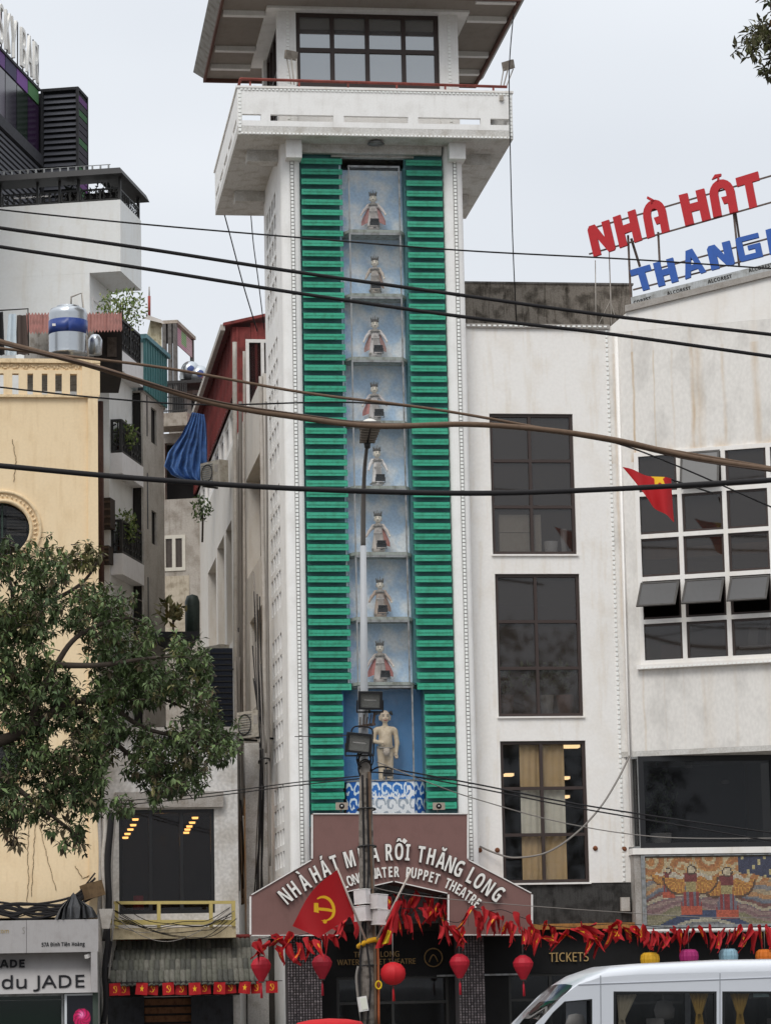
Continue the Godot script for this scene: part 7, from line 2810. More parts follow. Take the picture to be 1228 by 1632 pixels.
func street_pole():
	var z := 8.0
	var t := thing("utility_pole", "weathered concrete utility pole wound with cables in front of the theatre door", "pole", "", Vector3(-1.504, 1.778, 8.0) * Vector3(1, 0, 1) + Vector3(0, 0.13, 0))
	var st := S(true)
	tube(st, [Vector3(-1.48, 0.13, z), Vector3(-1.474, 3.36, 8.0), Vector3(-1.47, 5.54, 8.0), Vector3(-1.457, 6.861, 8.0)], [0.19, 0.165, 0.14, 0.115], 12)
	put(t, "shaft", st, pm("8a827a", "black", 0.9, 0.95))
	for q in [[[Vector3(-1.644, 1.782, 8.15), Vector3(-1.665, 2.641, 8.15), Vector3(-1.615, 3.359, 8.15), Vector3(-1.544, 4.562, 8.15), Vector3(-1.539, 6.57, 8.12)], 0.022, M.cable], [[Vector3(-1.377, 1.777, 8.15), Vector3(-1.363, 3.114, 8.15), Vector3(-1.381, 4.077, 8.15), Vector3(-1.405, 5.409, 8.15), Vector3(-1.402, 6.63, 8.12)], 0.026, M.cable_tan], [[Vector3(-1.541, 1.78, 8.2), Vector3(-1.464, 2.637, 8.2), Vector3(-1.543, 3.596, 8.2), Vector3(-1.457, 4.801, 8.18), Vector3(-1.456, 6.507, 8.14)], 0.02, M.cable], [[Vector3(-1.31, 1.775, 8.1), Vector3(-1.298, 2.994, 8.1), Vector3(-1.317, 3.414, 8.12)], 0.03, pm("a8572f", "light", 1.0)], [[Vector3(-1.679, 2.881, 8.1), Vector3(-1.72, 2.642, 8.1), Vector3(-1.68, 2.164, 8.1), Vector3(-1.626, 1.781, 8.1)], 0.03, M.cable_grey]]:
		st = S(true)
		tube(st, smooth_line(q[0], 5), q[1], 6)
		put(t, "strapped_cable", st, q[2])
	for k in 5:
		st = S(true)
		var c: Vector3 = Vector3(-1.464, 6.808, 8.05) + Vector3(rng.randf_range(-0.06, 0.06), rng.randf_range(-0.15, 0.1), 0.06)
		var r := rng.randf_range(0.12, 0.24)
		var e := rng.randf_range(-0.5, 0.5)
		tube(st, ramp(18, func(v): return c + Vector3(cos(v * TAU) * r * 0.8, sin(v * TAU) * r, 0.12 * sin(v * TAU + e))), 0.014, 5, false)
		put(t, "cable_loop", st, M.cable)
	for y in [1290, 1350, 1420, 1540]:
		st = S(true)
		var c: Vector3 = Vector3(-1.453, 5.784, 8.0)
		c.y = lerpf(5.906, 2.879, (y - 1290) / 250.0)
		tube(st, ramp(15, func(v): return c + Vector3(cos(v * TAU) * 0.175, 0.02 * sin(v * TAU), sin(v * TAU) * 0.175)), 0.018, 5, false)
		put(t, "strap", st, M.iron)
	# street lamp mast fixed to the pole
	var l := thing("street_lamp", "grey street lamp mast with a finned dark head and pale dome", "street lamp", "", Vector3(-1.445, 6.832, 7.9))
	st = S(true)
	tube(st, [Vector3(-1.466, 6.713, 7.85), Vector3(-1.437, 8.257, 7.85), Vector3(-1.402, 11.134, 7.85)], [0.085, 0.08, 0.062], 10)
	put(l, "mast", st, pm("aeb0b3", "light", 1.0, 0.5))
	st = S(true)
	tube(st, smooth_line([Vector3(-1.403, 11.109, 7.85), Vector3(-1.392, 12.002, 7.95), Vector3(-1.385, 12.654, 8.2), Vector3(-1.364, 13.065, 8.5)], 6), [0.05, 0.05, 0.05, 0.05, 0.05, 0.05, 0.048, 0.046, 0.044, 0.042, 0.04, 0.04, 0.038, 0.038, 0.036, 0.036, 0.036, 0.036, 0.036], 8)
	put(l, "arm", st, pm("55504c", "light", 1.0, 0.5))
	var hc: Vector3 = Vector3(-1.368, 13.219, 8.75)
	org = l.position
	var hb := Transform3D(Basis(Vector3.RIGHT, -0.35), hc)
	st = S()
	hexa(st, [hb * Vector3(-0.21, -0.03, 0.42), hb * Vector3(0.21, -0.03, 0.42), hb * Vector3(0.15, -0.03, -0.3), hb * Vector3(-0.15, -0.03, -0.3), hb * Vector3(-0.2, 0.06, 0.4), hb * Vector3(0.2, 0.06, 0.4), hb * Vector3(0.14, 0.06, -0.3), hb * Vector3(-0.14, 0.06, -0.3)])
	put(l, "head", st, pm("4a433e", "grime", 1.0, 0.6))
	st = S()
	for k in 6:
		var zz := 0.32 - k * 0.1
		var hw := 0.2 - k * 0.01
		box(st, -hw, -0.02, -0.075, -0.031, zz - 0.02, zz + 0.02, hb)
		box(st, 0.02, hw, -0.075, -0.031, zz - 0.02, zz + 0.02, hb)
	put(l, "led_fin", st, pm("8d8378", "light", 1.0, 0.5))
	st = S(true)
	lathe(st, [Vector2(0.21, 0), Vector2(0.19, 0.07), Vector2(0.12, 0.13), Vector2(0, 0.15)], 18, hb * Transform3D(Basis.from_scale(Vector3(0.95, 1, 1.2)), Vector3(0, 0.061, 0.14)))
	put(l, "dome", st, pm("d8d6cf", "light", 1.0, 0.5))
	st = S(true)
	lathe(st, [Vector2(0.0, -0.13), Vector2(0.06, -0.12), Vector2(0.07, 0.0), Vector2(0, 0.0)], 10, hb * Transform3D(Basis(), Vector3(0, -0.03, -0.26)))
	put(l, "socket", st, M.iron)
	# two black floodlights
	for q in [[Vector3(-1.367, 8.023, 8.2), 0.03, -0.05, "upper black floodlight on the street pole, facing the street below the lamp mast", 0.235], [Vector3(-1.599, 7.18, 8.3), 0.14, -0.3, "lower black floodlight on the street pole, turned left beside the bare figure", 0.255]]:
		var f := thing("pole_floodlight", q[3], "floodlight", "floodlights on the street pole", q[0])
		org = Vector3.ZERO
		var b := Transform3D(Basis(Vector3.BACK, q[1] * -1.0) * Basis(Vector3.UP, q[2]) * Basis(Vector3.RIGHT, 0.2), Vector3.ZERO)
		var w: float = q[4]
		st = S()
		slab(st, -w, w, -w * 0.76, w * 0.76, 0.09, 0.0, [[-w + 0.045, w - 0.045, -w * 0.76 + 0.04, w * 0.76 - 0.04]], b)
		hexa(st, [b * Vector3(-w + 0.01, -w * 0.7, -0.001), b * Vector3(w - 0.01, -w * 0.7, -0.001), b * Vector3(w * 0.6, -w * 0.45, -0.16), b * Vector3(-w * 0.6, -w * 0.45, -0.16), b * Vector3(-w + 0.01, w * 0.7, -0.001), b * Vector3(w - 0.01, w * 0.7, -0.001), b * Vector3(w * 0.6, w * 0.45, -0.16), b * Vector3(-w * 0.6, w * 0.45, -0.16)])
		put(f, "housing", st, M.black)
		st = S()
		box(st, -w + 0.046, w - 0.046, -w * 0.76 + 0.041, w * 0.76 - 0.041, 0.045, 0.05, b)
		put(f, "glass", st, glass("8a8a86", 0.25))
		st = S(true)
		for k in 6:
			var y0 := -w * 0.6 + k * w * 0.2
			var y1 := y0 + w * 0.2
			quad(st, b * Vector3(-w + 0.05, y0, 0.02 - 0.02 * sin(k * PI / 6)), b * Vector3(w - 0.05, y0, 0.02 - 0.02 * sin(k * PI / 6)), b * Vector3(w - 0.05, y1, 0.02 - 0.02 * sin((k + 1) * PI / 6)), b * Vector3(-w + 0.05, y1, 0.02 - 0.02 * sin((k + 1) * PI / 6)))
		put(f, "reflector", st, pm("6f6d68", "grime", 3.0, 0.4, 0.3))
		st = S(true)
		tube(st, [b * Vector3(-w * 0.5, 0.0, 0.02), b * Vector3(w * 0.5, 0.0, 0.02)], 0.014, 6)
		put(f, "lamp_tube", st, M.trim)
		st = S()
		bar(st, Vector3(-w - 0.02, 0, 0), Vector3(-w - 0.02, -w * 0.95, -0.08), 0.025)
		bar(st, Vector3(w + 0.02, 0, 0), Vector3(w + 0.02, -w * 0.95, -0.08), 0.025)
		bar(st, Vector3(-w - 0.03, -w * 0.95, -0.08), Vector3(w + 0.03, -w * 0.95, -0.08), 0.03)
		bar(st, Vector3(0, -w * 0.95, -0.1), Vector3(0.02, -w * 0.6, -0.3), 0.05)
		put(f, "yoke", st, M.iron)
	var cl := thing("pole_bracket", "rusty spiked bracket with cable loops between the two pole floodlights", "bracket", "", Vector3(-1.43, 7.624, 8.0))
	st = S()
	for k in 5:
		bar(st, Vector3(-1.544, 7.526, 8.0) + Vector3(k * 0.055, 0, 0.02 * k), Vector3(-1.54, 7.711, 8.0) + Vector3(k * 0.07, 0.05 * (k % 2), 0.02 * k), 0.02)
	bar(st, Vector3(-1.581, 7.526, 8.0), Vector3(-1.245, 7.573, 8.0), 0.05)
	bar(st, Vector3(-1.308, 7.539, 8.1), Vector3(-1.266, 7.798, 8.1), 0.05)
	put(cl, "spikes", st, pm("5b4a40", "grime", 2.0))
	st = S(true)
	tube(st, smooth_line([Vector3(-1.709, 7.297, 8.1), Vector3(-1.731, 7.432, 8.1), Vector3(-1.655, 7.518, 8.1), Vector3(-1.482, 7.516, 8.1), Vector3(-1.334, 7.466, 8.1), Vector3(-1.313, 7.306, 8.1), Vector3(-1.367, 7.048, 8.1)], 6), 0.016, 6)
	put(cl, "cable", st, M.cable)
	# four white box lamps
	for q in [[Vector3(-1.605, 4.207, 8.3), 0.5, "upper left white box lamp on the street pole above the flag poles"], [Vector3(-1.289, 4.106, 8.3), -0.5, "upper right white box lamp on the street pole above the flag poles"], [Vector3(-1.605, 3.883, 8.3), 0.55, "lower left white box lamp on the street pole above the flag poles"], [Vector3(-1.265, 3.805, 8.3), -0.4, "lower right white box lamp on the street pole above the flag poles"]]:
		var b := thing("box_lamp", q[2], "lamp", "white box lamps on the pole", q[0])
		org = Vector3.ZERO
		var r := Transform3D(Basis(Vector3.UP, q[1] * -1.0) * Basis(Vector3.BACK, q[1] * 0.12), Vector3.ZERO)
		st = S()
		box(st, -0.125, 0.125, -0.13, 0.13, -0.125, 0.125, r)
		put(b, "shade", st, pm("d9d2d0", "light", 1.0, 0.5))
		st = S()
		box(st, -0.132, 0.132, 0.131, 0.145, -0.132, 0.132, r)
		box(st, -0.132, 0.132, -0.145, -0.131, -0.132, 0.132, r)
		put(b, "rim", st, M.trim)
		st = S()
		bar(st, Vector3(0, 0, -0.1), Vector3(0.12 if q[1] > 0 else -0.12, 0, -0.3), 0.04)
		put(b, "arm", st, M.iron)
	var wb := thing("switch_box", "small white switch box strapped low on the street pole", "box", "", Vector3(-1.622, 2.02, 8.2))
	st = S()
	var wr := Transform3D(Basis(Vector3.BACK, 0.15) * Basis(Vector3.UP, 0.3), Vector3(-1.625, 2.163, 8.25))
	box(st, -0.08, 0.08, -0.14, 0.14, -0.05, 0.05, wr)
	put(wb, "case", st, M.trim)
	st = S()
	box(st, -0.06, 0.06, -0.11, 0.11, 0.051, 0.06, wr)
	put(wb, "lid", st, pm("d8d8c8"))
	var yr := thing("yellow_clamp", "yellow plastic band and ring tied round the street pole", "clamp", "", Vector3(-1.475, 3.319, 8.2))
	st = S(true)
	tube(st, ramp(16, func(v): return Vector3(-1.45, 3.323, 8.0) + Vector3(cos(v * TAU) * 0.2, 0.06 * sin(v * 9), sin(v * TAU) * 0.2)), 0.055, 6, false)
	put(yr, "band", st, pm("dba417", "light", 2.0))
	st = S(true)
	tube(st, ramp(14, func(v): return Vector3(-1.308, 2.514, 8.2) + Vector3(cos(v * TAU) * 0.055, sin(v * TAU) * 0.075, 0.0)), 0.018, 6, false)
	put(yr, "ring", st, pm("dbb417", "light", 2.0))
	# the big flags
	var f1 := thing("party_flag", "large red flag with yellow hammer and sickle on a white pole, leaning left", "flag", "", Vector3(-1.547, 3.404, 8.2))
	st = S(true)
	tube(st, [Vector3(-1.535, 3.368, 8.2), Vector3(-2.153, 4.729, 8.9)], 0.022, 7)
	put(f1, "staff", st, pm("cfc3b8", "light", 1.0))
	var fm := print_mat(emblem_image(1, 192, 128), 0.75)
	put(f1, "cloth", cloth(bilinear([Vector3(-3.044, 3.645, 9.1), Vector3(-2.145, 4.706, 8.88), Vector3(-1.773, 3.892, 8.48), Vector3(-2.513, 3.419, 8.8)], 16, 24, func(u, v): return Vector3(-0.07 * sin(u * PI) * (1 - v), 0.1 * sin(u * PI) * (1 - v), 0.1 * sin(u * 8.0 + v * 3.0) * (1 - u * 0.8)))), fm)
	var f2 := thing("furled_flag", "furled red flag with yellow corner on a white pole, leaning right", "flag", "", Vector3(-1.301, 3.472, 8.2))
	st = S(true)
	tube(st, [Vector3(-1.327, 3.389, 8.2), Vector3(-0.711, 4.697, 8.9)], 0.02, 7)
	put(f2, "staff", st, pm("cfc3b8", "light", 1.0))
	put(f2, "cloth", cloth(bilinear([Vector3(-0.986, 4.127, 8.6), Vector3(-0.902, 4.102, 8.6), Vector3(-1.149, 3.283, 8.5), Vector3(-1.331, 3.207, 8.3)], 18, 12, func(u, v): return Vector3(0.05 * sin(u * 9 + v * 5), 0, 0.12 * sin(u * 14) * v))), pm("b80f1b", "light", 2.0))
	put(f2, "yellow_corner", cloth(bilinear([Vector3(-1.172, 3.553, 8.72), Vector3(-1.112, 3.528, 8.72), Vector3(-1.16, 3.303, 8.68), Vector3(-1.279, 3.282, 8.66)], 8, 6, func(u, v): return Vector3(0, 0, 0.03 * sin(u * 8 + v * 4)))), pm("d9b41c", "light", 2.0))
	# red star flag before the grid window
	var f3 := thing("national_flag", "plain looking red flag with a yellow corner flying before the white grid window", "flag", "", Vector3(6.132, 13.19, 3.5))
	st = S(true)
	tube(st, [Vector3(5.898, 13.272, 3.5), Vector3(7.445, 13.405, 1.0)], 0.02, 6)
	put(f3, "staff", st, M.cable)
	var sm := print_mat(emblem_image(2, 96, 64), 0.75)
	put(f3, "cloth", cloth(bilinear([Vector3(4.815, 13.527, 3.6), Vector3(5.899, 13.286, 3.5), Vector3(5.962, 12.347, 3.5), Vector3(5.331, 12.811, 3.6)], 14, 20, func(u, v): return Vector3(0, -0.04 * sin(u * PI), 0.1 * sin(u * 9.0 + v * 2.0)))), sm)
	var pr := thing("parasol", "red parasol top just showing at the bottom edge before the pole", "parasol", "", Vector3(-2.471, 1.716, 10.0) * Vector3(1, 0, 1) + Vector3(0, 0.0, 0))
	st = S(true)
	var yt: float = 1.911
	lathe(st, [Vector2(0.0, yt), Vector2(0.35, yt - 0.02), Vector2(0.6, yt - 0.07), Vector2(0.66, yt - 0.15), Vector2(0.64, yt - 0.16), Vector2(0, yt - 0.05)], 8, Transform3D(Basis(), pr.position))
	put(pr, "canopy", st, pm("c4121c", "light", 1.0))
	st = S(true)
	tube(st, [pr.position, pr.position + Vector3(0, yt - 0.05, 0)], 0.025, 8)
	put(pr, "pole", st, M.steel)


# ---- overhead wires ----------------------------------------------------------------------------
func wires():
	var list := [
		["topmost thin black wire crossing the tower near the third puppet", [Vector3(-9.484, 16.909, 12.0), Vector3(-8.566, 16.78, 12.0), Vector3(-5.963, 16.544, 12.0), Vector3(-3.096, 16.332, 12.0), Vector3(0.045, 16.122, 12.0), Vector3(3.233, 15.993, 12.0), Vector3(6.01, 15.845, 12.0), Vector3(7.141, 15.786, 12.0)], 0.016, "cable"],
		["upper of two thick black cables crossing the tower at the second puppet", [Vector3(-9.451, 16.038, 14.0), Vector3(-8.568, 15.901, 14.0), Vector3(-6.01, 15.558, 14.0), Vector3(-3.245, 15.155, 14.0), Vector3(-0.242, 14.761, 14.0), Vector3(2.405, 14.417, 14.0), Vector3(5.411, 14.096, 14.0), Vector3(6.492, 13.977, 14.0)], 0.034, "cable"],
		["lower of two thick black cables crossing the tower at the third puppet", [Vector3(-9.45, 15.694, 14.0), Vector3(-8.567, 15.557, 14.0), Vector3(-6.013, 15.189, 14.0), Vector3(-3.206, 14.762, 14.0), Vector3(-0.252, 14.366, 14.0), Vector3(2.394, 14.078, 14.0), Vector3(5.393, 13.685, 14.0), Vector3(6.472, 13.554, 14.0)], 0.034, "cable"],
		["thick tan cable bundle sagging across the lamp head", [Vector3(-9.412, 13.691, 16.0), Vector3(-8.568, 13.383, 16.0), Vector3(-6.978, 12.961, 16.0), Vector3(-5.061, 12.364, 16.0), Vector3(-3.45, 12.09, 16.0), Vector3(-2.152, 11.954, 16.0), Vector3(-0.624, 11.996, 16.0), Vector3(0.693, 11.915, 16.0), Vector3(2.014, 11.734, 16.0), Vector3(3.339, 11.44, 16.0), Vector3(4.764, 11.224, 16.0), Vector3(5.795, 11.127, 16.0)], 0.05, "cable_tan"],
		["tan wire above the sagging cable bundle, meeting it over the tall window", [Vector3(-9.419, 13.477, 15.5), Vector3(-7.926, 13.304, 15.5), Vector3(-5.777, 13.058, 15.5), Vector3(-3.391, 12.644, 15.5), Vector3(-1.639, 12.433, 15.5), Vector3(-0.539, 12.273, 15.5), Vector3(1.231, 11.96, 15.5), Vector3(2.344, 11.775, 15.5), Vector3(4.9, 11.348, 15.5)], 0.026, "cable_tan"],
		["thin black wire just under the yellow house balustrade, ending at the right wall", [Vector3(-9.424, 12.904, 15.0), Vector3(-8.565, 12.8, 15.0), Vector3(-6.839, 12.623, 15.0), Vector3(-4.989, 12.513, 15.0), Vector3(-2.567, 12.574, 15.0), Vector3(-0.903, 12.439, 15.0), Vector3(0.769, 12.133, 15.0), Vector3(2.452, 11.803, 15.0), Vector3(5.006, 10.726, 15.0), Vector3(6.039, 10.253, 15.0)], 0.015, "cable"],
		["thick black cable running level across the tower below the lamp head", [Vector3(-9.387, 11.128, 17.0), Vector3(-8.566, 11.057, 17.0), Vector3(-6.189, 10.844, 17.0), Vector3(-3.573, 10.682, 17.0), Vector3(-0.815, 10.614, 17.0), Vector3(1.554, 10.685, 17.0), Vector3(4.485, 10.856, 17.0), Vector3(5.503, 10.936, 17.0)], 0.047, "cable"],
		["black wire from the pole left to the white house, upper of two", [Vector3(-1.475, 6.559, 8.1), Vector3(-2.516, 6.605, 6.0), Vector3(-4.135, 6.667, 2.0), Vector3(-5.818, 6.847, -2.7)], 0.012, "cable"],
		["black wire from the pole left to the white house, lower of two", [Vector3(-1.476, 6.51, 8.1), Vector3(-2.645, 6.53, 6.0), Vector3(-4.136, 6.6, 2.0), Vector3(-5.875, 6.747, -2.7)], 0.012, "cable"],
		["black wire from the pole right across the lowest tall window, upper of two", [Vector3(-1.35, 6.656, 8.1), Vector3(-1.163, 6.727, 8.1), Vector3(-0.756, 6.65, 8.1), Vector3(0.581, 6.3, 9.0), Vector3(2.101, 5.876, 10.0), Vector3(3.691, 5.509, 11.0), Vector3(5.559, 5.135, 12.0), Vector3(6.649, 4.982, 12.0)], 0.016, "cable"],
		["black wire from the pole right across the lowest tall window, lower of two", [Vector3(-1.375, 6.631, 8.1), Vector3(-0.634, 6.551, 8.1), Vector3(0.579, 6.227, 9.0), Vector3(2.099, 5.805, 10.0), Vector3(3.688, 5.415, 11.0), Vector3(5.553, 4.985, 12.0), Vector3(6.642, 4.832, 12.0)], 0.014, "cable"],
		["pale thin wire slanting from the bare figure to the mosaic bay", [Vector3(-1.248, 6.826, 8.1), Vector3(-0.142, 6.374, 8.1), Vector3(0.9, 6.145, 7.0), Vector3(2.862, 5.708, 6.0), Vector3(5.033, 5.457, 5.0), Vector3(7.412, 5.401, 5.0)], 0.011, "cable_grey"],
		["white wire looping down from the wall corner across the lowest tall window", [Vector3(5.556, 7.561, -0.1), Vector3(5.23, 7.046, 0.2), Vector3(4.737, 6.364, 0.4), Vector3(4.149, 5.785, 0.4), Vector3(3.518, 5.395, 0.3), Vector3(2.842, 5.303, 0.1), Vector3(2.453, 5.416, -0.1), Vector3(2.104, 5.58, -0.2)], 0.022, "cable_grey"],
		["thin wire strung low from the sign to the mosaic frame", [Vector3(-1.055, 4.753, 2.0), Vector3(0.081, 4.497, 1.6), Vector3(1.741, 4.3, 1.5), Vector3(3.733, 4.13, 1.2), Vector3(5.563, 4.014, 0.5), Vector3(6.985, 3.908, 0.5), Vector3(8.531, 3.883, 0.5)], 0.009, "cable_grey"],
		["black wire hanging from the balcony right corner down to the concrete parapet", [Vector3(3.184, 24.647, 1.0), Vector3(3.067, 23.59, 1.0), Vector3(3.028, 22.69, 1.0), Vector3(3.03, 20.487, 0.9), Vector3(3.383, 19.203, -1.0), Vector3(3.761, 18.14, -2.9)], 0.013, "cable"],
		["black wire from the balcony's left corner down to the red metal roof", [Vector3(-2.993, 21.599, -5.9), Vector3(-2.835, 21.032, -6.0), Vector3(-2.494, 19.955, -6.5), Vector3(-2.117, 18.899, -7.0)], 0.016, "cable"],
		["thin black wire nearest the tower, from the balcony to the red metal roof", [Vector3(-2.459, 21.213, -4.5), Vector3(-2.397, 20.513, -4.6), Vector3(-2.25, 19.669, -5.0), Vector3(-2.034, 18.718, -6.0)], 0.013, "cable"],
		["loop of black wire from the lower floodlight to the left column", [Vector3(-2.075, 8.01, 0.5), Vector3(-1.657, 7.794, 3.0), Vector3(-1.732, 7.346, 8.1)], 0.009, "cable"],
	]
	for q in list:
		var a: Vector3 = q[1][0]
		var t := thing("overhead_wire", q[0], "wire", "overhead wires", a)
		var st := S(true)
		tube(st, smooth_line(q[1], 8), q[2], 7)
		put(t, "strand", st, M[q[3]])
		if q[2] > 0.049:   # a second strand laid along the bundle
			st = S(true)
			var s := smooth_line(q[1], 24)
			var tw := []
			for i in s.size():
				tw.append(s[i] + Vector3(0, -cos(i * 0.03), sin(i * 0.03)) * (q[2] + 0.006))
			tube(st, tw, 0.016, 5)
			put(t, "second_strand", st, pm("4a3a30"))


# ---- bunting, lanterns -------------------------------------------------------------------------
func bunting():
	var mats := [print_mat(emblem_image(0, 48, 32), 0.7), print_mat(emblem_image(1, 48, 32), 0.7), pm("a50c16", "light", 2.0)]
	var shapes := []
	var keep := org
	org = Vector3.ZERO
	for k in 6:
		var a := rng.randf_range(-1, 1)
		var b := rng.randf_range(0.5, 1.5)
		var w := rng.randf_range(0.24, 0.34)
		shapes.append(mesh_of(cloth(bilinear([Vector3(-w / 2, 0, 0), Vector3(w / 2, 0, 0), Vector3(w / 2 + 0.08 * a, -0.4, 0), Vector3(-w / 2 + 0.1 * a, -0.36, 0)], 7, 7, func(u, v): return Vector3(0.09 * a * sin(v * 3) - (u - 0.5) * 0.2 * v * b, 0.05 * sin(u * 4 + a), 0.07 * sin(u * 6.0 * b + v * 3 + a * 3))))))
	org = keep
	var strings := [
		["red flag bunting hung along the left eave of the entrance sign", [Vector3(-3.163, 3.536, 2.0), Vector3(-2.693, 3.62, 2.0), Vector3(-2.155, 3.638, 2.0), Vector3(-1.613, 3.788, 2.0), Vector3(-1.136, 4.046, 2.0), Vector3(-0.862, 4.202, 2.0)], 26, 0.9],
		["red flag bunting bunched inside the gable opening of the entrance sign", [Vector3(-0.212, 4.473, 0.9), Vector3(0.315, 4.52, 0.9), Vector3(0.868, 4.457, 0.9), Vector3(1.282, 4.342, 0.9)], 16, 0.6],
		["second drop of red flag bunting inside the gable opening, lower down", [Vector3(-0.313, 4.227, 1.0), Vector3(0.156, 4.192, 1.0), Vector3(0.708, 4.157, 1.0), Vector3(1.205, 4.067, 1.0)], 16, 0.6],
		["red flag bunting on the sign right of the gable opening", [Vector3(0.877, 3.97, 1.7), Vector3(1.285, 3.856, 1.7), Vector3(1.636, 4.146, 1.7), Vector3(1.91, 4.088, 1.7), Vector3(2.254, 4.109, 1.7), Vector3(2.595, 3.969, 1.7), Vector3(2.91, 3.856, 1.7)], 25, 0.9],
		["red flag bunting over the ticket hall between sign and mosaic", [Vector3(2.954, 3.804, 1.6), Vector3(3.367, 3.744, 1.6), Vector3(3.921, 3.707, 1.6), Vector3(4.34, 3.755, 1.6), Vector3(4.827, 3.774, 1.6), Vector3(5.315, 3.739, 1.6)], 24, 1.0],
		["red flag bunting hung close together under the mosaic frame", [Vector3(5.293, 3.736, 1.7), Vector3(5.849, 3.673, 1.7), Vector3(6.548, 3.661, 1.7), Vector3(7.389, 3.648, 1.7), Vector3(8.206, 3.661, 1.7), Vector3(8.94, 3.649, 1.7)], 36, 0.6],
	]
	for s in strings:
		var t := thing("flag_bunting", s[0], "bunting", "red flag bunting", s[1][0])
		var line := smooth_line(s[1], 8)
		var st := S(true)
		tube(st, line, 0.008, 5)
		put(t, "string", st, M.cable)
		for k in s[2]:
			var f: float = (k + rng.randf_range(0.2, 0.8)) / s[2] * (line.size() - 1)
			var i := mini(int(f), line.size() - 2)
			var p: Vector3 = line[i].lerp(line[i + 1], f - i)
			var o := put(t, "flag", shapes[rng.randi() % 6], mats[[0, 1, 2, 2][rng.randi() % 4]], p - org + Vector3(0, rng.randf_range(-0.28, 0.08) * s[3], rng.randf_range(-0.05, 0.12)))
			var narrow := rng.randf_range(0.25, 0.85)
			o.scale = Vector3(narrow, rng.randf_range(0.8, 1.35), 1.0) * (0.95 if s[3] > 0.6 else 0.9)
			o.rotation = Vector3(rng.randf_range(-0.3, 0.3), rng.randf_range(-0.9, 0.9), rng.randf_range(-1.1, 1.1) * s[3])
	# little square flags under the tiled awning
	var t := thing("flag_bunting", "row of small square red flags under the tiled awning", "bunting", "red flag bunting", Vector3(-6.104, 2.777, -1.3))
	var st := S(true)
	tube(st, [Vector3(-6.146, 2.736, -1.3), Vector3(-2.257, 2.704, -1.3)], 0.008, 5)
	put(t, "string", st, M.cable)
	var sq := [Vector3(-5.993, 2.72, -1.3), Vector3(-5.792, 2.717, -1.45), Vector3(-5.381, 2.722, -1.3), Vector3(-5.137, 2.718, -1.45), Vector3(-4.81, 2.711, -1.3), Vector3(-4.493, 2.706, -1.45), Vector3(-4.223, 2.7, -1.3), Vector3(-3.988, 2.711, -1.45), Vector3(-3.663, 2.703, -1.3), Vector3(-3.426, 2.714, -1.45), Vector3(-3.087, 2.706, -1.3), Vector3(-2.835, 2.703, -1.45), Vector3(-2.496, 2.709, -1.3)]
	for i in sq.size():
		st = cloth(bilinear([Vector3(-0.13, 0, 0), Vector3(0.13, 0, 0), Vector3(0.135, -0.27, 0), Vector3(-0.135, -0.27, 0)], 4, 6, func(u, v): return org + Vector3(0, 0, 0.015 * sin(u * 6 + i))))
		var o := put(t, "flag", st, mats[i % 2 if i % 4 else 1], sq[i] - org)
		o.rotation = Vector3(0.05, rng.randf_range(-0.4, 0.4), rng.randf_range(-0.12, 0.12))


func lantern(label: String, at: Vector3, kind: int, hex: String, drop := 0.35) -> Node3D:
	var t := thing("lantern", label, "lantern", "hanging silk lanterns", at)
	org = Vector3.ZERO
	var prof: Array = [
		[Vector2(0.06, 0.27), Vector2(0.17, 0.2), Vector2(0.225, 0.1), Vector2(0.21, 0.02), Vector2(0.15, -0.1), Vector2(0.09, -0.2), Vector2(0.05, -0.27)],
		[Vector2(0.05, 0.25), Vector2(0.18, 0.2), Vector2(0.26, 0.1), Vector2(0.275, 0.0), Vector2(0.25, -0.11), Vector2(0.16, -0.2), Vector2(0.05, -0.24)],
		[Vector2(0.05, 0.15), Vector2(0.14, 0.145), Vector2(0.2, 0.09), Vector2(0.215, 0.0), Vector2(0.2, -0.09), Vector2(0.14, -0.145), Vector2(0.05, -0.15)]][kind]
	var m := pm(hex, "light", 2.0, 0.65)
	m.backlight_enabled = true
	m.backlight = Color.html(hex) * 0.4
	var st := S(kind == 1)
	lathe(st, prof, 32 if kind == 2 else 20, Transform3D(), 0.07 if kind == 2 else 0.025)
	put(t, "silk_body", st, m)
	st = S()
	for e in [0, -1]:
		lathe(st, [Vector2(0, prof[e].y - 0.012), Vector2(prof[e].x + 0.008, prof[e].y - 0.012), Vector2(prof[e].x + 0.008, prof[e].y + 0.015), Vector2(0, prof[e].y + 0.015)], 12)
	put(t, "cap", st, M.frame)
	st = S(true)
	tube(st, [Vector3(0, prof[0].y, 0), Vector3(0.01, prof[0].y + drop, -0.02)], 0.008, 5)
	put(t, "cord", st, M.cable_grey)
	st = S(true)
	tube(st, [Vector3(0, prof[-1].y, 0), Vector3(0, prof[-1].y - 0.08, 0), Vector3(0, prof[-1].y - 0.1, 0), Vector3(0.005, prof[-1].y - 0.34, 0)], [0.006, 0.008, 0.022, 0.028], 8)
	put(t, "tassel", st, m)
	return t


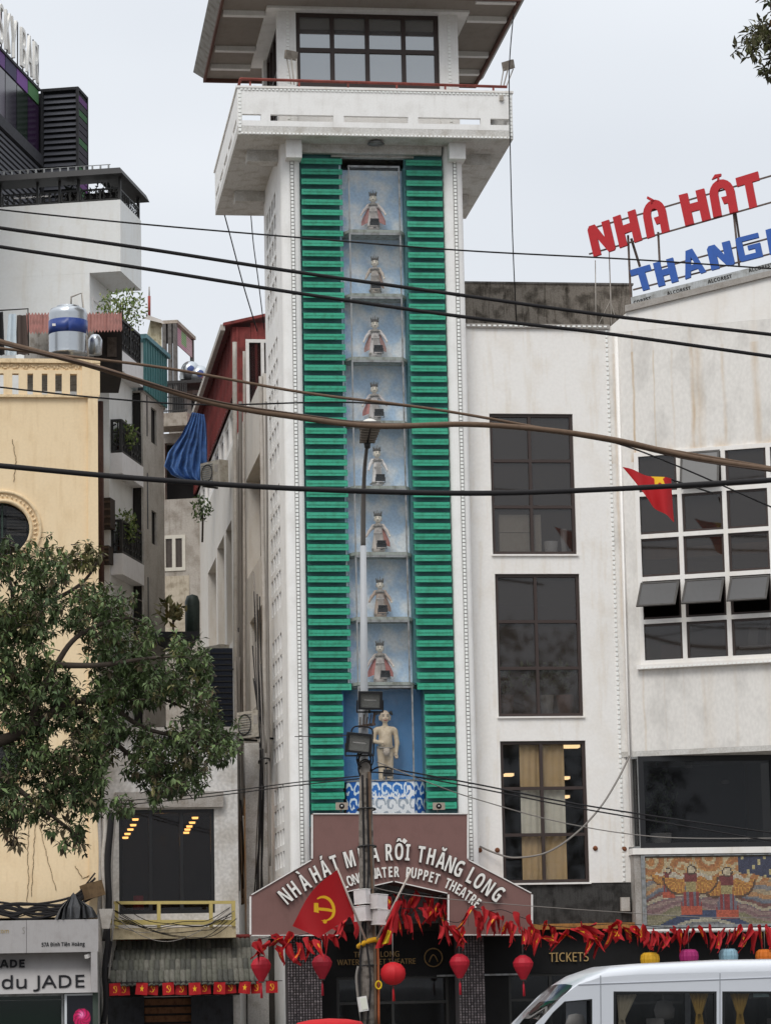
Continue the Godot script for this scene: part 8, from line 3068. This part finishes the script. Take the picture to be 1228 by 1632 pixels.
func lanterns():
	for q in [["red spindle lantern at the left end of the entrance eave", Vector3(-2.988, 2.93, 1.6), 0, "b8102a", 0.4], ["red spindle lantern before the left beaded column", Vector3(-1.667, 2.96, 1.5), 0, "a8102a", 0.35], ["large round red lantern beside the street pole", Vector3(-0.186, 2.782, 1.9), 1, "c80d1c", 0.6], ["red spindle lantern before the right beaded column", Vector3(1.321, 2.92, 1.5), 0, "b8102a", 0.35], ["red spindle lantern left of the ticket lettering", Vector3(2.693, 2.866, 1.6), 0, "b8102a", 0.4], ["round ribbed yellow lantern under the mosaic, left end of its row", Vector3(5.498, 2.991, 1.6), 2, "d8a51c", 0.4], ["round ribbed magenta lantern under the mosaic", Vector3(6.366, 3.043, 1.6), 2, "a3206a", 0.4], ["round ribbed pale blue lantern under the mosaic", Vector3(7.249, 3.041, 1.6), 2, "8fb3c4", 0.4], ["round ribbed orange lantern under the mosaic, at the right edge", Vector3(8.065, 3.013, 1.6), 2, "d9741c", 0.4]]:
		lantern(q[0], q[1], q[2], q[3], q[4])


# ---- van ---------------------------------------------------------------------------------------
func van():
	var zn := 24.0
	var zc := 23.0
	var t := thing("van", "white passenger van with tinted side windows and tied gold curtains, lower right", "van", "", Vector3(1.836, 0, zc))
	var paint := pm("cbced4", null, 1, 0.28)
	paint.clearcoat_enabled = true
	paint.clearcoat = 0.6
	paint.clearcoat_roughness = 0.1
	var dark := pm("101113", null, 1, 0.35)
	var tint := glass("0c1114", 0.3, 0.02)
	var ridge := PackedVector2Array([Vector2(-1.03, 1.885), Vector2(-0.926, 2.025), Vector2(-0.776, 2.155), Vector2(-0.551, 2.364), Vector2(-0.318, 2.501), Vector2(-0.002, 2.603), Vector2(0.523, 2.634), Vector2(1.644, 2.667), Vector2(2.509, 2.665), Vector2(4.121, 2.645), Vector2(4.875, 2.613), Vector2(5.059, 2.501)])
	var edge := PackedVector2Array([Vector2(-1.214, 1.736), Vector2(-1.094, 1.872), Vector2(-0.947, 2.008), Vector2(-0.726, 2.221), Vector2(-0.497, 2.383), Vector2(-0.188, 2.473), Vector2(0.346, 2.507), Vector2(1.444, 2.517), Vector2(2.293, 2.515), Vector2(3.873, 2.495), Vector2(4.65, 2.472), Vector2(4.849, 2.361)])
	var n := ridge.size()
	for part in 2:
		var st := S(true)
		for i in (range(0, 3) if part == 0 else range(3, n - 1)):
			var rings := []
			for k in [i, i + 1]:
				var r := ridge[k]
				var e := edge[k]
				var ring := []
				for s in [[1.0, 0.0, 0.0], [0.985, 0.45, 0.45], [0.94, 0.8, 0.8], [0.85, 1.0, 1.0], [0.6, 1.0, 1.0], [0.3, 1.0, 1.0], [-0.3, 1.0, 1.0], [-0.6, 1.0, 1.0], [-0.85, 1.0, 1.0], [-0.94, 0.8, 0.8], [-0.985, 0.45, 0.45], [-1.0, 0.0, 0.0]]:
					var bulge: float = 0.035 * (1.0 - s[0] * s[0]) if s[1] == 1.0 else 0.0
					ring.append(Vector3(lerpf(e.x, r.x, s[1]), lerpf(e.y, r.y, s[2]) + bulge, zc + s[0]))
				rings.append(ring)
			for j in 11:
				quad(st, rings[0][j], rings[1][j], rings[1][j + 1], rings[0][j + 1])
		put(t, "windscreen" if part == 0 else "roof", st, tint if part == 0 else paint)
	var pieces := [
		PackedVector2Array([Vector2(-1.214, 1.736), Vector2(-1.094, 1.872), Vector2(-0.947, 2.008), Vector2(-0.726, 2.221), Vector2(-0.497, 2.383), Vector2(-0.188, 2.473), Vector2(-0.197, 2.176), Vector2(-0.305, 2.178), Vector2(-0.701, 2.151), Vector2(-0.876, 1.998), Vector2(-1.117, 1.708), Vector2(-1.394, 1.351), Vector2(-1.501, 1.353)]),
		PackedVector2Array([Vector2(-0.188, 2.473), Vector2(-0.097, 2.478), Vector2(-0.104, 2.279), Vector2(0.004, 2.277), Vector2(-0.027, 1.321), Vector2(-0.332, 1.327), Vector2(-0.305, 2.178), Vector2(-0.197, 2.176)]),
		PackedVector2Array([Vector2(-0.097, 2.478), Vector2(0.346, 2.507), Vector2(1.444, 2.517), Vector2(2.293, 2.515), Vector2(3.873, 2.495), Vector2(4.65, 2.472), Vector2(4.849, 2.361), Vector2(4.895, 2.183), Vector2(-0.104, 2.279)]),
		PackedVector2Array([Vector2(1.488, 2.249), Vector2(1.57, 2.247), Vector2(1.532, 1.286), Vector2(1.451, 1.288)]),
		PackedVector2Array([Vector2(3.123, 2.217), Vector2(3.215, 2.215), Vector2(3.171, 1.25), Vector2(3.079, 1.252)]),
		PackedVector2Array([Vector2(4.506, 2.191), Vector2(4.895, 2.183), Vector2(4.881, 1.212), Vector2(4.456, 1.221)]),
		PackedVector2Array([Vector2(-1.652, 1.357), Vector2(4.881, 1.212), Vector2(4.849, 0.249), Vector2(4.095, 0.268), Vector2(4.007, 0.531), Vector2(3.74, 0.695), Vector2(3.458, 0.545), Vector2(3.346, 0.286), Vector2(-0.87, 0.392), Vector2(-0.951, 0.652), Vector2(-1.223, 0.813), Vector2(-1.52, 0.665), Vector2(-1.615, 0.411), Vector2(-2.516, 0.433), Vector2(-2.523, 0.861), Vector2(-2.368, 1.097), Vector2(-1.966, 1.243)])]
	for s in [0, 1]:
		var st := S()
		for p in pieces:
			var q: PackedVector2Array = p
			prism(st, q, zn - 0.05 - s * 1.95, zn - s * 1.95)
		put(t, "body_side", st, paint)
		var wins := [PackedVector2Array([Vector2(-0.876, 1.998), Vector2(-0.701, 2.151), Vector2(-0.305, 2.178), Vector2(-0.332, 1.327), Vector2(-1.394, 1.351), Vector2(-1.117, 1.708)]), PackedVector2Array([Vector2(0.004, 2.277), Vector2(1.488, 2.249), Vector2(1.451, 1.288), Vector2(-0.027, 1.321)]), PackedVector2Array([Vector2(1.57, 2.247), Vector2(3.123, 2.217), Vector2(3.079, 1.252), Vector2(1.532, 1.286)]), PackedVector2Array([Vector2(3.215, 2.215), Vector2(4.506, 2.191), Vector2(4.456, 1.221), Vector2(3.171, 1.25)])]
		for w in wins:
			st = S()
			prism(st, w, zn - 0.035 - s * 1.95, zn - 0.025 - s * 1.95)
			var gp := put(t, "side_window", st, tint)
			# rubber surround
			st = S()
			var c := Vector2.ZERO
			for p in w:
				c += p / w.size()
			for i in w.size():
				var a: Vector2 = w[i]
				var b: Vector2 = w[(i + 1) % w.size()]
				quad(st, Vector3(a.x, a.y, zn + 0.002 - s * 1.954), Vector3(b.x, b.y, zn + 0.002 - s * 1.954), Vector3(lerpf(b.x, c.x, 0.05), lerpf(b.y, c.y, 0.06), zn + 0.002 - s * 1.954), Vector3(lerpf(a.x, c.x, 0.05), lerpf(a.y, c.y, 0.06), zn + 0.002 - s * 1.954))
			put(gp, "surround", st, dark)
	var st := S()
	hexa(st, [Vector3(-1.652, 0.75, zn - 0.06), Vector3(4.881, 0.75, zn - 0.06), Vector3(4.881, 0.75, zn - 1.94), Vector3(-1.652, 0.75, zn - 1.94), Vector3(-1.501, 0.8, zn - 0.06), Vector3(4.882, 0.8, zn - 0.06), Vector3(4.882, 0.8, zn - 1.94), Vector3(-1.501, 0.8, zn - 1.94)])
	put(t, "floor", st, dark)
	st = S()
	hexa(st, [Vector3(-2.516, 0.32, zn - 0.06), Vector3(-1.677, 0.32, zn - 0.06), Vector3(-1.677, 0.32, zn - 1.94), Vector3(-2.516, 0.32, zn - 1.94), Vector3(-2.368, 1.097, zn - 0.06), Vector3(-1.653, 1.339, zn - 0.06), Vector3(-1.653, 1.339, zn - 1.94), Vector3(-2.368, 1.097, zn - 1.94)])
	put(t, "bonnet", st, paint)
	st = S()
	box(st, 4.876, 4.895 + 0.02, 0.4, 2.344, zn - 1.93, zn - 0.07)
	put(t, "rear_door", st, paint)
	for x in [844, 1395]:
		for s in [0, 1]:
			var wx: float = lerpf(-1.241, 3.724, (x - 844) / 551.0)
			st = S(true)
			lathe(st, [Vector2(0.16, 0.0), Vector2(0.3, 0.0), Vector2(0.35, -0.03), Vector2(0.35, -0.2), Vector2(0.3, -0.23), Vector2(0, -0.23)], 28, Transform3D(Basis(Vector3.RIGHT, PI / 2 if s == 0 else -PI / 2), Vector3(wx, 0.354, zn - 0.03 if s == 0 else zn - 1.97)))
			var w := put(t, "wheel", st, dark)
			st = S(true)
			lathe(st, [Vector2(0.0, 0.01), Vector2(0.1, 0.015), Vector2(0.21, -0.01), Vector2(0.22, -0.04)], 20, Transform3D(Basis(Vector3.RIGHT, PI / 2 if s == 0 else -PI / 2), Vector3(wx, 0.354, zn - 0.03 if s == 0 else zn - 1.97)))
			put(w, "rim", st, M.steel)
	# seams along the flank
	st = S()
	for q in [[Vector3(-0.175, 2.578, 24.0), Vector3(-0.226, 0.462, 24.0)], [Vector3(1.547, 2.599, 24.0), Vector3(1.462, 0.42, 24.0)], [Vector3(3.18, 2.463, 24.0), Vector3(3.085, 0.38, 24.0)]]:
		bar(st, Vector3(q[0].x, minf(q[0].y, 2.502), zn), Vector3(q[1].x, q[1].y, zn), 0.012, 0.008)
	put(t, "seam", st, pm("8d9096"))
	st = S()
	hexa(st, [Vector3(edge[4].x, edge[4].y - 0.02, zn), Vector3(edge[10].x, edge[10].y - 0.02, zn), Vector3(edge[10].x, edge[10].y - 0.02, zn - 0.03), Vector3(edge[4].x, edge[4].y - 0.02, zn - 0.03), Vector3(edge[4].x, edge[4].y, zn + 0.012), Vector3(edge[10].x, edge[10].y, zn + 0.012), Vector3(edge[10].x, edge[10].y, zn - 0.03), Vector3(edge[4].x, edge[4].y, zn - 0.03)])
	put(t, "gutter", st, paint)
	# seats and curtains inside
	for q in [[0.861, 2.087, 23.4], [2.631, 2.052, 23.4], [-0.45, 1.918, 23.5]]:
		st = S(true)
		lathe(st, [Vector2(0, -0.16), Vector2(0.13, -0.12), Vector2(0.15, 0), Vector2(0.1, 0.12), Vector2(0, 0.14)], 14, Transform3D(Basis(), Vector3(q[0], q[1] - 0.08, q[2])))
		box(st, q[0] - 0.22, q[0] - 0.06, 0.9, q[1] - 0.2, q[2] - 0.22, q[2] + 0.22)
		put(t, "seat", st, pm("b8b4b0", "light", 1.0))
	for q in [[Vector3(1.257, 2.245, 23.9), Vector3(1.246, 1.938, 23.9), "c9a24e"], [Vector3(1.85, 2.233, 23.9), Vector3(1.837, 1.926, 23.9), "c9a24e"], [Vector3(0.213, 2.23, 23.9), Vector3(0.129, 1.882, 23.9), "cbbfa5"]]:
		st = S()
		for k in 9:
			var u := (k - 4) / 4.0
			var a: Vector3 = q[0] + Vector3(u * 0.13, 0, 0.015 * (k % 2))
			var b: Vector3 = q[1] + Vector3(u * 0.03, 0, 0.01 * (k % 2))
			var c: Vector3 = b + Vector3(u * 0.06, -0.45, 0)
			bar(st, a, b, 0.026)
			bar(st, b, c, 0.026)
		put(t, "curtain", st, pm(q[2], "light", 2.0))
	st = S()
	box(st, 2.031, 2.259, 2.157, 2.263 - 0.03, zn - 0.06, zn - 0.05)
	put(t, "window_sticker", st, pm("a9c4c4", null, 1, 0.5))


# ---- trees -------------------------------------------------------------------------------------
func limb(parent: Node, pts: Array, r0: float, r1: float):
	var st := S(true)
	var l := smooth_line(pts, 6)
	tube(st, l, ramp(l.size(), func(v): return lerpf(r0, r1, v)), 8)
	put(parent, "limb", st, M.bark)


func crown(parent: Node, poly: PackedVector2Array, z: float, thick: float, rosettes: int, leaf: float, gap: float, seedling: int, hues: Array):
	var q := FastNoiseLite.new()
	q.seed = seedling
	q.frequency = 0.9
	var lo := Vector2.ONE * 1e9
	var hi := -lo
	for p in poly:
		lo = lo.min(p)
		hi = hi.max(p)
	var w := []
	var c := []
	var n := 0
	var tries := 0
	var twigs := S(true)
	while n < rosettes and tries < rosettes * 40:
		tries += 1
		var p := Vector2(rng.randf_range(lo.x, hi.x), rng.randf_range(lo.y, hi.y))
		if not Geometry2D.is_point_in_polygon(p, poly):
			continue
		if q.get_noise_2d(p.x, p.y * 1.2) < gap * 0.9 - 0.12 + rng.randf_range(-0.05, 0.05):
			continue
		n += 1
		var zz := z + rng.randfn(0.0, 0.42) * thick
		var o := Vector3(p.x, p.y, zz)
		var out := Vector3(rng.randfn(0, 0.6), rng.randf_range(-0.2, 0.7), rng.randfn(0, 0.8)).normalized()
		tube(twigs, [o - out * leaf * 1.3 + Vector3(0, -0.02, 0), o], [0.008, 0.004], 4, false)
		var tone := rng.randf_range(0.65, 1.35) * (1.0 + 0.5 * q.get_noise_3d(p.x * 1.6, p.y * 1.6, zz * 1.6))
		var hue: Color = hues[0] if rng.randf() < 0.72 else hues[1 + rng.randi() % (hues.size() - 1)]
		var m := 7 + rng.randi() % 6
		for k in m:
			var a := TAU * k / m + rng.randf_range(-0.3, 0.3)
			var side := out.cross(Vector3.UP if absf(out.y) < 0.9 else Vector3.RIGHT).normalized()
			var d := (side.rotated(out, a) * rng.randf_range(0.7, 1.1) + out * rng.randf_range(-0.1, 0.7) + Vector3(0, -0.45, 0)).normalized()
			var up := Vector3(rng.randfn(0, 0.25), 1, rng.randfn(0, 0.25)).normalized()
			var x := d.cross(up).normalized()
			var zn := x.cross(d).normalized()
			var s := rng.randf_range(0.65, 1.25)
			w.append(Transform3D(Basis(x * s, d * s, zn * s), o + d * 0.015 - out * rng.randf_range(0.0, leaf) - org))
			var hc := hue * tone * rng.randf_range(0.8, 1.25)
			hc.a = 1.0
			c.append(hc)
	stuff(parent, "crown", leaf_mesh(leaf, leaf * 0.4), M.leaf, w, c)
	var tw := put(parent, "twigs", twigs, M.bark)
	tw.set_meta("kind", "stuff")


func trees():
	var z := 26.0
	var t := thing("broadleaf_tree", "dark leafy street tree spreading in front of the yellow house, with an unseen crown further left", "tree", "", Vector3(-9.864, 2.294, 26.0) * Vector3(1, 0, 1))
	var st := S(true)
	var foot: Vector3 = t.position + Vector3(0, 0.0, 0)
	tube(st, smooth_line([foot, foot + Vector3(0.1, 1.4, 0), Vector3(-9.63, 3.748, 26.0), Vector3(-9.475, 5.059, 26.0)], 6), ramp(19, func(v): return lerpf(0.3, 0.2, v)), 12)
	put(t, "trunk", st, M.bark)
	for q in [[[Vector3(-9.474, 5.042, 26.0), Vector3(-8.902, 5.533, 26.2), Vector3(-8.247, 5.808, 26.3), Vector3(-7.668, 6.187, 26.2), Vector3(-7.164, 6.221, 26.0), Vector3(-6.568, 6.305, 25.8), Vector3(-6.051, 6.152, 25.6)], 0.1, 0.012], [[Vector3(-9.474, 5.042, 26.0), Vector3(-9.075, 6.268, 25.5), Vector3(-8.659, 7.236, 25.2), Vector3(-8.066, 7.579, 25.2), Vector3(-7.475, 7.895, 25.4), Vector3(-7.175, 8.327, 25.4)], 0.08, 0.01], [[Vector3(-8.247, 5.808, 26.3), Vector3(-7.841, 6.643, 26.6), Vector3(-7.512, 7.057, 26.6), Vector3(-6.929, 7.277, 26.5), Vector3(-6.593, 7.163, 26.4)], 0.05, 0.01], [[Vector3(-7.668, 6.187, 26.2), Vector3(-7.083, 5.701, 26.0), Vector3(-6.575, 5.294, 25.8), Vector3(-6.06, 5.136, 25.6)], 0.05, 0.01], [[Vector3(-8.902, 5.533, 26.2), Vector3(-8.411, 5.093, 26.5), Vector3(-8.005, 4.762, 26.5), Vector3(-7.596, 4.436, 26.4), Vector3(-7.531, 4.256, 26.4)], 0.05, 0.008], [[Vector3(-8.411, 5.093, 26.5), Vector3(-8.371, 4.597, 26.6), Vector3(-8.411, 4.273, 26.6)], 0.025, 0.006], [[Vector3(-7.164, 6.221, 26.0), Vector3(-6.675, 5.846, 26.2), Vector3(-5.927, 5.673, 26.2), Vector3(-5.552, 5.586, 26.2)], 0.04, 0.008], [[Vector3(-8.659, 7.236, 25.2), Vector3(-8.405, 7.693, 25.0), Vector3(-8.49, 8.214, 25.0)], 0.05, 0.012], [[Vector3(-7.841, 6.643, 26.6), Vector3(-7.277, 6.606, 26.9), Vector3(-6.704, 6.686, 26.9), Vector3(-6.129, 6.724, 26.9)], 0.045, 0.01]]:
		limb(t, q[0], q[1], q[2])
	var hues := [Color(0.082, 0.12, 0.042), Color(0.125, 0.17, 0.055), Color(0.052, 0.085, 0.033), Color(0.17, 0.155, 0.06), Color(0.11, 0.085, 0.045)]
	crown(t, PackedVector2Array([Vector2(-9.573, 8.066), Vector2(-8.911, 8.303), Vector2(-8.578, 8.338), Vector2(-8.077, 8.235), Vector2(-7.784, 8.193), Vector2(-7.492, 7.937), Vector2(-7.325, 7.81), Vector2(-7.073, 7.682), Vector2(-6.864, 7.571), Vector2(-6.639, 7.341), Vector2(-6.506, 7.128), Vector2(-6.153, 7.042), Vector2(-5.918, 6.914), Vector2(-5.802, 6.685), Vector2(-5.838, 6.448), Vector2(-5.7, 6.025), Vector2(-5.425, 5.754), Vector2(-5.479, 5.477), Vector2(-5.832, 5.422), Vector2(-5.936, 5.005), Vector2(-6.128, 5.065), Vector2(-6.338, 4.959), Vector2(-6.505, 4.819), Vector2(-6.713, 4.905), Vector2(-6.88, 4.682), Vector2(-7.17, 4.785), Vector2(-7.336, 4.771), Vector2(-7.667, 4.832), Vector2(-8.079, 4.713), Vector2(-8.449, 4.569), Vector2(-8.9, 4.64), Vector2(-9.555, 4.812)]), z, 1.5, 3700, 0.108, -0.05, 4, hues)
	crown(t, PackedVector2Array([Vector2(-7.784, 8.304), Vector2(-7.574, 8.389), Vector2(-7.364, 8.509), Vector2(-7.239, 8.338), Vector2(-7.256, 8.133), Vector2(-7.491, 8.065), Vector2(-7.743, 8.133)]), z - 0.5, 0.5, 34, 0.13, -1.0, 5, [hues[3], hues[4], hues[0]])
	crown(t, PackedVector2Array([Vector2(-8.079, 4.713), Vector2(-7.518, 4.624), Vector2(-7.486, 4.293), Vector2(-7.709, 4.23), Vector2(-7.915, 4.422)]), z + 0.4, 0.4, 24, 0.13, -1.0, 6, [hues[0], hues[4]])
	crown(t, PackedVector2Array([Vector2(-8.507, 4.569), Vector2(-8.26, 4.566), Vector2(-8.277, 4.303), Vector2(-8.474, 4.289)]), z + 0.5, 0.3, 5, 0.15, -1.0, 6, [hues[4], Color(0.14, 0.05, 0.03)])
	var side := PackedVector2Array()
	for k in 20:
		side.append(Vector2(-12.6 + 3.3 * cos(TAU * k / 20) * (1.0 + 0.1 * sin(k * 2.3)), 9.2 + 3.6 * sin(TAU * k / 20)))
	crown(t, side, 27.0, 3.0, 900, 0.2, -0.05, 15, hues)  # unseen crown left of view, placed to darken the lower left facade
	limb(t, [Vector3(-9.474, 5.042, 26.0), Vector3(-10.337, 6.124, 27.0), Vector3(-11.541, 6.976, 28.0)], 0.13, 0.04)
	var u := thing("overhanging_tree", "brown tinged leafy branch tips hanging in at the upper right corner, with an unseen crown reflected in the windows", "tree", "", Vector3(1.966, 2.046, 34.0) * Vector3(1, 0, 1))
	foot = u.position
	st = S(true)
	tube(st, smooth_line([foot, foot + Vector3(-0.1, 3, 0), foot + Vector3(0.05, 6, 0), foot + Vector3(-0.2, 9.5, 0)], 6), ramp(19, func(v): return lerpf(0.32, 0.18, v)), 12)
	put(u, "trunk", st, M.bark)
	for q in [[[foot + Vector3(-0.1, 8.0, 0), Vector3(1.518, 12.971, 34.0), Vector3(0.852, 12.955, 34.0), Vector3(0.409, 12.93, 34.0), Vector3(0.079, 12.937, 34.0), Vector3(-0.141, 12.917, 34.0)], 0.1, 0.008], [[Vector3(0.852, 12.955, 34.0), Vector3(0.497, 13.245, 34.0), Vector3(0.082, 13.389, 34.2), Vector3(-0.119, 13.28, 34.2)], 0.04, 0.006], [[Vector3(0.852, 12.955, 34.0), Vector3(0.474, 12.723, 34.0), Vector3(0.198, 12.767, 33.8), Vector3(0.043, 12.742, 33.8)], 0.04, 0.006]]:
		limb(u, q[0], q[1], q[2])
	var h2 := [Color(0.075, 0.07, 0.03), Color(0.05, 0.065, 0.025), Color(0.11, 0.06, 0.03), Color(0.12, 0.13, 0.05)]
	crown(u, PackedVector2Array([Vector2(-0.262, 13.003), Vector2(-0.171, 13.095), Vector2(-0.059, 13.142), Vector2(0.111, 13.176), Vector2(0.866, 13.254), Vector2(1.377, 13.117), Vector2(1.352, 12.594), Vector2(0.83, 12.471), Vector2(0.318, 12.512), Vector2(0.085, 12.551), Vector2(-0.028, 12.638), Vector2(-0.081, 12.785), Vector2(-0.213, 12.782), Vector2(-0.311, 12.883)]), 34.0, 0.5, 210, 0.12, -1.0, 9, h2)
	crown(u, PackedVector2Array([Vector2(-0.102, 13.335), Vector2(-0.04, 13.426), Vector2(0.671, 13.85), Vector2(0.957, 13.632), Vector2(0.649, 13.354), Vector2(0.208, 13.373), Vector2(-0.032, 13.262)]), 34.1, 0.3, 40, 0.12, -1.0, 9, h2)
	var ring := PackedVector2Array()
	for k in 24:
		ring.append(Vector2(8.9 + 7.6 * cos(TAU * k / 24) * (1.0 + 0.12 * sin(k * 2.7)), 10.6 + 4.8 * sin(TAU * k / 24)))
	crown(u, ring, 37.0, 3.0, 1700, 0.22, -0.05, 14, h2)  # unseen crown, out of view, placed to reflect in the theatre windows
	for q in [[foot + Vector3(-0.2, 7.5, 0), foot + Vector3(4, 10, 3), foot + Vector3(9, 11.5, 4)], [foot + Vector3(-0.1, 8.5, 0), foot + Vector3(3, 12, 1), foot + Vector3(6, 14, 2)]]:
		limb(u, q, 0.16, 0.04)
